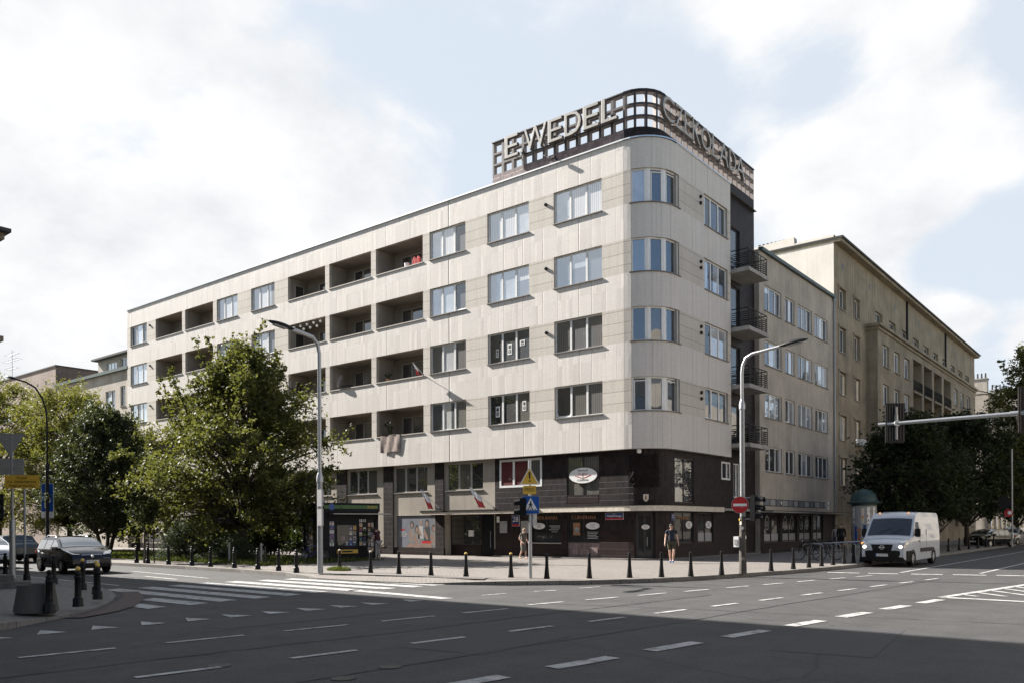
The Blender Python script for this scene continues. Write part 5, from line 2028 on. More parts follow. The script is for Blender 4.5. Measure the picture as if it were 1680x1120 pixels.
for i, p in enumerate([(-15.7, 21.3), (-14.7, 22.25), (-13.8, 23.25), (-13.1, 24.1), (-12.5, 25.0), (-12.05, 26.4)]):
    dup(t0, (*p, ZP), 0, 'tapered black bollard on the corner, ' + ORD[i] + ' right of the crossing sign pole')
for i, p in enumerate([(-11.55, 29.55), (-11.4, 31.4), (-11.3, 32.85), (-11.25, 34.2), (-11.2, 35.5), (-11.15, 36.8), (-11.1, 38.0), (-11.1, 39.2)]):
    dup(t0, (*p, ZP), 0, 'tapered black bollard in shade, ' + ORD[i] + ' right of the no-entry sign pole')
for i in range(9):
    dup(t0, (-10.95 + 0.03 * i, 57 + 3.1 * i, ZP), 0, 'thin dark bollard under the far trees beyond the van, ' + ORD[i] + ' from the van')

# ---------------------------------------------------------------- street lamps


def lamp_head(t, p, d, ln, w, mat_top='dark_metal'):
    """flat cobra-head lantern from p along d"""
    d = Vector(d).normalized()
    s = d.cross(Vector((0, 0, 1))).normalized()
    m = MB()
    n = 9
    rings = []
    for k in range(n + 1):
        f = k / n
        ww = w * math.sin(math.pi * min(0.98, 0.12 + 0.86 * f)) ** 0.6
        hh = 0.10 * math.sin(math.pi * min(0.98, 0.10 + 0.86 * f)) ** 0.7
        c = Vector(p) + d * ln * f
        rings.append([c + s * ww * math.cos(a) + Vector((0, 0, hh * (math.sin(a) if math.sin(a) > 0 else 0.55 * math.sin(a)))) for a in [2 * math.pi * j / 14 for j in range(14)]])
    for k in range(n):
        for j in range(14):
            m.face([rings[k][j], rings[k][(j + 1) % 14], rings[k + 1][(j + 1) % 14], rings[k + 1][j]], mat_top)
    m.face(rings[0][::-1], mat_top)
    m.face(rings[n], mat_top)
    h = m.build('lamp_head', t, smooth=True, weld=True)
    g_ = MB()
    c = Vector(p) + d * ln * 0.55 + Vector((0, 0, -0.062))
    g_.obox(c, d * ln * 0.26, s * w * 0.6, (0, 0, 0.012), 'print_grey')
    g_.build('lens', h)


def lamp_post(label, loc, rotz, h_joint, h_top, r0, r1, arm, head_l, head_w, matp='galvanised', base='grey_pole'):
    """arm: list of (x, z) points in the local x-z plane from the pole top to the lantern"""
    t = thing('street_lamp', label, 'street lamp', loc, rotz)
    m = MB()
    m.tube([(0, 0, 0), (0, 0, h_joint)], [r0 * 1.05, r0], base, 12)
    m.tube([(0, 0, h_joint - 0.06), (0, 0, h_joint + 0.1), (0, 0, h_joint + 0.28)], [r0 * 1.25, r0 * 1.25, r1 * 1.05], matp, 12)
    m.tube([(0, 0, h_joint + 0.2), (0, 0, h_top)] + [(x, 0, z) for x, z in arm], r1, matp, 10)
    m.build('pole', t, smooth=True)
    x, z = arm[-1]
    x0, z0 = arm[-2]
    lamp_head(t, (x - 0.05, 0, z), (x - x0, 0, z - z0), head_l, head_w)
    dr = MB()
    dr.box(-0.05, 0.05, -r0 - 0.012, -r0 + 0.02, 0.5, 0.95, base)
    dr.build('access_door', t)
    return t


l1 = lamp_post('tall grey street lamp in front of the kiosk, its dark head reaching left', (-24.25, 19.0, ZP), R_(-93), 3.4, 8.0, 0.10, 0.07,
               [(0.08, 8.35), (0.28, 8.55), (0.7, 8.62), (1.15, 8.68)], 1.0, 0.17)
bx = MB()
bx.box(0.09, 0.17, 0.06, 0.34, 1.75, 2.35, 'print_grey')
bx.build('notice_board', l1)
bx = MB()
bx.box(0.09, 0.17, 0.06, 0.34, 2.45, 3.05, 'print_grey')
bx.build('notice_board', l1)
l2 = lamp_post('tall pale lamp post carrying the red no-entry sign, its head reaching right', (-11.76, 27.5, ZP), 0.0, 5.8, 7.0, 0.085, 0.055,
               [(0.03, 7.25), (0.14, 7.5), (0.38, 7.62), (0.9, 7.68), (1.4, 7.74)], 0.95, 0.16)
m = MB()
m.tube([(0, 0, 0), (0.0, 0, 1.0), (0, 0, 1.9), (0, 0, 2.0)], [0.135, 0.115, 0.10, 0.095], 'bark_pale', 10)
rnd = random.Random(3)
for k in range(14):
    a, z = rnd.uniform(0, 6.28), rnd.uniform(0.5, 1.9)
    M = Matrix.Rotation(a, 4, 'Z') @ Matrix.Translation((0.0, -0.118, z)) @ Matrix.Rotation(R_(90), 4, 'X')
    plate(m, M, rnd.uniform(0.05, 0.1), rnd.uniform(0.07, 0.14), rnd.choice(['print_grey', 'cream_paint', 'yellow_paint', 'dark_metal', 'white_paint']), 0.0)
m.build('poster_layers', l2)

ns = thing('no_entry_sign', 'round red no-entry sign with white bar on the right-hand lamp post', 'road sign', (-11.76, 27.5, 2.52))
face_dir = Vector((0.0, -1, 0.0))
M = face_matrix((-0.03, -0.14, 0), (0.9, 0.25, 0), (0, 0, 1))
m = MB()
disc(m, M, 0.30, 0.30, 'print_grey', 0.0, 32, 0.02)
disc(m, M, 0.285, 0.285, 'red_paint', 0.004, 32)
plate(m, M, 0.46, 0.09, 'white_paint', 0.008)
m.build('sign_face', ns)
m = MB()
m.box(-0.05, 0.05, -0.13, 0.1, -0.1, -0.06, 'galvanised')
m.build('bracket', ns)


def traffic_light(label, loc, ang, n=3, name='traffic_light', visor=0.2, off=0.3, hang=False):
    """signal head on a bracket; faces local -y"""
    t = thing(name, label, 'traffic light', loc, ang)
    m = MB()
    hgt = 0.3 * n
    m.box(-0.15, 0.15, -0.10, 0.10, 0, hgt, 'black_plastic')
    m.build('housing', t, bevel=0.015)
    for k in range(n):
        z = 0.15 + 0.3 * k
        v = MB()
        seg = 12
        for i in range(seg):
            a0, a1 = R_(-30 + 240 * i / seg), R_(-30 + 240 * (i + 1) / seg)
            v.face([(0.12 * math.cos(a0), -0.10, z + 0.12 * math.sin(a0)), (0.12 * math.cos(a1), -0.10, z + 0.12 * math.sin(a1)), (0.115 * math.cos(a1), -0.10 - visor, z + 0.115 * math.sin(a1) - 0.03), (0.115 * math.cos(a0), -0.10 - visor, z + 0.115 * math.sin(a0) - 0.03)], 'black_plastic')
        v.build('visor', t)
        le = MB()
        disc(le, face_matrix((0, -0.104, z), (1, 0, 0), (0, 0, 1)), 0.1, 0.1, 'dark_metal', 0, 16)
        le.build('lens', t)
    b = MB()
    for z in (0.08, hgt - 0.08):
        b.tube([(0, 0.08, z), (0, off, z)], 0.022, 'grey_pole', 6)
    b.build('bracket', t)
    return t


traffic_light('black traffic light facing away to the right on the no-entry lamp post', (-11.34, 27.5, 1.95), R_(90), 3, off=0.38, visor=0.26)
pb = MB()
pb.box(-12.02, -11.84, 27.32, 27.5, 1.05, 1.42, 'white_paint')
pb.box(-11.99, -11.87, 27.30, 27.32, 1.14, 1.32, 'print_grey')
tag(pb.build('push_button_box', loc=(-11.9, 27.4, 1.05), world=True), 'small white push-button box on the no-entry lamp post', 'button box')

# crossing sign pole
SP = (-16.25, 21.15)
cp_ = thing('crossing_sign_pole', 'slim grey pole with stacked yellow warning and blue crossing signs', 'road sign', (*SP, ZP))
m = MB()
m.tube([(0, 0, 0), (0, 0, 3.85)], 0.045, 'galvanised', 10)
m.tube([(0, 0, 0), (0, 0, 1.2)], 0.06, 'galvanised', 10)
m.build('pole', cp_, smooth=True)
sdir = Vector((0.80, 0.60, 0))
Mw = face_matrix((0.03, -0.06, 3.30), (0.78, 0.62, 0), (0, 0, 1))
m = MB()
poly(m, Mw, [(-0.32, -0.27), (0.32, -0.27), (0, 0.32)], 'white_paint', 0.0, 0.015)
poly(m, Mw, [(-0.27, -0.242), (0.27, -0.242), (0, 0.262)], 'yellow_paint', 0.004)
poly(m, Mw, [(-0.022, -0.08), (0.022, -0.08), (0.034, 0.14), (-0.034, 0.14)], 'print_black', 0.008)
disc(m, Mw @ Matrix.Translation((0, -0.15, 0)), 0.03, 0.03, 'print_black', 0.008, 12)
m.build('warning_triangle', cp_)
Mp = face_matrix((0.03, -0.06, 2.865), (0.78, 0.62, 0), (0, 0, 1))
m = MB()
plate(m, Mp, 0.42, 0.27, 'yellow_paint', 0.0, 0.012, 0.03)
text_mesh(m, 'PIESI', Mp @ Matrix.Translation((0, 0, 0.005)), 0.17, 'print_black', 0.001)
m.build('plate', cp_)
Mc = face_matrix((0.07, -0.06, 2.38), (0.84, 0.54, 0), (0, 0, 1))
m = MB()
plate(m, Mc, 0.56, 0.58, 'print_grey', 0.0, 0.015, 0.03)
plate(m, Mc, 0.54, 0.56, 'blue_paint', 0.004, 0, 0.03)
poly(m, Mc, [(-0.22, -0.17), (0.22, -0.17), (0, 0.23)], 'white_paint', 0.008)
# walking figure on the stripes
disc(m, Mc @ Matrix.Translation((0.005, 0.10, 0)), 0.028, 0.032, 'print_black', 0.012, 12)
poly(m, Mc, [(-0.035, -0.03), (0.03, -0.03), (0.025, 0.065), (-0.02, 0.065)], 'print_black', 0.012)
poly(m, Mc, [(-0.035, -0.03), (0.0, -0.03), (-0.055, -0.15), (-0.085, -0.15)], 'print_black', 0.012)
poly(m, Mc, [(-0.005, -0.03), (0.03, -0.03), (0.075, -0.15), (0.045, -0.15)], 'print_black', 0.012)
poly(m, Mc, [(0.02, 0.06), (0.07, -0.01), (0.055, -0.025), (0.0, 0.04)], 'print_black', 0.012)
poly(m, Mc, [(-0.02, 0.06), (-0.07, -0.005), (-0.055, -0.02), (0.0, 0.04)], 'print_black', 0.012)
for k in range(5):
    x = -0.16 + 0.08 * k
    poly(m, Mc, [(x - 0.035, -0.165), (x + 0.005, -0.165), (x + 0.015, -0.135), (x - 0.02, -0.135)], 'print_black', 0.011)
m.build('crossing_sign', cp_)
m = MB()
m.box(0.05, 0.11, 0.02, 0.22, 1.72, 2.1, 'print_grey')
m.build('control_box', cp_)
traffic_light('black two-lamp traffic light facing left on the crossing sign pole', (-16.42, 21.02, 2.12), R_(-60), 2, off=0.2, visor=0.2)

# ---------------------------------------------------------------- overhead signal arm on the right
gt = thing('signal_gantry', 'pale steel mast arm reaching in from the right picture edge', 'signal mast', (2.4, 26.2, 0))
m = MB()
A0, A1 = Vector((-6.72, 25.45, 4.72)), Vector((2.4, 26.2, 4.86))
m.tube([A0, A0.lerp(A1, 0.36)], [0.05, 0.055], 'galvanised', 10)
m.tube([A0.lerp(A1, 0.36), A1], [0.07, 0.09], 'galvanised', 10)
m.build('arm', gt, world=True, smooth=True)
m = MB()
m.tube([(2.4, 26.2, 0), (2.4, 26.2, 5.2)], [0.14, 0.1], 'galvanised', 12)
m.build('post', gt, world=True, smooth=True)


def gantry_signal(label, f, w, h, dz, yaw):
    p = A0.lerp(A1, f)
    t = thing('traffic_light', label, 'traffic light', p, yaw, 'signal backs hanging on the mast arm')
    m = MB()
    M = face_matrix((0, 0.14, dz), (-1, 0, 0), (0, 0, 1))
    plate(m, M, w, h, 'black_plastic', 0.0, 0.02, 0.07)
    m.build('backboard', t)
    m = MB()
    M2 = face_matrix((0, 0.13, dz), (1, 0, 0), (0, 0, 1))
    n = 22
    for (x0, x1, y0, y1) in ((-w / 2, w / 2, h / 2 - 0.035, h / 2), (-w / 2, w / 2, -h / 2, -h / 2 + 0.035), (-w / 2, -w / 2 + 0.035, -h / 2, h / 2), (w / 2 - 0.035, w / 2, -h / 2, h / 2)):
        poly(m, M2, [(x0, y0), (x1, y0), (x1, y1), (x0, y1)], 'dark_metal', 0.02, 0.04)
    for k in range(7):
        x = -w * 0.42 + w * 0.84 * k / 6
        poly(m, M2, [(x - 0.012, -h / 2), (x + 0.012, -h / 2), (x + 0.012, h / 2), (x - 0.012, h / 2)], 'dark_frame', 0.02, 0.02)
    m.build('backboard_rim', t)
    m = MB()
    m.box(-0.13, 0.17, 0.14, 0.36, dz - h * 0.44, dz + h * 0.42, 'black_plastic')
    m.build('housing', t)
    for k in range(3):
        v = MB()
        v.lathe([(0.12, 0), (0.12, 0.22)], 'black_plastic', (0.02, 0.36 + 0.22, dz + (k - 1) * 0.33), 12, 'y', caps=False)
        v.build('visor', t)
    m = MB()
    m.tube([(0, 0.06, dz - h * 0.42), (0, 0.06, dz + h * 0.40)], 0.04, 'galvanised', 8)
    m.tube([(0, 0.06, dz - 0.02), (0, 0.06, dz + 0.22)], 0.055, 'galvanised', 8)
    m.lathe([(0.09, -0.05), (0.09, 0.05)], 'galvanised', (0, 0.02, 0), 10, 'y')
    m.build('clamp', t)
    return t


gantry_signal('back of the smaller black overhead signal at the tip of the mast arm', 0.055, 0.56, 1.15, 0.02, R_(38))
gantry_signal('back of the larger black overhead signal near the right picture edge', 0.42, 0.68, 1.25, 0.08, R_(38))
m = MB()
m.tube([A0.lerp(A1, 0.2) + Vector((0, 40, 1.5)), A0.lerp(A1, 0.3) + Vector((1, 40, 2.1))], 0.02, 'dark_metal', 4)

# ---------------------------------------------------------------- signs at the left edge
ls = thing('give_way_sign', 'grey back of a give-way triangle over a square sign back, left picture edge', 'road sign', (-30.85, 11.2, ZP))
m = MB()
m.tube([(0, 0, 0), (0, 0, 4.9)], 0.045, 'grey_pole', 10)
m.tube([(0, 0, 0), (0, 0, 2.0)], 0.10, 'galvanised', 10)
m.build('pole', ls, smooth=True)
M = face_matrix((0, -0.06, 4.55), (0.62, 0.78, 0), (0, 0, 1))
m = MB()
poly(m, M, [(-0.47, 0.38), (0, -0.42), (0.47, 0.38)], 'grey_pole', 0.0, 0.02)
m.build('triangle_back', ls)
M = face_matrix((0, -0.06, 3.80), (0.62, 0.78, 0), (0, 0, 1))
m = MB()
plate(m, M, 0.84, 0.56, 'grey_pole', 0.0, 0.02, 0.04)
plate(m, M, 0.74, 0.03, 'galvanised', 0.02, 0.02)
m.build('square_back', ls)
ys = thing('notice_sign', 'yellow roadworks notice with three printed lines on a thin pole', 'road sign', (-29.95, 11.25, ZP))
m = MB()
m.tube([(0, 0, 0), (0, 0, 3.5)], 0.04, 'grey_pole', 8)
m.build('pole', ys, smooth=True)
M = face_matrix((0.05, -0.10, 3.25), (0.72, 0.69, 0), (0, 0, 1))
m = MB()
plate(m, M, 1.1, 0.44, 'yellow_paint', 0.0, 0.02, 0.02)
for k, s in enumerate(['Dojazd', 'z ul. Sandomierskiej', 'druga strona ulicy']):
    text_mesh(m, s, M @ Matrix.Translation((0, 0.135 - 0.13 * k, 0.005)), 0.115, 'print_black', 0.001)
m.build('notice_plate', ys)
traffic_light('black traffic light in shade cut by the left picture edge', (-31.35, 10.95, 2.1), R_(60), 3, off=0.45)
m = MB()
m.tube([(-30.85, 11.1, 2.0), (-30.75, 11.0, 1.75), (-30.9, 10.9, 1.5)], 0.02, 'black_paint', 6)

# parking sign
pk = thing('parking_sign', 'blue parking sign with white wheelchair plate behind the dark estate car', 'road sign', (-50.4, 20.2, ZP))
m = MB()
m.tube([(0, 0, 0), (0, 0, 4.4)], 0.05, 'grey_pole', 8)
m.build('pole', pk, smooth=True)
for z, h in ((3.95, 0.66), (3.15, 1.0)):
    M = face_matrix((0.0, -0.07, z), (0.80, 0.6, 0), (0, 0, 1))
    m = MB()
    plate(m, M, 0.72, h, 'white_paint', 0.0, 0.02, 0.04)
    plate(m, M, 0.68, h - 0.04, 'blue_paint', 0.004, 0, 0.03)
    if h > 0.9:
        text_mesh(m, 'P', M @ Matrix.Translation((0, 0, 0.01)), 0.9, 'white_paint', 0.002)
    m.build('sign_face', pk)
M = face_matrix((0.0, -0.07, 2.47), (0.80, 0.6, 0), (0, 0, 1))
m = MB()
plate(m, M, 0.72, 0.34, 'white_paint', 0.0, 0.02, 0.02)
for i in range(10):
    a0, a1 = R_(-200 + 26 * i), R_(-174 + 26 * i)
    m.face([M @ Vector((r * math.cos(a), -0.04 + r * math.sin(a), 0.006)) for r, a in ((0.07, a0), (0.095, a0), (0.095, a1), (0.07, a1))][::1], 'print_black')
poly(m, M, [(-0.03, -0.02), (0.0, -0.02), (0.0, 0.11), (-0.03, 0.11)], 'print_black', 0.006)
poly(m, M, [(-0.03, -0.03), (0.08, -0.03), (0.11, -0.12), (0.08, -0.12), (0.06, -0.055), (-0.03, -0.055)][::-1], 'print_black', 0.006)
disc(m, M @ Matrix.Translation((-0.015, 0.135, 0)), 0.02, 0.02, 'print_black', 0.006, 10)
m.build('plate', pk)

lamp_post('old dark curved street lamp standing among the trees at far left', (-50.2, 20.05, ZP), R_(213), 5.2, 7.7, 0.085, 0.05,
          [(0.05, 8.4), (0.25, 9.1), (0.7, 9.75), (1.3, 10.1), (1.85, 10.25)], 0.75, 0.16, 'dark_metal', 'dark_metal')

# ---------------------------------------------------------------- planter, grass tuft
pl = thing('planter', 'tapering grey concrete planter on the shaded corner', 'planter', (-17.95, 6.95, ZP))
m = MB()
m.lathe([(0.40, 0.0), (0.41, 0.04), (0.34, 0.50), (0.35, 0.56), (0.31, 0.56), (0.30, 0.50), (0.0, 0.48)], 'dark_concrete', seg=28, caps=False)
m.build('tub', pl, smooth=True)
m = MB()
m.lathe([(0.0, 0.49), (0.30, 0.485)], 'soil', seg=20, caps=False)
m.build('soil', pl)


def blades(name, n, cx, cy, rx, ry, h, mat, z0, seed, fall=True):
    r = np.random.default_rng(seed)
    a, q = r.uniform(0, 2 * np.pi, n), np.sqrt(r.uniform(0, 1, n))
    x, y = cx + rx * q * np.cos(a), cy + ry * q * np.sin(a)
    hh = h * r.uniform(0.4, 1.0, n) * ((1 - 0.6 * q) if fall else 1)
    t = r.uniform(0, 2 * np.pi, n)
    w = 0.012 + 0.01 * r.random(n)
    lx, ly = hh * 0.6 * np.cos(a + r.normal(0, .8, n)), hh * 0.6 * np.sin(a + r.normal(0, .8, n))
    v = np.zeros((n, 3, 3))
    v[:, 0] = np.stack([x - w * np.cos(t), y - w * np.sin(t), np.full(n, z0)], 1)
    v[:, 1] = np.stack([x + w * np.cos(t), y + w * np.sin(t), np.full(n, z0)], 1)
    v[:, 2] = np.stack([x + lx, y + ly, z0 + hh], 1)
    return tri_object(name, v.reshape(-1, 3), 3, mat)


def tri_object(name, verts, k, mat, parent=None):
    """many small separate faces of k corners each, as one mesh"""
    me = bpy.data.meshes.new(name)
    n = len(verts)
    me.vertices.add(n)
    me.vertices.foreach_set('co', np.asarray(verts, dtype=np.float32).ravel())
    me.loops.add(n)
    me.loops.foreach_set('vertex_index', np.arange(n, dtype=np.int32))
    me.polygons.add(n // k)
    me.polygons.foreach_set('loop_start', np.arange(0, n, k, dtype=np.int32))
    me.polygons.foreach_set('loop_total', np.full(n // k, k, dtype=np.int32))
    me.update(calc_edges=True)
    me.materials.append(MATS[mat])
    o = bpy.data.objects.new(name, me)
    COL.objects.link(o)
    if parent is not None:
        o.parent = parent
    return o


tag(blades('grass_tuft', 1500, -25.45, 20.85, 0.55, 0.35, 0.26, 'grass_blade', ZP, 5), 'tuft of green grass at the foot of a bollard in front of the kiosk', 'grass tuft')
m = MB()
m.face([(-70, 21.9, 0.128), (-33.5, 21.0, 0.128), (-30.8, 23.0, 0.128), (-31.5, 27.0, 0.128), (-70, 30.0, 0.128)], 'soil')
structure(m.build('flower_bed'))
r_ = np.random.default_rng(11)
n_ = 16000
gx = r_.uniform(-60, -31.2, n_)
gy = 21.6 + (gx + 33) * -0.02 + r_.uniform(0, 1, n_) ** 1.5 * 7
gh_ = r_.uniform(0.05, 0.22, n_)
gt_ = r_.uniform(0, 6.28, n_)
gv = np.zeros((n_, 3, 3))
gv[:, 0] = np.stack([gx - .03 * np.cos(gt_), gy - .03 * np.sin(gt_), np.full(n_, .125)], 1)
gv[:, 1] = np.stack([gx + .03 * np.cos(gt_), gy + .03 * np.sin(gt_), np.full(n_, .125)], 1)
gv[:, 2] = np.stack([gx + r_.normal(0, .05, n_), gy + r_.normal(0, .05, n_), .125 + gh_], 1)
stuff(tri_object('ground_cover', gv.reshape(-1, 3), 3, 'grass_blade'))
for x in (-35.2, -32.6):
    m = MB()
    m.tube([(x, 22.2, ZP), (x, 22.2, 1.1)], 0.05, 'grey_pole', 8)
    m.tube([(x + .25, 22.25, ZP), (x + .25, 22.25, 0.95)], 0.03, 'bark_pale', 6)
    tag(m.build('garden_stake', loc=(x, 22.2, ZP), world=True), 'pale stake pair in the bed, ' + ('left-hand' if x < -34 else 'right-hand') + ' of the two under the big tree', 'stake')

# ---------------------------------------------------------------- kiosk
KA = R_(75)
KK = (-34.15, 26.95)
kk = thing('kiosk', 'black newspaper kiosk with green fascia stripe and magazine windows', 'kiosk', (*KK, ZP), KA)
LX, LY, KH = 3.15, 2.75, 2.5
m = MB()
m.box(0.03, LX - 0.03, 0.03, LY - 0.03, 0.02, 0.34, 'kiosk_panel')
m.box(0.0, 0.35, 0.0, 0.35, 0.02, KH, 'kiosk_panel')
m.box(LX - 0.2, LX, 0.0, 0.2, 0.02, KH, 'kiosk_panel')
m.box(0.0, 0.2, LY - 0.2, LY, 0.02, KH, 'kiosk_panel')
m.box(0.06, LX - 0.06, 0.06, LY - 0.06, 0.34, KH, 'kiosk_panel')
m.box(0.0, LX, 0.0, 0.06, 2.1, KH, 'kiosk_panel')
m.build('body', kk, bevel=0.008)
m = MB()
m.prism([(-0.06, -0.06), (LX + 0.06, -0.06), (LX + 0.06, LY + 0.06), (-0.06, LY + 0.06)], KH, KH + 0.46, 'kiosk_panel')
fo = m.build('fascia', kk)
MF = face_matrix((LX / 2, -0.066, KH + 0.25), (1, 0, 0), (0, 0, 1))
m = MB()
plate(m, MF, LX * 0.98, 0.19, 'green_paint', 0.0)
so = m.build('green_stripe', fo)
m = MB()
disc(m, MF @ Matrix.Translation((-LX / 2 + 0.45, 0, 0)), 0.16, 0.17, 'blue_paint', 0.004, 20)
text_mesh(m, 'RUCH', MF @ Matrix.Translation((LX / 2 - 0.4, 0, 0.004)), 0.2, 'yellow_paint', 0.001)
m.build('fascia_print', fo)
m = MB()
m.box(0.3, LX + 0.5, -0.62, -0.0, 2.36, 2.41, 'grey_pole')
m.build('awning_shelf', kk)
m = MB()
m.tube([(0.5, 1.2, KH + .46), (0.5, 1.2, KH + .75)], 0.12, 'galvanised', 10)
m.build('roof_vent', kk)
rk = random.Random(21)
COLS = ['print_red', 'print_grey', 'cream_paint', 'blue_paint', 'green_paint', 'yellow_paint', 'white_paint', 'navy_paint', 'gold_letter']


def magazines(M, w, h, nx, ny, name, fill=0.85):
    mg = MB()
    plate(mg, M, w, h, 'glass_shop', 0.0)
    mo = mg.build(name, kk)
    mg = MB()
    cw, ch = w / nx, h / ny
    for i in range(nx):
        for j in range(ny):
            if rk.random() > fill:
                continue
            x, y = -w / 2 + cw * (i + .5), -h / 2 + ch * (j + .5)
            c = rk.choice(COLS)
            poly(mg, M, [(x - cw * .4, y - ch * .42), (x + cw * .4, y - ch * .42), (x + cw * .4, y + ch * .4), (x - cw * .4, y + ch * .4)], c, 0.004)
            poly(mg, M, [(x - cw * .3, y + ch * .1), (x + cw * .3, y + ch * .1), (x + cw * .3, y + ch * .3), (x - cw * .3, y + ch * .3)], rk.choice(COLS), 0.006)
            poly(mg, M, [(x - cw * .25, y - ch * .32), (x + cw * .1, y - ch * .32), (x + cw * .15, y - ch * .02), (x - cw * .2, y - ch * .02)], rk.choice(COLS), 0.006)
    mg.build('magazine_display', mo)


magazines(face_matrix((0.5, 0.05, 1.35), (1, 0, 0), (0, 0, 1)), 0.28, 1.3, 1, 6, 'display_window')
magazines(face_matrix((1.35, 0.05, 1.25), (1, 0, 0), (0, 0, 1)), 1.1, 1.1, 5, 4, 'serving_window', 0.4)
magazines(face_matrix((2.25, 0.05, 1.45), (1, 0, 0), (0, 0, 1)), 0.42, 1.5, 2, 6, 'display_window')
magazines(face_matrix((2.72, 0.05, 1.3), (1, 0, 0), (0, 0, 1)), 0.36, 1.8, 2, 7, 'display_window')
magazines(face_matrix((0.05, 1.7, 1.25), (0, -1, 0), (0, 0, 1)), 0.55, 2.0, 2, 7, 'display_window', 0.9)
m = MB()
m.box(0.75, 1.9, -0.1, 0.06, 0.32, 0.52, 'yellow_paint')
plate(m, face_matrix((1.3, -0.104, 0.42), (1, 0, 0), (0, 0, 1)), 0.6, 0.09, 'print_black', 0.0)
m.build('counter_box', kk)

# ---------------------------------------------------------------- advertising column
mc = thing('advertising_column', 'round poster column with dark green dome behind the white van', 'advertising column', (-14.9, 53.2, ZP))
m = MB()
m.lathe([(0.78, 0.0), (0.78, 0.3), (0.72, 0.35)], 'concrete', seg=28)
m.build('base', mc, smooth=True)
m = MB()
m.lathe([(0.72, 0.35), (0.72, 2.85)], 'print_grey', seg=28, caps=False)
m.build('drum', mc, smooth=True)
m = MB()
m.lathe([(0.74, 2.85), (0.76, 2.86), (0.76, 2.98), (0.98, 3.0), (1.0, 3.08), (0.82, 3.14), (0.78, 3.3), (0.66, 3.58), (0.45, 3.78), (0.22, 3.88), (0.0, 3.92)], 'copper_green', seg=28, caps=False)
m.build('dome', mc, smooth=True)
rk = random.Random(5)
for k in range(12):
    a0 = R_(200 + 14 * k + rk.uniform(-3, 3))
    z0, z1, c = rk.choice([(0.5, 1.6, 'blue_paint'), (1.75, 2.75, 'white_paint'), (0.5, 1.5, 'gold_letter'), (1.8, 2.7, 'cream_paint'), (0.55, 1.7, 'navy_paint')])
    m = MB()
    for i in range(3):
        t0_, t1_ = a0 + R_(4.2 * i), a0 + R_(4.2 * (i + 1))
        r = 0.735 + 0.002 * k
        m.face([(r * math.cos(t0_), r * math.sin(t0_), z0), (r * math.cos(t1_), r * math.sin(t1_), z0), (r * math.cos(t1_), r * math.sin(t1_), z1), (r * math.cos(t0_), r * math.sin(t0_), z1)], c)
        r += 0.003
        zz = rk.uniform(z0 + .1, z1 - .25)
        m.face([(r * math.cos(t0_), r * math.sin(t0_), zz), (r * math.cos(t1_), r * math.sin(t1_), zz), (r * math.cos(t1_), r * math.sin(t1_), zz + .12), (r * math.cos(t0_), r * math.sin(t0_), zz + .12)], rk.choice(['print_black', 'print_red', 'yellow_paint', 'print_grey']))
    m.build('poster', mc)

# ---------------------------------------------------------------- bicycle stands and bicycles
for i in range(7):
    m = MB()
    y = 39.8 + 1.25 * i
    pts = [(-14.0, y, ZP)]
    pts += [(-14.0, y, 0.75)] + [(-13.8 + 0.2 * math.cos(R_(a)), y, 0.75 + 0.15 * math.sin(R_(a))) for a in (150, 120, 90)] + [(-13.2 + 0.2 * math.cos(R_(a)), y, 0.75 + 0.15 * math.sin(R_(a))) for a in (90, 60, 30)] + [(-13.0, y, 0.75), (-13.0, y, ZP)]
    m.tube(pts, 0.025, 'grey_pole', 8)
    o = m.build('bike_stand', loc=(-13.5, y, ZP), world=True, smooth=True)
    tag(o, 'steel hoop bicycle stand on the shaded pavement, ' + ORD[i] + ' from the near end of the row', 'bike stand', 'hoop bicycle stands left of the van')


def bicycle(label, loc, rotz, mat, tilt=0.08):
    t = thing('bicycle', label, 'bicycle', loc, rotz)
    t.rotation_euler = (tilt, 0, rotz)
    for x in (-0.52, 0.52):
        w = MB()
        n = 22
        w.tube([(x + 0.33 * math.cos(2 * math.pi * i / n), 0, 0.34 + 0.33 * math.sin(2 * math.pi * i / n)) for i in range(n + 1)], 0.018, 'rubber', 6, caps=False)
        for i in range(8):
            a = math.pi * i / 8
            w.tube([(x + 0.32 * math.cos(a), 0, 0.34 + 0.32 * math.sin(a)), (x - 0.32 * math.cos(a), 0, 0.34 - 0.32 * math.sin(a))], 0.004, 'alu', 3)
        w.build('wheel', t)
    f = MB()
    bb, st, hd, rw, fw_ = (-0.08, 0, 0.30), (-0.22, 0, 0.82), (0.36, 0, 0.86), (-0.52, 0, 0.34), (0.52, 0, 0.34)
    for a, b in ((bb, st), (bb, (0.40, 0, 0.74)), ((-0.2, 0, 0.76), hd), (bb, rw), (rw, (-0.2, 0, 0.76)), (hd, fw_)):
        f.tube([a, b], 0.018, mat, 6)
    f.build('frame', t)
    h = MB()
    h.tube([(0.36, 0, 0.86), (0.33, 0, 1.0)], 0.015, 'alu', 6)
    h.tube([(0.2, -0.28, 1.02), (0.33, -0.2, 1.0), (0.36, 0, 1.0), (0.33, 0.2, 1.0), (0.2, 0.28, 1.02)], 0.014, 'dark_metal', 6)
    h.build('handlebar', t)
    s = MB()
    s.obox((-0.25, 0, 0.9), (0.13, 0, 0), (0, 0.07, 0), (0, 0, 0.03), 'black_plastic')
    s.tube([(-0.22, 0, 0.8), (-0.24, 0, 0.9)], 0.014, 'alu', 6)
    s.build('saddle', t)
    return t


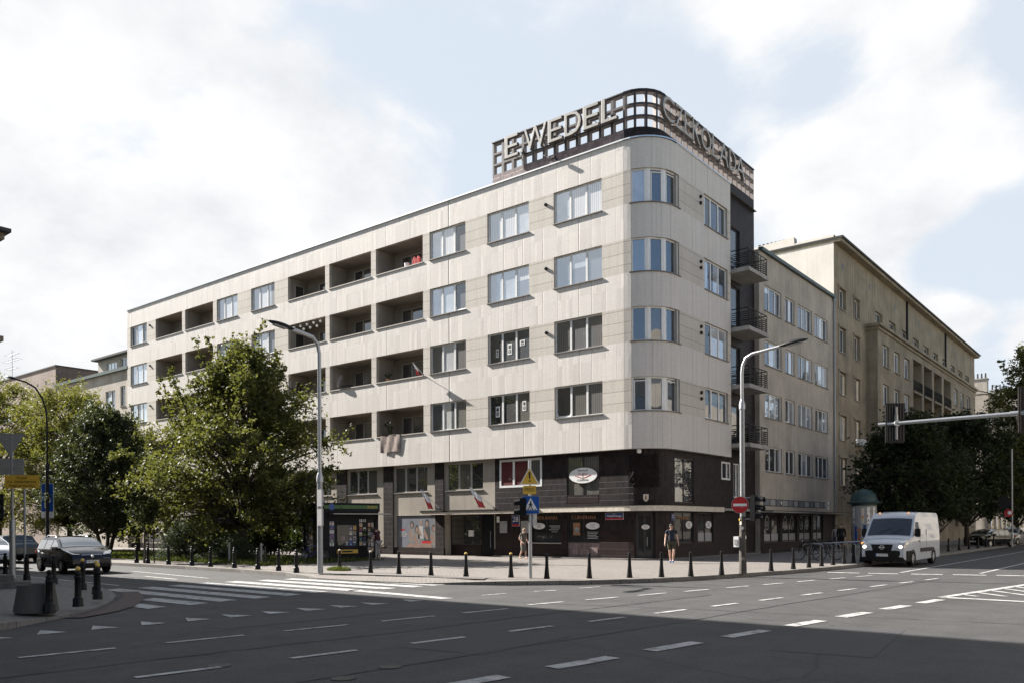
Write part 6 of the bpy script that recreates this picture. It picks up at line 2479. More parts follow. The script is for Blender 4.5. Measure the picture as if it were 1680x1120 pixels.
bicycle('dark bicycle leaning on the nearest hoop stand, front wheel to the left', (-13.6, 39.5, ZP), R_(175), 'black_paint')
bicycle('dark bicycle with teal stripe on the second hoop stand', (-13.3, 40.9, ZP), R_(190), 'copper_green', -0.07)
bicycle('bicycle parked behind the ornate bollards near the kiosk', (-32.0, 24.6, ZP), R_(60), 'navy_paint', 0.1)

# ---------------------------------------------------------------- things on the facade


def flag(label, base, tip, drop, group):
    t = thing('flag', label, 'flag', base, 0, group)
    b, p = Vector(base), Vector(tip)
    m = MB()
    m.tube([b, p], 0.016, 'white_paint', 6)
    m.tube([b, b + (p - b) * 0.08], 0.03, 'dark_metal', 6)
    m.build('pole', t, world=True)
    d = (p - b)
    for k, mat in ((0, 'white_paint'), (1, 'flag_red')):
        m = MB()
        n = 6
        L = d.length * 0.62
        ax = d.normalized()
        for i in range(n):
            for j in range(2):
                q = []
                for (ii, jj) in ((i, j), (i + 1, j), (i + 1, j + 1), (i, j + 1)):
                    s = ii / n
                    v = (k + jj / 2) / 2
                    # the cloth hangs slack: gathered near the pole, drooping straight down
                    c = p - ax * (L * (s * (0.75 - 0.3 * v) + 0.45 * v))
                    q.append(c + Vector((0.10 * v * math.sin(5 * s + 2 * v) + 0.05 * v, 0.05 * math.sin(9 * s), -drop * v * (1.0 + 0.2 * math.cos(3 * s)))))
                m.face(q, mat)
        m.build('cloth', t, world=True)
    return t


plain('flag_red', (0.50, 0.06, 0.055), 0.8, var=0.08)
flag('white and red flag on a pole at the third-floor loggia parapet', (-34.85, 35.0, 10.86), (-35.0, 34.25, 11.5), 0.42, 'white and red flags on the front')
flag('white and red flag over the left end of the entrance canopy', (-33.0, 34.5, 2.77), (-34.25, 34.1, 4.0), 0.62, 'white and red flags on the front')
flag('white and red flag over the entrance canopy beside the dark wall', (-28.9, 34.5, 2.77), (-30.4, 34.05, 4.0), 0.62, 'white and red flags on the front')
m = MB()
n = 8
for i in range(n):
    for j in range(6):
        q = []
        for ii, jj in ((i, j), (i + 1, j), (i + 1, j + 1), (i, j + 1)):
            x = -38.6 + 1.75 * ii / n
            z = 7.48 - 1.05 * jj / 6
            q.append((x, 34.955 - 0.03 * math.sin(ii * 1.9 + jj * 0.4), z - 0.03 * math.sin(ii * 0.9)))
        m.face(q[::-1], 'towel')
m.face([(-38.6, 34.95, 7.48), (-36.85, 34.95, 7.48), (-36.85, 35.3, 7.49), (-38.6, 35.3, 7.49)], 'towel')
tag(m.build('bath_towel', loc=(-37.7, 35, 7.45), world=True, smooth=True, weld=True), 'grey towel hung over the parapet of the lowest loggia', 'towel')
sd = thing('satellite_dish', 'satellite dish on a bracket in the third-floor middle loggia', 'satellite dish', (-42.6, 35.15, 10.9))
m = MB()
m.lathe([(0.0, 0.0), (0.2, 0.02), (0.42, 0.09), (0.43, 0.10), (0.2, 0.035), (0.0, 0.015)], 'print_grey', seg=20, caps=False)
o = m.build('dish', sd, smooth=True)
o.rotation_euler = (R_(68), 0, R_(-58))
o.location = (0, 0, 0.45)
m = MB()
m.tube([(0, 0, 0), (0, 0, 0.45)], 0.025, 'grey_pole', 6)
m.tube([(0, 0, 0.15), (1.0, 0.1, 0.15), (1.0, 0.1, 0)], 0.03, 'dark_metal', 6)
m.build('bracket', sd)
m = MB()
for i in range(5):
    m.tube([(-35.9 + 0.13 * i, 35.25, 17.6), (-35.85 + 0.12 * i, 35.22, 17.95 - 0.05 * (i % 2)), (-35.8 + 0.1 * i, 35.25, 18.12 - 0.1 * (i % 3))], [0.10, 0.09, 0.05], 'flag_red', 7)
tag(m.build('laundry_pile', loc=(-36, 35.2, 17.58), world=True, smooth=True), 'bundle of red cloth on the top loggia parapet nearest the corner', 'laundry')
m = MB()
m.tube([(-36.45, 35.22, 17.58), (-36.45, 35.22, 17.86)], [0.14, 0.17], 'white_paint', 10)
tag(m.build('bucket', loc=(-36.45, 35.22, 17.58), world=True), 'white bucket beside the red cloth on the top loggia parapet', 'bucket')
m = MB()
m.tube([(-47.9, 35.1, 15.75), (-44.3, 35.1, 15.9)], 0.01, 'dark_metal', 4)
for i in range(9):
    x = -47.5 + 0.36 * i
    m.lathe([(0.0, 0.0), (0.09, -0.04), (0.05, -0.16), (0.0, -0.18)], 'white_paint', (x, 35.08, 15.72 - (0.28 if i % 2 else 0.02)), 8, caps=False)
tag(m.build('white_bunting', loc=(-46, 35.1, 15.5), world=True), 'string of small white ornaments in a third-column loggia', 'ornament')
gx_ = MB()
for i in range(7):
    a = i * 0.9
    gx_.tube([(-38.2 + .05 * i, 35.3, 7.5), (-38.2 + 0.25 * math.cos(a), 35.3 + .1 * math.sin(a), 7.9 + 0.06 * i), (-38.2 + 0.42 * math.cos(a), 35.3, 8.0 + 0.07 * i)], [0.02, 0.03, 0.06], 'leaf_dark', 5)
tag(gx_.build('potted_plant', loc=(-38.2, 35.3, 7.5), world=True), 'dark straggly plant over the towel on the lowest loggia', 'plant')
gx_ = MB()
gx_.tube([(-38.3, 35.35, 10.85), (-38.3, 35.35, 11.05)], [0.14, 0.17], 'gold_letter', 8)
for i in range(8):
    a = i * 0.8
    gx_.tube([(-38.3, 35.35, 11.05), (-38.3 + 0.2 * math.cos(a), 35.35 + .1 * math.sin(a), 11.3), (-38.3 + 0.4 * math.cos(a), 35.35, 11.25 + .12 * (i % 3))], [0.02, 0.04, 0.02], 'leaf_dark', 5)
tag(gx_.build('potted_plant', loc=(-38.3, 35.35, 10.85), world=True), 'potted plant in the loggia with the flag', 'plant')

# signs on the dark wall


def wall_plate(name, fr, u, z, w, h, mat, label, cat, lines=(), out=0.02, frame=None):
    m = MB()
    M = fr.M(u, z, out)
    plate(m, M, w, h, frame or mat, 0.0, out, 0.01)
    if frame:
        plate(m, M, w - 0.04, h - 0.04, mat, 0.003)
    for (txt, dy, sz, c) in lines:
        text_mesh(m, txt, M @ Matrix.Translation((0, dy, 0.006)), sz, c, 0.001)
    return tag(m.build(name, loc=fr.p(u, z, 0), world=True), label, cat), M


m = MB()
M = FG.M(-27.95 - 0.22, 2.13, 0.03)
plate(m, M, 0.52, 0.62, 'white_paint', 0.0, 0.03, 0.02)
plate(m, M, 0.50, 0.60, 'navy_paint', 0.003, 0, 0.02)
poly(m, M, [(-0.25, -0.3), (0.25, -0.3), (0.25, -0.2), (-0.25, -0.2)], 'red_paint', 0.006)
text_mesh(m, '28', M @ Matrix.Translation((0, 0.06, 0.006)), 0.42, 'white_paint', 0.001)
tag(m.build('house_number', loc=FG.p(-28.2, 2.1, 0), world=True), 'blue house number 28 plate with red strip beside the entrance', 'house number')
m = MB()
M = FG.M(-21.85, 2.3, 0.03)
plate(m, M, 1.05, 0.34, 'white_paint', 0.0, 0.03, 0.01)
plate(m, M, 1.03, 0.32, 'navy_paint', 0.003, 0, 0.01)
poly(m, M, [(-0.515, -0.16), (0.515, -0.16), (0.515, -0.085), (-0.515, -0.085)], 'red_paint', 0.006)
text_mesh(m, 'Madalińskiego', M @ Matrix.Translation((0, 0.01, 0.006)), 0.15, 'white_paint', 0.001)
text_mesh(m, 'ulica', M @ Matrix.Translation((0, 0.115, 0.006)), 0.07, 'white_paint', 0.001)
tag(m.build('street_name_sign', loc=FG.p(-21.85, 2.3, 0), world=True), 'blue and red street name sign left of the corner door', 'street sign')
wall_plate('street_name_sign', FGR, 37.05, 2.25, 0.34, 0.34, 'navy_paint', 'small blue street sign right of the corner door', 'street sign', [('ulica', 0.08, 0.09, 'white_paint'), ('Puławska', -0.02, 0.07, 'white_paint')])
for u, lab in ((-29.05, 'left-hand grey notice on the dark wall beside the entrance'), (-27.55, 'grey notice on the dark wall behind the walking woman')):
    wall_plate('wall_notice', FG, u, 1.78, 0.52, 0.66, 'print_grey', lab, 'notice', [('— — —', 0.2 - 0.1 * k, 0.1, 'print_black') for k in range(5)])
wall_plate('door_buzzer', FG, -29.42, 2.2, 0.16, 0.34, 'white_paint', 'white buzzer panel on the dark wall by the entrance door', 'buzzer', (), 0.05)
wall_plate('paper_note', Frame((0, YG + 0.5, 0), (1, 0, 0)), -31.85, 1.42, 0.36, 0.36, 'white_paint', 'white paper note on the glazed entrance panel', 'note', [('- - -', 0.08 - 0.08 * k, 0.07, 'print_grey') for k in range(3)], 0.08)
# advertising poster filling the shop window left of the entrance
pw = MB()
FPz = Frame((0, YG + 0.05, 0), (1, 0, 0))
M = FPz.M(-36.0, 1.52, 0.0)
plate(pw, M, 3.2, 1.9, 'print_pale', 0.0)
SK = 'poster_skin'
for (x, y, s, hair, top) in ((-0.35, 0.1, 1.0, 'print_black', 'poster_pale'), (0.1, -0.18, 1.05, 'print_black', 'poster_pale'), (0.42, 0.25, 0.9, 'poster_pale', 'print_grey'), (0.95, 0.15, 1.1, 'print_black', 'print_black'), (1.5, -0.1, 0.95, 'bark', 'poster_pale')):
    poly(pw, M, [(x - .26 * s, y - .75 * s), (x + .26 * s, y - .75 * s), (x + .2 * s, y + .12 * s), (x - .2 * s, y + .12 * s)], top, 0.003)
    disc(pw, M @ Matrix.Translation((x, y + .32 * s, 0)), .17 * s, .24 * s, hair, 0.004, 16)
    disc(pw, M @ Matrix.Translation((x, y + .28 * s, 0)), .11 * s, .16 * s, SK, 0.005, 16)
    poly(pw, M, [(x - .3 * s, y - .3 * s), (x - .2 * s, y + .05 * s), (x + .1 * s, y - .5 * s), (x, y - .6 * s)], SK, 0.005)
poly(pw, M, [(-0.9, -0.95), (1.4, -0.95), (1.3, -0.7), (-0.6, -0.72)], 'poster_skin', 0.0055)
poly(pw, M, [(0.5, -0.70), (1.3, -0.70), (1.3, -0.56), (0.5, -0.56)], 'red_paint', 0.006)
poly(pw, M, [(-1.35, 0.1), (-0.95, 0.1), (-0.95, 0.17), (-1.35, 0.17)], 'red_paint', 0.006)
for k in range(3):
    poly(pw, M, [(-1.45, -0.05 - .12 * k), (-0.85 + .1 * (k % 2), -0.05 - .12 * k), (-0.85 + .1 * (k % 2), 0.0 - .12 * k), (-1.45, 0.0 - .12 * k)], 'print_grey', 0.006)
tag(pw.build('window_poster', loc=FG.p(-36.0, 1.5, 0), world=True), 'large window poster of a smiling group left of the entrance', 'poster')

rs_ = thing('round_sign', 'back of a round road sign on a tall pole at far right', 'road sign', (-9.25, 70.0, ZP))
m = MB()
m.tube([(0, 0, 0), (0, 0, 7.2)], 0.06, 'grey_pole', 8)
m.build('pole', rs_, smooth=True)
m = MB()
disc(m, face_matrix((-0.5, -0.1, 3.25), (1, 0.1, 0), (0, 0, 1)), 0.45, 0.45, 'dark_metal', 0, 24, 0.03)
m.build('sign_back', rs_)
m = MB()
disc(m, face_matrix((-0.2, -0.15, 2.5), (1, 0.1, 0), (0, 0, 1)), 0.28, 0.28, 'red_paint', 0, 20, 0.02)
disc(m, face_matrix((-0.12, -0.16, 2.52), (1, 0.1, 0), (0, 0, 1)), 0.14, 0.14, 'white_paint', 0.004, 16)
m.build('small_sign', rs_)

# ---------------------------------------------------------------- trees


def tree(name, label, loc, H, trunk_h, env, n_clu, n_leaf, size, mat, seed, trunk_r=0.16, bark='bark', spread=0.42, flat=0.7, group=None, lean=(0, 0), shoots=0, droop=0.0, stems=1, cat='tree', sprig=0.55):
    """tapered trunk and limbs carrying leaf clumps; env(t) is the crown radius at relative crown height t"""
    r = np.random.default_rng(seed)
    t = thing(name, label, cat, loc, 0, group)
    wood = MB()
    tops = []
    for s in range(stems):
        a = 6.28 * s / stems + r.uniform(0, 1)
        off = 0.0 if stems == 1 else 0.25
        dx, dy = off * math.cos(a), off * math.sin(a)
        px_, py_, n = dx, dy, 6
        pts = []
        for k in range(n + 1):
            f = k / n
            pts.append((dx + lean[0] * f + (0 if stems == 1 else 0.22 * H * f * math.cos(a)) + r.normal(0, .04) * H * .12 * (k > 0), dy + lean[1] * f + (0 if stems == 1 else 0.22 * H * f * math.sin(a)) + r.normal(0, .04) * H * .12 * (k > 0), H * 0.88 * f))
        tr = trunk_r / (stems ** 0.4)
        rad = [tr * (1.25 if k == 0 else 1.0 - 0.85 * (k / n) ** 1.1) for k in range(n + 1)]
        wood.tube([(pts[0][0], pts[0][1], -0.1)] + pts, [tr * 1.5] + rad, bark, 9)
        tops.append((np.array(pts), np.array(rad)))
    ctr, nor = [], []
    for i in range(n_clu):
        f = r.beta(1.25, 1.1)
        a = r.uniform(0, 6.283)
        q = r.uniform(0.15, 1.0) ** 0.55
        e = env(f) * (0.82 + 0.25 * math.sin(3 * a + seed) * math.sin(7 * f + seed) + 0.16 * r.normal())
        z = trunk_h + (H - trunk_h) * f
        st = tops[r.integers(0, len(tops))]
        k = min(5, int(z / (H * 0.88) * 6)) if stems == 1 else 0
        base = st[0][k] if stems == 1 else np.array([0, 0, 0])
        c = np.array([lean[0] * z / H + e * q * math.cos(a), lean[1] * z / H + e * q * math.sin(a), z - droop * q * q])
        ctr.append(c)
        # limb
        kk = min(6, max(1, int((z - 0.45 * e * q) / (H * 0.88) * 6)))
        b = st[0][kk]
        if b[2] > c[2] + 0.3:
            b = st[0][max(1, kk - 1)]
        m1 = b * 0.55 + c * 0.45 + np.array([0, 0, 0.12 * np.linalg.norm(c - b)]) + r.normal(0, .08, 3)
        L = np.linalg.norm(c - b)
        r0 = min(st[1][kk] * 0.55, 0.012 + 0.016 * L)
        if L > 0.25:
            wood.tube([b, m1, c], [r0, r0 * 0.6, 0.008], bark, 5, caps=False)
    for i in range(shoots):
        f = r.uniform(0.55, 1.0)
        a = r.uniform(0, 6.283)
        z = trunk_h + (H - trunk_h) * f
        e = env(f)
        p0 = np.array([e * .85 * math.cos(a), e * .85 * math.sin(a), z])
        d = np.array([0.4 * math.cos(a), 0.4 * math.sin(a), 1.0]) * r.uniform(0.7, 1.9)
        wood.tube([p0 * 0.8, p0, p0 + d], [0.03, 0.02, 0.006], bark, 4, caps=False)
        for k in range(6):
            ctr.append(p0 + d * (k / 5))
            nor.append(len(ctr) - 1)
    w = wood.build('trunk', t, smooth=True)
    ctr = np.array(ctr)
    nc = len(ctr)
    wgt = np.ones(nc)
    wgt[nor] = 0.16
    cl = r.choice(nc, n_leaf, p=wgt / wgt.sum())
    csz = r.uniform(0.55, 1.35, nc)
    csz[nor] = 0.30
    # leaves sit along short sprigs inside each clump, so the clump has strands and holes
    ns = 9
    sdir = r.normal(0, 1, (nc, ns, 3))
    sdir[:, :, 2] *= flat
    sdir[:, :, 2] -= droop * 0.6
    sdir /= np.linalg.norm(sdir, axis=2, keepdims=True)
    si = r.integers(0, ns, n_leaf)
    tt = r.uniform(0, 1, n_leaf) ** 0.7
    p = ctr[cl] + sdir[cl, si] * (tt * csz[cl] * spread * 1.9)[:, None] + r.normal(0, 1, (n_leaf, 3)) * (spread * 0.22 * csz[cl])[:, None]
    # orientation
    nrm = r.normal(0, 1, (n_leaf, 3)) + np.array([0, 0, 0.7])
    nrm /= np.linalg.norm(nrm, axis=1, keepdims=True)
    ax = np.cross(nrm, r.normal(0, 1, (n_leaf, 3)))
    ax /= np.linalg.norm(ax, axis=1, keepdims=True)
    bx = np.cross(nrm, ax)
    s = size * r.uniform(0.6, 1.25, n_leaf)
    v = np.zeros((n_leaf, 4, 3))
    v[:, 0] = p - ax * s[:, None]
    v[:, 1] = p - bx * (s * sprig)[:, None] + nrm * (s * 0.12)[:, None]
    v[:, 2] = p + ax * s[:, None] - nrm * (s * 0.15)[:, None]
    v[:, 3] = p + bx * (s * sprig)[:, None] + nrm * (s * 0.12)[:, None]
    v = v[(v[:, :, 2].min(axis=1) > 0.05)]
    tri_object('crown', v.reshape(-1, 3), 4, mat, t)
    return t


def big_env(f):
    return (4.6 + 3.4 * f) if f < 0.32 else 5.65 * (1 - ((f - 0.32) / 0.68) ** 1.35) + 0.35


tree('broadleaf_tree', 'large light green broadleaf tree standing in front of the loggias', (-38.3, 25.0, ZP), 10.9, 1.5, big_env, 380, 62000, 0.105, 'leaf_maple', 7, 0.22, spread=0.5, shoots=26)
tree('broadleaf_tree', 'dense dark grey-green round tree directly behind the dark estate car', (-52.0, 24.2, ZP), 8.9, 1.3, lambda f: 3.6 * (math.sin(math.pi * (0.14 + 0.8 * f)) ** 0.7), 240, 34000, 0.10, 'leaf_grey', 12, 0.18, spread=0.42, stems=3)
tree('willow_tree', 'yellow-green feathery tree rising behind the dark round tree', (-66.0, 28.0, ZP), 12.3, 2.0, lambda f: 5.6 * (math.sin(math.pi * (0.14 + 0.78 * f)) ** 0.7), 320, 42000, 0.12, 'leaf_willow', 3, 0.2, spread=0.6, droop=0.25, sprig=0.35)
tree('willow_tree', 'yellow-green feathery tree cut by the left picture edge', (-74.5, 26.0, ZP), 13.8, 2.0, lambda f: 5.2 * (math.sin(math.pi * (0.14 + 0.78 * f)) ** 0.7), 210, 22000, 0.14, 'leaf_willow', 9, 0.22, spread=0.62, droop=0.3, sprig=0.35)
tree('willow_tree', 'lower yellow-green tree filling the gap left of the big tree', (-57.5, 29.0, ZP), 8.3, 1.2, lambda f: 3.6 * (math.sin(math.pi * (0.14 + 0.78 * f)) ** 0.7), 150, 14000, 0.12, 'leaf_maple', 15, 0.15, spread=0.5)
tree('sapling', 'young staked tree on the kerb verge right of the dark estate car', (-38.9, 19.95, ZP), 3.6, 1.9, lambda f: 0.75 * math.sin(math.pi * (0.15 + 0.8 * f)), 40, 2600, 0.08, 'leaf_grey', 5, 0.05, spread=0.22)
for i, (x, y) in enumerate(((-38.45, 20.2), (-39.3, 20.1))):
    m = MB()
    m.tube([(x, y, ZP), (x * 0.7 + -38.9 * 0.3, y, 1.7)], 0.035, 'bark', 6)
    tag(m.build('tree_stake', loc=(x, y, ZP), world=True), ('right' if i == 0 else 'left') + '-hand dark stake propping the young tree on the verge', 'stake')
tree('juniper_shrub', 'spreading feathery juniper shrub under the big tree by the kerb', (-40.3, 22.9, ZP), 2.0, 0.15, lambda f: 2.0 * (1 - 0.75 * f) + 0.1, 120, 15000, 0.075, 'leaf_juniper', 22, 0.1, spread=0.3, flat=0.4, cat='shrub', sprig=0.16, stems=4)
tree('juniper_shrub', 'smaller juniper shrub trailing right under the big tree', (-37.0, 23.6, ZP), 1.3, 0.1, lambda f: 1.5 * (1 - 0.75 * f) + 0.1, 70, 8000, 0.07, 'leaf_juniper', 23, 0.08, spread=0.28, flat=0.4, cat='shrub', sprig=0.16, stems=4)
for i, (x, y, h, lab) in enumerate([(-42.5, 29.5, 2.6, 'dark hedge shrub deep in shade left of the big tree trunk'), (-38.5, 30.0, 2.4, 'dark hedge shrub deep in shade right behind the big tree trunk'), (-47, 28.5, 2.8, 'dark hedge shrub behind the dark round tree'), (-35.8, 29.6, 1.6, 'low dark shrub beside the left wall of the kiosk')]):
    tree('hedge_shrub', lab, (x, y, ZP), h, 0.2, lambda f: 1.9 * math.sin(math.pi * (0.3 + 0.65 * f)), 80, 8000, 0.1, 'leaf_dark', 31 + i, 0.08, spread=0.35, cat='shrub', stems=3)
# main street, in the shadow of the blocks
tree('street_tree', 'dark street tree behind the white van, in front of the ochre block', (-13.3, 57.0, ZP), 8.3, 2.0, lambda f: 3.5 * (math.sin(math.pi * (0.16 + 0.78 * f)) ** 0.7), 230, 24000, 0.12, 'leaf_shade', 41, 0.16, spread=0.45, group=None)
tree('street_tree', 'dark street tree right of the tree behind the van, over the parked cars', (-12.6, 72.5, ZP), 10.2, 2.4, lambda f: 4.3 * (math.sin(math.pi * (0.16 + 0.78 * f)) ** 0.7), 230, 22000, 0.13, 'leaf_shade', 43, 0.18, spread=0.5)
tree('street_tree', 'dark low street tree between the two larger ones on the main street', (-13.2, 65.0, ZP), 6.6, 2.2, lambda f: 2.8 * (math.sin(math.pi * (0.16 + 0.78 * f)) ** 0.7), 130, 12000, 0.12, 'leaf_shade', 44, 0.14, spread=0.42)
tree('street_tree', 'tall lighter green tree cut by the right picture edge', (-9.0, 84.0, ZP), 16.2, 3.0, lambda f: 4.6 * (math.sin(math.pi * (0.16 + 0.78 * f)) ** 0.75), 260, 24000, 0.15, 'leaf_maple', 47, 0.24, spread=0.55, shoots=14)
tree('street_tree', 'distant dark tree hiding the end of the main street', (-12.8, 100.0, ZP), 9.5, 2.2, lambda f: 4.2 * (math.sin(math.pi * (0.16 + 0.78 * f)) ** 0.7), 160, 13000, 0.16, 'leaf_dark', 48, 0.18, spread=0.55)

# ---------------------------------------------------------------- vehicles
plain('paint_black', (0.003, 0.003, 0.004), 0.06, var=0.2, coat=0.3, spec=0.45)
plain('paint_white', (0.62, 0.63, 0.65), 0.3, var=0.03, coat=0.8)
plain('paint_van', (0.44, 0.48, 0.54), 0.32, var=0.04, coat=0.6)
plain('paint_grey', (0.05, 0.062, 0.07), 0.25, var=0.1, coat=1.0)
plain('paint_navy', (0.012, 0.014, 0.022), 0.25, var=0.1, coat=1.0)
plain('paint_silver', (0.30, 0.31, 0.33), 0.28, metal=0.4, var=0.05, coat=1.0)
plain('lamp_glass', (0.55, 0.55, 0.55), 0.08, metal=0.6, var=0.1)
plain('lamp_lit', (0.9, 0.85, 0.75), 0.3, emit=((1.0, 0.90, 0.72), 1.6))
plain('lamp_amber', (0.6, 0.2, 0.03), 0.2, emit=((1.0, 0.45, 0.12), 0.35))
plain('lamp_red', (0.3, 0.01, 0.01), 0.2)


def loft_body(st, hw, belt, rows_low, paint, glass_side, glass_top, crown=0.04):
    """st: list of (x, z bottom, z top) from nose to tail; hw(x, z): half width. Returns body and glass builders"""
    body, gl = MB(), MB()
    K = 5
    grid = []
    for (x, zb, zt) in st:
        col = []
        zl = min(zt, belt)
        for f in rows_low:
            col.append(zb + (zl - zb) * f)
        for k in range(1, 4):
            col.append(zl + (zt - zl) * k / 3)
        grid.append(col)
    nr = len(grid[0])
    for i in range(len(st) - 1):
        for s in (1, -1):
            for j in range(nr - 1):
                q = []
                for (a, b) in ((i, j), (i, j + 1), (i + 1, j + 1), (i + 1, j)):
                    x, z = st[a][0], grid[a][b]
                    q.append((x, s * hw(x, z), z))
                uq = []
                for p in q:
                    if not uq or (Vector(p) - Vector(uq[-1])).length > 1e-4:
                        uq.append(p)
                if len(uq) > 2 and (Vector(uq[0]) - Vector(uq[-1])).length < 1e-4:
                    uq.pop()
                if len(uq) < 3:
                    continue
                if s < 0:
                    uq = uq[::-1]
                cx = (st[i][0] + st[i + 1][0]) / 2
                cz = sum(p[2] for p in uq) / len(uq)
                (gl if glass_side(cx, cz, j >= len(rows_low) - 1) else body).face(uq[::-1] if False else uq, 'car_glass' if glass_side(cx, cz, j >= len(rows_low) - 1) else paint)
        for k in range(K):
            q = []
            for (a, kk) in ((i, k), (i, k + 1), (i + 1, k + 1), (i + 1, k)):
                x, z = st[a][0], st[a][2]
                f = -1 + 2 * kk / K
                q.append((x, f * hw(x, z), z + crown * (1 - f * f)))
            g_ = glass_top(st[i][0], st[i + 1][0], k, K)
            (gl if g_ else body).face(q[::-1], 'car_glass' if g_ else paint)
    for (i, flip) in ((0, False), (len(st) - 1, True)):
        x, zb, zt = st[i]
        for j in range(nr - 1):
            z0, z1 = grid[i][j], grid[i][j + 1]
            if z1 - z0 < 1e-4:
                continue
            q = [(x, -hw(x, z0), z0), (x, hw(x, z0), z0), (x, hw(x, z1), z1), (x, -hw(x, z1), z1)]
            body.face(q[::-1] if flip else q, paint)
        q = [(x, hw(x, zt) * (-1 + 2 * k / K), zt + crown * (1 - (-1 + 2 * k / K) ** 2)) for k in range(K + 1)]
        body.face(q if flip else q[::-1], paint)
    # floor
    for i in range(len(st) - 1):
        a, b = st[i], st[i + 1]
        body.face([(a[0], -hw(a[0], a[1]), a[1]), (b[0], -hw(b[0], b[1]), b[1]), (b[0], hw(b[0], b[1]), b[1]), (a[0], hw(a[0], a[1]), a[1])], 'black_plastic')
    return body, gl


def add_wheels(t, xs, y, r, wd=0.2, rim='alu'):
    for x in xs:
        for s in (-1, 1):
            w = MB()
            w.lathe([(r * 0.62, -wd / 2), (r * 0.9, -wd / 2), (r, -wd * 0.3), (r, wd * 0.3), (r * 0.9, wd / 2), (r * 0.62, wd / 2)], 'rubber', (x, s * (y - wd / 2 + 0.015), r), 26, 'y', caps=False)
            w.lathe([(r * 0.66, -wd * .3), (0.01, -wd * .3)], 'rubber', (x, s * (y - wd / 2), r), 20, 'y', caps=False)
            wo = w.build('wheel', t, smooth=True)
            m = MB()
            yy = s * (y + 0.005)
            for k in range(7):
                a = 2 * math.pi * k / 7
                c, sn = math.cos(a), math.sin(a)
                px_, pz = -sn, c
                q = [(x + c * r * .1 + px_ * .028, yy, r + sn * r * .1 + pz * .028), (x + c * r * .6 + px_ * .034, yy, r + sn * r * .6 + pz * .034), (x + c * r * .6 - px_ * .034, yy, r + sn * r * .6 - pz * .034), (x + c * r * .1 - px_ * .028, yy, r + sn * r * .1 - pz * .028)]
                m.face(q, rim)
            m.lathe([(r * 0.58, 0), (r * 0.66, 0.0)], rim, (x, yy, r), 24, 'y', caps=False)
            m.lathe([(0.001, 0.0), (r * 0.14, 0.0)], rim, (x, yy, r), 12, 'y', caps=False)
            m.build('rim', wo)
            a_ = MB()
            n = 14
            for k in range(n):
                a0, a1 = R_(-8 + 196 * k / n), R_(-8 + 196 * (k + 1) / n)
                ri, ro = r * 1.0, r * 1.16
                a_.face([(x + rr * math.cos(aa), s * (y + 0.012), r + rr * math.sin(aa)) for rr, aa in ((ri, a0), (ro, a0), (ro, a1), (ri, a1))], 'black_plastic')
            a_.build('wheel_arch', t)


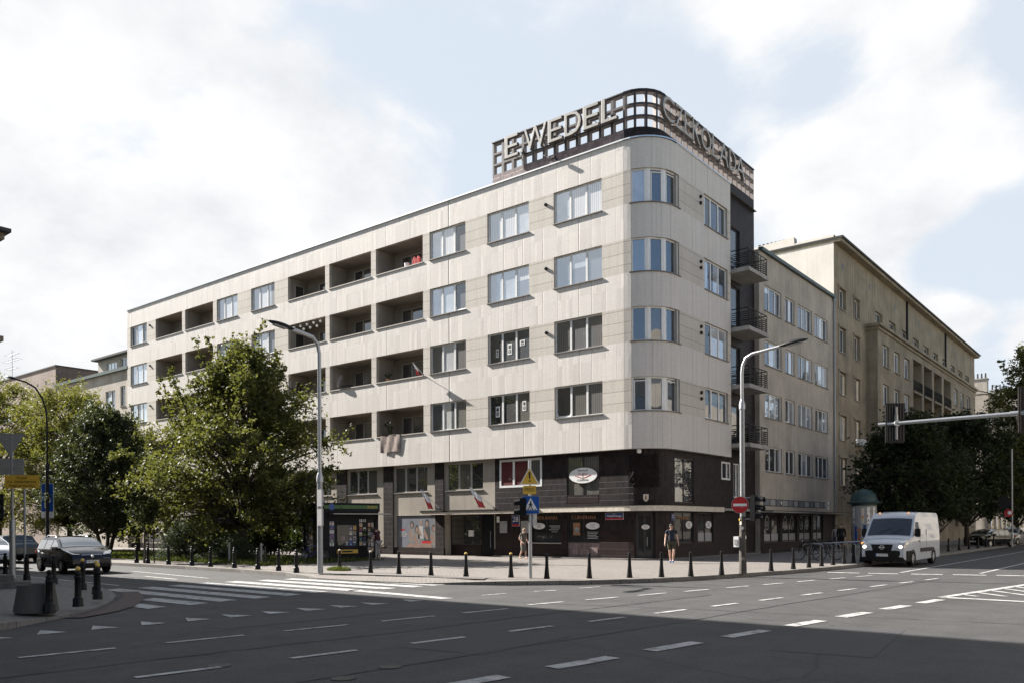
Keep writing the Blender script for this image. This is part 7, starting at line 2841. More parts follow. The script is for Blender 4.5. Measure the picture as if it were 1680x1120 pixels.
def car(label, loc, rotz, paint, kind='estate', plate='WI 5243U', L=4.5, W=1.8, H=1.46, rim='alu', lit=False, detail=True):
    t = thing('parked_car', label, 'car', loc, rotz)
    h = L / 2
    belt = 0.93
    tail = {'estate': [(-h + 0.75, 0.25, H - 0.03), (-h + 0.38, 0.3, 1.18), (-h + 0.12, 0.32, 0.98), (-h + 0.02, 0.36, 0.9), (-h, 0.45, 0.72)],
            'saloon': [(-h + 1.5, 0.22, H - 0.06), (-h + 0.85, 0.25, 1.06), (-h + 0.6, 0.27, 1.0), (-h + 0.1, 0.32, 0.96), (-h, 0.45, 0.8)]}[kind]
    st = [(h, 0.38, 0.58), (h - 0.03, 0.28, 0.70), (h - 0.12, 0.24, 0.79), (h - 0.3, 0.21, 0.87), (h - 0.6, 0.2, 0.945), (h - 0.92, 0.2, 1.00), (h - 1.12, 0.2, 1.07), (h - 1.4, 0.2, 1.22), (h - 1.7, 0.2, H - 0.12), (h - 1.95, 0.2, H - 0.045), (h - 2.3, 0.2, H), (h - 2.6, 0.2, H + 0.005), (-h + 1.6, 0.2, H - 0.01), (-h + 1.1, 0.2, H - 0.03)] + tail
    st = sorted(st, key=lambda s: -s[0])

    def hw(x, z):
        f = 1.0
        d = h - abs(x)
        if d < 0.7:
            f = 0.80 + 0.20 * math.sin(math.pi / 2 * d / 0.7)
        w_ = W / 2 * f
        if z > belt:
            w_ *= 1 - 0.24 * (z - belt) / (H - belt)
        elif z < 0.45:
            w_ *= 0.94 + 0.06 * (z - 0.2) / 0.25
        else:
            w_ *= 0.985 + 0.015 * math.sin(math.pi * (z - 0.45) / (belt - 0.45))
        return w_
    xa, xb = h - 1.45, -h + (0.5 if kind == 'estate' else 1.0)
    body, gl = loft_body(st, hw, belt, [0, 0.2, 0.45, 0.72, 1.0], paint, lambda x, z, up: False, lambda x0, x1, k, K: False)
    b = body.build('body', t, smooth=True, weld=True)
    # glazing set on the body: windscreen, rear window, side windows

    def P(x, f):
        """point on the centre-top profile at x, across fraction f"""
        for i in range(len(st) - 1):
            if st[i][0] >= x >= st[i + 1][0]:
                k = (st[i][0] - x) / (st[i][0] - st[i + 1][0])
                z = st[i][2] + (st[i + 1][2] - st[i][2]) * k
                return Vector((x, f * hw(x, z), z + 0.04 * (1 - f * f)))
    def strip(name, xs, fm):
        m = MB()
        for i in range(len(xs) - 1):
            for k in range(6):
                f0, f1 = -fm + 2 * fm * k / 6, -fm + 2 * fm * (k + 1) / 6
                q = [P(xs[i], f0), P(xs[i], f1), P(xs[i + 1], f1), P(xs[i + 1], f0)]
                n = (q[1] - q[0]).cross(q[2] - q[1])
                n.normalize()
                if n.z < 0:
                    n = -n
                m.face([p + n * 0.008 for p in q], 'car_glass')
        return m.build(name, t, smooth=True)
    ws = strip('windscreen', [h - 1.05, h - 1.15, h - 1.4, h - 1.6, h - 1.80, h - 1.90], 0.90)
    if kind == 'estate':
        strip('rear_window', [-h + 0.66, -h + 0.5, -h + 0.40], 0.85)
    else:
        strip('rear_window', [-h + 1.45, -h + 1.2, -h + 0.9], 0.85)
    ztop = H - 0.13
    segs = [(h - 1.36, h - 2.16, 0.4), (h - 2.24, h - 3.0, 0), (h - 3.08, -h + (0.55 if kind == 'estate' else 1.2), 0.5)]
    for s in (-1, 1):
        for (x0, x1, cut) in segs:
            if x0 - x1 < 0.15:
                continue
            m = MB()
            n = 6
            for i in range(n):
                xa_, xb_ = x0 + (x1 - x0) * i / n, x0 + (x1 - x0) * (i + 1) / n
                q = []
                for x, z in ((xa_, belt + 0.03), (xb_, belt + 0.03), (xb_, 1), (xa_, 1)):
                    if z == 1:
                        z = min(ztop, P(x, 0).z - 0.12)
                        z = max(z, belt + 0.04)
                    q.append(Vector((x, s * (hw(x, z) + 0.008), z)))
                m.face(q if s > 0 else q[::-1], 'car_glass')
            m.build('side_window', t)
    add_wheels(t, (h - 0.85, -h + 0.85), W / 2, 0.315, rim=rim)
    for s in (-1, 1):
        m = MB()
        pts = [P(x, s * f) + Vector((0.014, s * 0.012, 0.014)) for x, f in ((h - 0.05, 0.56), (h - 0.10, 0.90), (h - 0.42, 1.0), (h - 0.46, 0.93), (h - 0.17, 0.60))]
        m.face(pts if s > 0 else pts[::-1], 'lamp_glass')
        lo_ = [p + Vector((0.004, s * 0.004, -0.06)) for p in pts[1:3]]
        q = [pts[1], pts[2], lo_[1], lo_[0]]
        m.face(q if s < 0 else q[::-1], 'lamp_glass')
        c = sum(pts, Vector()) / 5
        hl = m.build('headlight', t)
        if lit:
            m = MB()
            m.lathe([(0.0, 0.03), (0.07, 0.0)], 'lamp_lit', (c.x + 0.02, c.y, c.z), 10, 'x', caps=False)
            m.build('bulb', hl)
        m = MB()
        m.obox((h - 1.3, s * (W / 2 + 0.09), 1.0), (0.06, 0, 0), (0, 0.11, 0), (0, 0, 0.07), paint)
        m.obox((h - 1.27, s * (W / 2 - 0.02), 0.96), (0.04, 0, 0), (0, 0.05, 0), (0, 0, 0.03), 'black_plastic')
        m.build('mirror', t, bevel=0.02)
        m = MB()
        m.obox((-h + 0.07, s * W * 0.40, 0.84), (0.05, 0, 0), (0, 0.09, 0), (0, 0, 0.10), 'lamp_red')
        m.build('tail_light', t, bevel=0.015)
        m = MB()
        for x in (h - 2.32, h - 3.04):
            m.obox((x, s * (W / 2 + 0.001), 0.62), (0.006, 0, 0), (0, 0.006, 0), (0, 0, 0.28), 'black_plastic')
        m.build('door_gap', t)
        m = MB()
        for x in (h - 2.2, h - 2.95):
            m.obox((x, s * (W / 2 + 0.012), 0.80), (0.09, 0, 0), (0, 0.012, 0), (0, 0, 0.014), paint if detail else 'alu')
        m.build('door_handle', t)
    m = MB()
    for xa_, xb_, mt_ in ((h - 0.005, h - 0.085, 'black_plastic'), (h - 0.03, h - 0.045, 'alu'), (h - 0.06, h - 0.072, 'alu')):
        for k in range(4):
            f0, f1 = -0.52 + 1.04 * k / 4, -0.52 + 1.04 * (k + 1) / 4
            o_ = 0.006 if mt_ == 'black_plastic' else 0.012
            m.face([P(xa_, f0) + Vector((o_, 0, o_)), P(xa_, f1) + Vector((o_, 0, o_)), P(xb_, f1) + Vector((o_, 0, o_)), P(xb_, f0) + Vector((o_, 0, o_))], mt_)
    m.box(h - 0.05, h + 0.012, -0.62, 0.62, 0.28, 0.42, 'black_plastic')
    g_ = m.build('grille', t)
    m = MB()
    m.lathe([(0.0, 0.03), (0.05, 0.026), (0.06, 0.0)], 'alu', (h + 0.0, 0, 0.70), 12, 'x', caps=False)
    m.build('badge', t)
    m = MB()
    M = face_matrix((h + 0.03, 0.0, 0.49), (0, 1, 0), (0, 0, 1))
    plate_(m, M, plate)
    m.build('number_plate', t)
    if kind == 'estate':
        m = MB()
        for s in (-1, 1):
            m.tube([(h - 2.3, s * 0.60, H - 0.02), (h - 2.5, s * 0.60, H + 0.06), (-h + 1.0, s * 0.60, H + 0.06), (-h + 0.8, s * 0.60, H)], 0.018, 'alu', 6)
        m.build('roof_rail', t)
    return t


def plate_(m, M, txt):
    plate(m, M, 0.52, 0.115, 'white_paint', 0.0, 0.012)
    poly(m, M, [(-0.26, -0.0575), (-0.215, -0.0575), (-0.215, 0.0575), (-0.26, 0.0575)], 'blue_paint', 0.003)
    text_mesh(m, txt, M @ Matrix.Translation((0.02, 0, 0.003)), 0.1, 'print_black', 0.001)


car('black estate car turning out of the side street, headlights toward the crossing', (-35.9, 15.35, 0), R_(-6), 'paint_black', 'estate', 'WI 5243U')
car('white hatchback waiting just behind the black estate car', (-43.4, 14.55, 0), R_(-4), 'paint_white', 'estate', 'WB 2718K', 4.1, 1.75, 1.44, lit=True)
car('dark grey car parked behind the white hatchback, under the trees', (-49.5, 17.9, 0), R_(176), 'paint_grey', 'saloon', 'WE 604PS', 4.5, 1.8, 1.45)
car('dark blue car at the left picture edge behind the white hatchback', (-55.0, 16.6, 0), R_(4), 'paint_navy', 'estate', 'WN 8812F', 4.4, 1.8, 1.5)
car('black saloon parked under the right-hand trees beyond the van', (-11.4, 74.5, 0), R_(250), 'paint_black', 'saloon', 'WX 31A7', 4.7, 1.82, 1.42)
car('pale silver car parked behind the black saloon beyond the van', (-10.9, 82.5, 0), R_(258), 'paint_silver', 'estate', 'WD 7421', 4.4, 1.8, 1.48)
car('dark grey car farthest along the kerb at the right picture edge', (-9.9, 90.0, 0), R_(262), 'paint_grey', 'estate', 'WA 115H', 4.6, 1.85, 1.65)


def van():
    t = thing('delivery_van', 'white high-roof delivery van with lit headlights coming down the main street', 'van', (-9.72, 40.35, 0), R_(-90 - 2))
    t.scale = (0.97, 0.97, 0.97)
    h, W, H = 2.75, 2.04, 2.42
    belt = 1.28
    st = [(h, 0.42, 0.86), (h - 0.05, 0.36, 1.02), (h - 0.18, 0.3, 1.10), (h - 0.55, 0.28, 1.20), (h - 0.86, 0.28, 1.30), (h - 1.10, 0.28, 1.60), (h - 1.38, 0.28, 1.95), (h - 1.55, 0.28, 2.14), (h - 1.72, 0.28, 2.28), (h - 1.95, 0.28, 2.37), (h - 2.3, 0.28, H), (0, 0.28, H), (-h + 0.3, 0.3, H), (-h + 0.08, 0.32, H - 0.05), (-h, 0.36, H - 0.14)]

    def hw(x, z):
        d = h - x
        f = 1.0
        if d < 0.9:
            f = 0.86 + 0.14 * math.sin(math.pi / 2 * d / 0.9)
        w_ = W / 2 * f
        if z > belt:
            w_ *= 1 - 0.105 * ((z - belt) / (H - belt)) ** 1.3
        return w_
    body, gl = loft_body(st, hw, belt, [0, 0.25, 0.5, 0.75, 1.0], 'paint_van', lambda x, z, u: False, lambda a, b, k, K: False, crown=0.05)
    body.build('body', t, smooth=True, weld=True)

    def P(x, f):
        for i in range(len(st) - 1):
            if st[i][0] >= x >= st[i + 1][0]:
                k = (st[i][0] - x) / (st[i][0] - st[i + 1][0])
                z = st[i][2] + (st[i + 1][2] - st[i][2]) * k
                return Vector((x, f * hw(x, z), z + 0.05 * (1 - f * f)))
    m = MB()
    xs = [h - 0.90, h - 1.10, h - 1.38, h - 1.52]
    for i in range(3):
        for k in range(8):
            f0, f1 = -0.90 + 1.8 * k / 8, -0.90 + 1.8 * (k + 1) / 8
            q = [P(xs[i], f0), P(xs[i], f1), P(xs[i + 1], f1), P(xs[i + 1], f0)]
            n = (q[1] - q[0]).cross(q[2] - q[1]).normalized()
            if n.z < 0:
                n = -n
            m.face([p + n * 0.01 for p in q], 'van_glass')
    wso = m.build('windscreen', t, smooth=True)
    m = MB()
    for (f0, f1) in ((-0.45, 0.1), (0.1, 0.62)):
        a, b = P(h - 0.93, f0), P(h - 1.12, f1)
        m.tube([a + Vector((0.03, 0, 0.03)), b + Vector((0.03, 0, 0.04))], 0.008, 'black_plastic', 5)
    m.build('wiper', wso)
    for s in (-1, 1):
        m = MB()
        pts = [(h - 1.12, 1.36), (h - 2.0, 1.36), (h - 2.0, 1.98), (h - 1.55, 1.98)]
        q = [Vector((x, s * (hw(x, z) + 0.009), z)) for x, z in pts]
        m.face(q if s < 0 else q[::-1], 'van_glass')
        m.build('side_window', t)
        m = MB()
        m.obox((h - 1.22, s * (W / 2 + 0.13), 1.50), (0.07, 0, 0), (0, 0.11, 0), (0, 0, 0.19), 'black_plastic')
        m.obox((h - 1.22, s * (W / 2 + 0.0), 1.42), (0.04, 0, 0), (0, 0.08, 0), (0, 0, 0.03), 'black_plastic')
        m.build('mirror', t, bevel=0.03)
        m = MB()
        for (xa, xb, z0, z1) in ((h - 2.15, -h + 1.15, 0.62, 0.80),):
            q = [(xa, s * (W / 2 + 0.02), z0), (xb, s * (W / 2 + 0.02), z0), (xb, s * (W / 2 + 0.02), z1), (xa, s * (W / 2 + 0.02), z1)]
            m.obox(((xa + xb) / 2, s * (W / 2 + 0.005), (z0 + z1) / 2), ((xa - xb) / 2, 0, 0), (0, 0.018, 0), (0, 0, (z1 - z0) / 2), 'black_plastic')
        m.build('side_strip', t)
        m = MB()
        for x in (h - 2.08, h - 3.15):
            m.obox((x, s * (W / 2 - 0.004), 1.1), (0.006, 0, 0), (0, 0.008, 0), (0, 0, 0.55), 'black_plastic')
        m.obox((h - 1.95, s * (W / 2 + 0.01), 1.12), (0.09, 0, 0), (0, 0.015, 0), (0, 0, 0.025), 'black_plastic')
        m.build('door_gap', t)
        # tall headlight: indicator over main lamp
        m = MB()
        pts = [P(x, s * f) + Vector((0.016, s * 0.014, 0.016)) for x, f in ((h - 0.04, 0.70), (h - 0.06, 0.97), (h - 0.42, 1.0), (h - 0.40, 0.92), (h - 0.12, 0.74))]
        m.face(pts if s > 0 else pts[::-1], 'lamp_glass')
        q = [Vector((h + 0.012, s * 0.60, 0.78)), Vector((h + 0.012, s * 0.865, 0.80)), Vector((h - 0.03, s * 0.87, 1.0)), Vector((h - 0.03, s * 0.64, 0.98))]
        m.face(q if s > 0 else q[::-1], 'lamp_glass')
        q = [Vector((h + 0.0, s * 0.895, 0.80)), Vector((h - 0.36, s * (hw(h - 0.36, 1) + 0.012), 0.98)), Vector((h - 0.40, s * (hw(h - 0.4, 1.1) + 0.012), 1.14)), Vector((h - 0.05, s * 0.895, 1.0))]
        m.face(q if s < 0 else q[::-1], 'lamp_glass')
        hl = m.build('headlight', t)
        m = MB()
        m.lathe([(0.0, 0.05), (0.065, 0.02), (0.075, 0.0)], 'lamp_lit', (h - 0.0, s * 0.76, 0.88), 12, 'x', caps=False)
        m.build('bulb', hl)
        m = MB()
        m.lathe([(0.0, 0.05), (0.06, 0.02), (0.065, 0.0)], 'lamp_amber' if s < 0 else 'lamp_glass', (h - 0.10, s * 0.88, 1.03), 10, 'x', caps=False)
        m.build('indicator', hl)
        m = MB()
        m.lathe([(0.0, 0.03), (0.05, 0.02), (0.06, 0.0)], 'lamp_glass', (h + 0.03, s * 0.76, 0.47), 10, 'x', caps=False)
        m.build('fog_lamp', t)
        m = MB()
        m.obox((h - 1.75, s * 0.62, 2.40), (0.05, 0, 0), (0, 0.025, 0), (0, 0, 0.03), 'lamp_amber')
        m.build('marker_lamp', t)
        m = MB()
        m.obox((-h + 0.02, s * 0.95, 1.1), (0.03, 0, 0), (0, 0.06, 0), (0, 0, 0.3), 'lamp_red')
        m.build('tail_light', t)
    add_wheels(t, (h - 0.95, -h + 1.15), W / 2, 0.35, 0.22)
    # bumper wrapping round the front
    m = MB()
    pts = [(h - 0.75, 1.03), (h - 0.35, 0.98), (h - 0.05, 0.86), (h + 0.06, 0.6), (h + 0.09, 0.0), (h + 0.06, -0.6), (h - 0.05, -0.86), (h - 0.35, -0.98), (h - 0.75, -1.03)]
    for i in range(8):
        (x0, y0), (x1, y1) = pts[i], pts[i + 1]
        m.face([(x1, y1, 0.25), (x0, y0, 0.25), (x0, y0, 0.70), (x1, y1, 0.70)], 'black_plastic')
        m.face([(x0, y0, 0.70), (x0 - 0.15, y0 * 0.9, 0.76), (x1 - 0.15, y1 * 0.9, 0.76), (x1, y1, 0.70)][::-1], 'black_plastic')
        m.face([(x0, y0, 0.25), (x0 - 0.2, y0 * 0.9, 0.22), (x1 - 0.2, y1 * 0.9, 0.22), (x1, y1, 0.25)], 'black_plastic')
    m.build('bumper', t, smooth=True)
    m = MB()
    M = face_matrix((h + 0.03, 0, 0.86), (0, 1, 0), (0, 0, 1))
    poly(m, M, [(-0.40, -0.13), (0.40, -0.13), (0.46, 0.13), (-0.46, 0.13)], 'black_plastic', 0.02, 0.06)
    go = m.build('grille', t)
    m = MB()
    for s in (-1, 1):
        poly(m, M, [(s * 0.40, -0.14), (s * 0.50, -0.14), (s * 0.56, 0.15), (s * 0.47, 0.15)][::s], 'paint_van', 0.035, 0.08)
    for k in range(4):
        poly(m, M, [(-0.40, -0.10 + .065 * k), (0.40, -0.10 + .065 * k), (0.40, -0.085 + .065 * k), (-0.40, -0.085 + .065 * k)], 'dark_metal', 0.024)
    m.build('grille_bar', go)
    m = MB()
    n = 20
    for i in range(n):
        a0, a1 = 2 * math.pi * i / n, 2 * math.pi * (i + 1) / n
        m.face([M @ Vector((r * math.cos(a), r * math.sin(a), 0.05)) for r, a in ((0.075, a0), (0.10, a0), (0.10, a1), (0.075, a1))], 'alu')
    poly(m, M, [(-0.13, -0.02), (0.13, -0.02), (0.13, 0.02), (-0.13, 0.02)], 'alu', 0.055)
    m.build('badge', go)
    m = MB()
    plate_(m, face_matrix((h + 0.11, -0.0, 0.52), (0, 1, 0), (0, 0, 1)), 'LLB 90175')
    m.build('number_plate', t)
    m = MB()
    m.box(h - 1.35, h - 1.25, -0.55, -0.35, 1.25, 1.29, 'print_grey')
    return t


van()

# ---------------------------------------------------------------- people
plain('cloth_navy', (0.012, 0.016, 0.028), 0.9)
plain('cloth_olive', (0.055, 0.05, 0.032), 0.9)
plain('cloth_khaki', (0.10, 0.092, 0.075), 0.9)
plain('cloth_maroon', (0.06, 0.018, 0.022), 0.9)
plain('cloth_pale', (0.34, 0.32, 0.31), 0.9)
plain('cloth_black', (0.012, 0.012, 0.013), 0.9)
plain('cloth_denim', (0.06, 0.08, 0.12), 0.9)
plain('hair_dark', (0.02, 0.014, 0.010), 0.7)
plain('hair_blonde', (0.42, 0.32, 0.18), 0.7)
plain('shoe_blue', (0.03, 0.10, 0.28), 0.7)
plain('shoe_white', (0.55, 0.55, 0.55), 0.7)
plain('eye_white', (0.7, 0.7, 0.7), 0.3)


def skin_object(name, verts, edges, radii, mat, parent, root=0, sub=2):
    me = bpy.data.meshes.new(name)
    me.from_pydata(verts, edges, [])
    o = bpy.data.objects.new(name, me)
    COL.objects.link(o)
    md = o.modifiers.new('skin', 'SKIN')
    md.use_smooth_shade = True
    sv = me.skin_vertices[0].data
    for i, r in enumerate(radii):
        r = r if isinstance(r, tuple) else (r, r)
        sv[i].radius = r
        sv[i].use_root = (i == root)
    s = o.modifiers.new('sub', 'SUBSURF')
    s.levels = s.render_levels = sub
    dg = bpy.context.evaluated_depsgraph_get()
    ne = bpy.data.meshes.new_from_object(o.evaluated_get(dg))
    bpy.data.objects.remove(o)
    bpy.data.meshes.remove(me)
    ne.name = name
    ne.materials.clear()
    ne.materials.append(MATS[mat])
    ne.shade_smooth()
    q = bpy.data.objects.new(name, ne)
    COL.objects.link(q)
    q.parent = parent
    return q


def person(label, loc, rotz, J, top, bottom, hair, shoe, sleeve=0.55, leg_cover=0.45, scale=1.0, bag=False, fem=False, dress=False, group=None):
    """J: joint positions facing -y: pelvis, chest, neck, head, and L/R shoulder elbow wrist hip knee ankle toe"""
    t = thing('person', label, 'person', loc, rotz, group)
    t.scale = (scale,) * 3
    V_ = {k: Vector(v) for k, v in J.items()}
    vs, es, rs, ix = [], [], [], {}

    def add(k, p, r, par=None):
        ix[k] = len(vs)
        vs.append(tuple(p))
        rs.append(r)
        if par is not None:
            es.append((ix[par], ix[k]))
    sh = 0.9 if fem else 1.0
    add('pelvis', V_['pelvis'], 0.108)
    add('waist', V_['pelvis'].lerp(V_['chest'], 0.45), 0.092, 'pelvis')
    add('chest', V_['chest'], (0.11 * sh, 0.09), 'waist')
    add('nb', V_['chest'].lerp(V_['neck'], 0.65), 0.075, 'chest')
    add('neck', V_['neck'], 0.052, 'nb')
    hd = V_['head']
    up = (hd - V_['neck']).normalized()
    fw_ = Vector(J.get('face', (0, -1, 0))).normalized()
    add('jaw', V_['neck'].lerp(hd, 0.45) + fw_ * 0.02, 0.062, 'neck')
    add('head', hd, (0.078, 0.09), 'jaw')
    add('crown', hd + up * 0.075, 0.062, 'head')
    add('nose', hd + fw_ * 0.105 - up * 0.015, 0.012, 'head')
    for s in 'LR':
        add(s + 'sh', V_[s + 'sh'], 0.058 * sh, 'nb')
        add(s + 'el', V_[s + 'el'], 0.042 * sh, s + 'sh')
        add(s + 'wr', V_[s + 'wr'], 0.028 * sh, s + 'el')
        d = (V_[s + 'wr'] - V_[s + 'el']).normalized()
        side = Vector((1 if s == 'L' else -1, 0, 0))
        nrm = d.cross(side)
        fdir = nrm.normalized() if nrm.length > 0.1 else Vector((0, -1, 0))
        add(s + 'pa', V_[s + 'wr'] + d * 0.075, (0.036, 0.022), s + 'wr')
        for f in range(4):
            o = fdir * (0.034 - 0.022 * f)
            ln = (0.075, 0.085, 0.08, 0.06)[f]
            b = V_[s + 'wr'] + d * 0.10 + o
            add(s + 'f%da' % f, b, 0.010, s + 'pa')
            add(s + 'f%db' % f, b + d * ln * .5 - side * 0.008, 0.009, s + 'f%da' % f)
            add(s + 'f%dc' % f, b + d * ln - side * 0.025, 0.008, s + 'f%db' % f)
        add(s + 'tha', V_[s + 'wr'] + d * 0.045 + fdir * 0.045, 0.011, s + 'pa')
        add(s + 'thb', V_[s + 'wr'] + d * 0.095 + fdir * 0.062, 0.009, s + 'tha')
        add(s + 'hip', V_[s + 'hip'], 0.088, 'pelvis')
        add(s + 'th', V_[s + 'hip'].lerp(V_[s + 'kn'], 0.45), 0.070, s + 'hip')
        add(s + 'kn', V_[s + 'kn'], 0.055, s + 'th')
        add(s + 'ca', V_[s + 'kn'].lerp(V_[s + 'an'], 0.35), 0.056, s + 'kn')
        add(s + 'an', V_[s + 'an'], 0.036, s + 'ca')
        add(s + 'toe', V_[s + 'toe'], 0.032, s + 'an')
    skin_object('body', vs, es, rs, 'skin', t)
    # eyes and ears
    sd = fw_.cross(up).normalized()
    for s in (-1, 1):
        m = MB()
        c = hd + fw_ * 0.082 + sd * 0.032 * s + up * 0.012
        m.lathe([(0.0, -0.010), (0.010, 0.0), (0.0, 0.010)], 'eye_white', c, 8, caps=False)
        m.lathe([(0.0, -0.005), (0.006, 0.0), (0.0, 0.005)], 'print_black', c + fw_ * 0.007, 6, caps=False)
        m.build('eye', t)
        m = MB()
        m.obox(hd + sd * 0.084 * s - up * 0.005, fw_ * 0.018, sd * 0.007, up * 0.03, 'skin')
        m.build('ear', t, bevel=0.005)
    # hair cap
    m = MB()
    n, k_ = 14, 7
    rings = []
    for i in range(k_ + 1):
        a = math.pi * (0.0 + 0.62 * i / k_)
        ring = []
        for j in range(n):
            b = 2 * math.pi * j / n
            front = math.cos(b)
            low = 1.0 if front < 0.3 else 0.62
            aa = a * low
            rr = 0.101
            ring.append(hd + up * (0.025 + rr * 1.05 * math.cos(aa)) + (fw_ * math.cos(b) * 0.97 + sd * math.sin(b) * 0.92) * rr * math.sin(aa) - fw_ * 0.008)
        rings.append(ring)
    for i in range(k_):
        for j in range(n):
            m.face([rings[i][j], rings[i + 1][j], rings[i + 1][(j + 1) % n], rings[i][(j + 1) % n]], hair)
    m.build('hair', t, smooth=True, weld=True)

    def sub(name, keys, grow, mat, lens=None, root=0):
        v, e, r, id_ = [], [], [], {}
        for k, p, rad, par in keys:
            id_[k] = len(v)
            v.append(tuple(p))
            r.append(rad)
            if par is not None:
                e.append((id_[par], id_[k]))
        return skin_object(name, v, e, r, mat, t, root)
    L = lambda a, b, f: V_[a].lerp(V_[b], f)
    ks = [('p', V_['pelvis'] + Vector((0, 0, -0.06)), 0.165, None), ('w', L('pelvis', 'chest', .45), 0.155, 'p'), ('c', V_['chest'], (0.155 * sh, 0.135), 'w'), ('n', L('chest', 'neck', .6), 0.085, 'c')]
    for s in 'LR':
        ks += [(s + 's', V_[s + 'sh'], 0.073 * sh, 'n'), (s + 'm', L(s + 'sh', s + 'el', sleeve), 0.062 * sh, s + 's')]
        if sleeve >= 1:
            ks += [(s + 'e', L(s + 'el', s + 'wr', .85), 0.045, s + 'm')]
    sub('top', ks, 0, top)
    if dress:
        ks = [('p', V_['pelvis'] + Vector((0, 0, .05)), 0.15, None), ('q', L('Lhip', 'Rhip', .5) + Vector((0, 0, -.15)), 0.175, 'p'), ('r', L('Lkn', 'Rkn', .5) + Vector((0, 0, .05)), 0.17, 'q'), ('s', L('Lkn', 'Rkn', .5) + Vector((0, 0, -.10)), 0.165, 'r')]
        sub('skirt', ks, 0, bottom)
    else:
        ks = [('p', V_['pelvis'] + Vector((0, 0, .03)), 0.15, None)]
        for s in 'LR':
            ks += [(s + 'h', V_[s + 'hip'], 0.122, 'p'), (s + 't', L(s + 'hip', s + 'kn', .5), 0.095, s + 'h'), (s + 'k', L(s + 'hip', s + 'kn', min(1.0, leg_cover * 2)), 0.078 if leg_cover > .5 else 0.09, s + 't')]
            if leg_cover > 0.5:
                ks += [(s + 'a', L(s + 'kn', s + 'an', .92), 0.055, s + 'k')]
        sub('shorts' if leg_cover <= .5 else 'trousers', ks, 0, bottom)
    for s in 'LR':
        a, b = V_[s + 'an'], V_[s + 'toe']
        h_ = a + (a - b).normalized() * 0.05
        h_.z = b.z
        ks = [('h', h_ + Vector((0, 0, .005)), 0.043, None), ('m', a.lerp(b, .5) + Vector((0, 0, -.01)), 0.045, 'h'), ('t', b + (b - a).normalized() * 0.03, 0.038, 'm'), ('u', a + Vector((0, 0, -.01)), 0.045, 'h')]
        sub('shoe', ks, 0, shoe)
    if bag:
        m = MB()
        c = V_['Lel'] + Vector((0.06, 0.12, -0.12))
        m.obox(c, (0.06, 0, 0), (0, 0.15, 0), (0, 0, 0.12), 'cloth_black')
        o = m.build('handbag', t, bevel=0.03)
        m = MB()
        m.tube([c + Vector((0, -0.1, .1)), V_['Lsh'] + Vector((0.03, 0, 0.06)), c + Vector((0, 0.1, .1))], 0.012, 'cloth_black', 5)
        m.build('strap', o)
    return t


STAND = dict(pelvis=(0, 0, 0.95), chest=(0, 0.01, 1.28), neck=(0, 0.015, 1.47), head=(0, -0.005, 1.61), face=(0, -1, 0),
             Lsh=(0.19, 0.015, 1.41), Lel=(0.25, 0.04, 1.13), Lwr=(0.26, -0.02, 0.88), Rsh=(-0.19, 0.015, 1.41), Rel=(-0.25, 0.04, 1.13), Rwr=(-0.26, -0.02, 0.88),
             Lhip=(0.095, 0, 0.90), Lkn=(0.10, -0.02, 0.50), Lan=(0.10, 0.02, 0.09), Ltoe=(0.11, -0.13, 0.045), Rhip=(-0.095, 0, 0.90), Rkn=(-0.10, -0.02, 0.50), Ran=(-0.10, 0.02, 0.09), Rtoe=(-0.11, -0.13, 0.045))
MAN = dict(STAND, Lkn=(0.10, -0.14, 0.52), Lan=(0.06, -0.10, 0.12), Ltoe=(0.06, -0.25, 0.07), Rkn=(-0.07, 0.02, 0.50), Ran=(-0.04, 0.14, 0.11), Rtoe=(-0.04, 0.0, 0.05), Lwr=(0.29, -0.06, 0.89), Rwr=(-0.28, -0.10, 0.90), head=(0.0, -0.03, 1.60), face=(0.25, -1, -0.25))
person('man in dark t-shirt, olive shorts and blue shoes walking past the corner door', (-17.75, 33.6, ZP), R_(30), MAN, 'cloth_navy', 'cloth_olive', 'hair_dark', 'shoe_blue', 0.55, 0.42, 1.03)
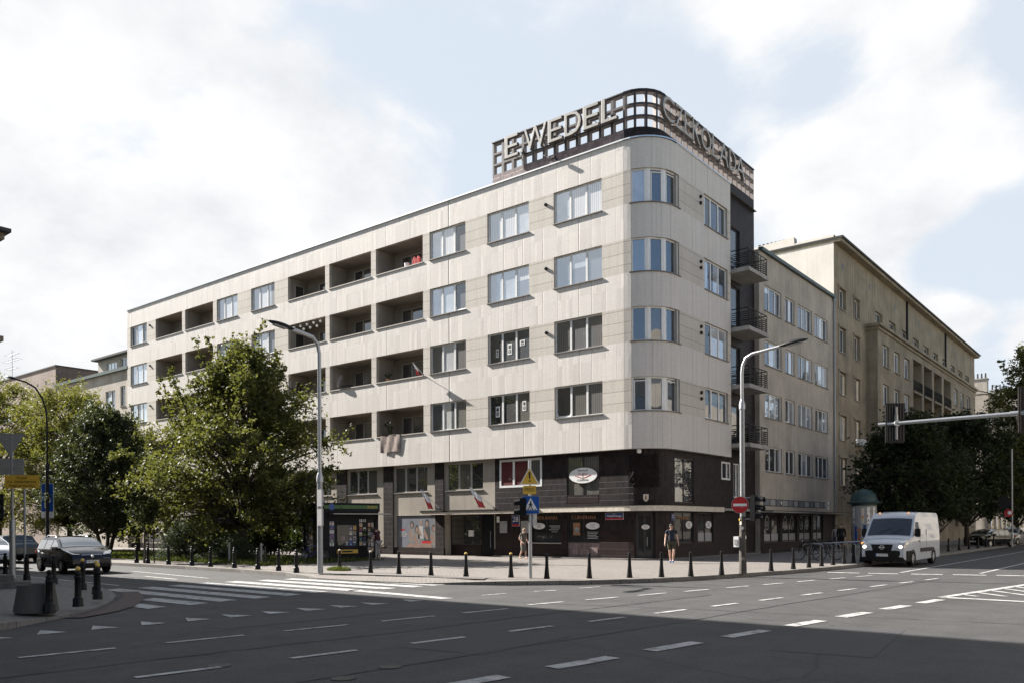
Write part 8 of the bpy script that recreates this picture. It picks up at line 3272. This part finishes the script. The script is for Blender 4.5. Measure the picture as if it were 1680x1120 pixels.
WOM = dict(STAND, Lkn=(0.07, -0.12, 0.50), Lan=(0.06, -0.14, 0.11), Ltoe=(0.06, -0.28, 0.06), Rkn=(-0.06, 0.02, 0.50), Ran=(-0.06, 0.24, 0.13), Rtoe=(-0.06, 0.13, 0.05), Lwr=(0.27, -0.10, 0.95), Rwr=(-0.20, -0.20, 0.95), chest=(0, -0.03, 1.28), neck=(0, -0.06, 1.46), head=(0, -0.10, 1.59), Lsh=(0.16, -0.03, 1.40), Rsh=(-0.16, -0.03, 1.40))
person('blonde woman in grey-brown dress with black handbag walking by the dark wall', (-26.2, 33.5, ZP), R_(75), WOM, 'cloth_khaki', 'cloth_khaki', 'hair_blonde', 'skin', 0.6, 0.5, 0.93, bag=True, fem=True, dress=True)
KMN = dict(STAND, chest=(0, -0.08, 1.27), neck=(0, -0.17, 1.44), head=(0.0, -0.25, 1.54), face=(0, -1, -0.5), Lsh=(0.18, -0.13, 1.38), Lel=(0.24, -0.02, 1.12), Lwr=(0.20, -0.16, 0.95), Rsh=(-0.18, -0.15, 1.39), Rel=(-0.24, -0.36, 1.50), Rwr=(-0.12, -0.55, 1.60), Rkn=(-0.10, -0.16, 0.52), Ran=(-0.1, 0.02, 0.10), Rtoe=(-0.1, -0.12, 0.05))
person('man in maroon top and pale trousers leaning at the kiosk window', (-32.6, 29.3, ZP), R_(-105), KMN, 'cloth_maroon', 'cloth_pale', 'hair_dark', 'shoe_white', 0.5, 1.0, 1.0)
person('pedestrian in pale top and jeans in the shade left of the poster column', (-16.7, 53.6, ZP), R_(20), dict(STAND, Lkn=(0.1, -0.12, 0.52), Ltoe=(0.1, -0.2, 0.05), Lan=(0.1, -0.06, 0.1)), 'cloth_pale', 'cloth_denim', 'hair_dark', 'shoe_white', 0.5, 1.0, 0.97, fem=True)
person('pedestrian in black clothes in the shade beside the poster column', (-16.1, 52.6, ZP), R_(-10), STAND, 'cloth_black', 'cloth_black', 'hair_dark', 'cloth_black', 1.0, 1.0, 1.02)
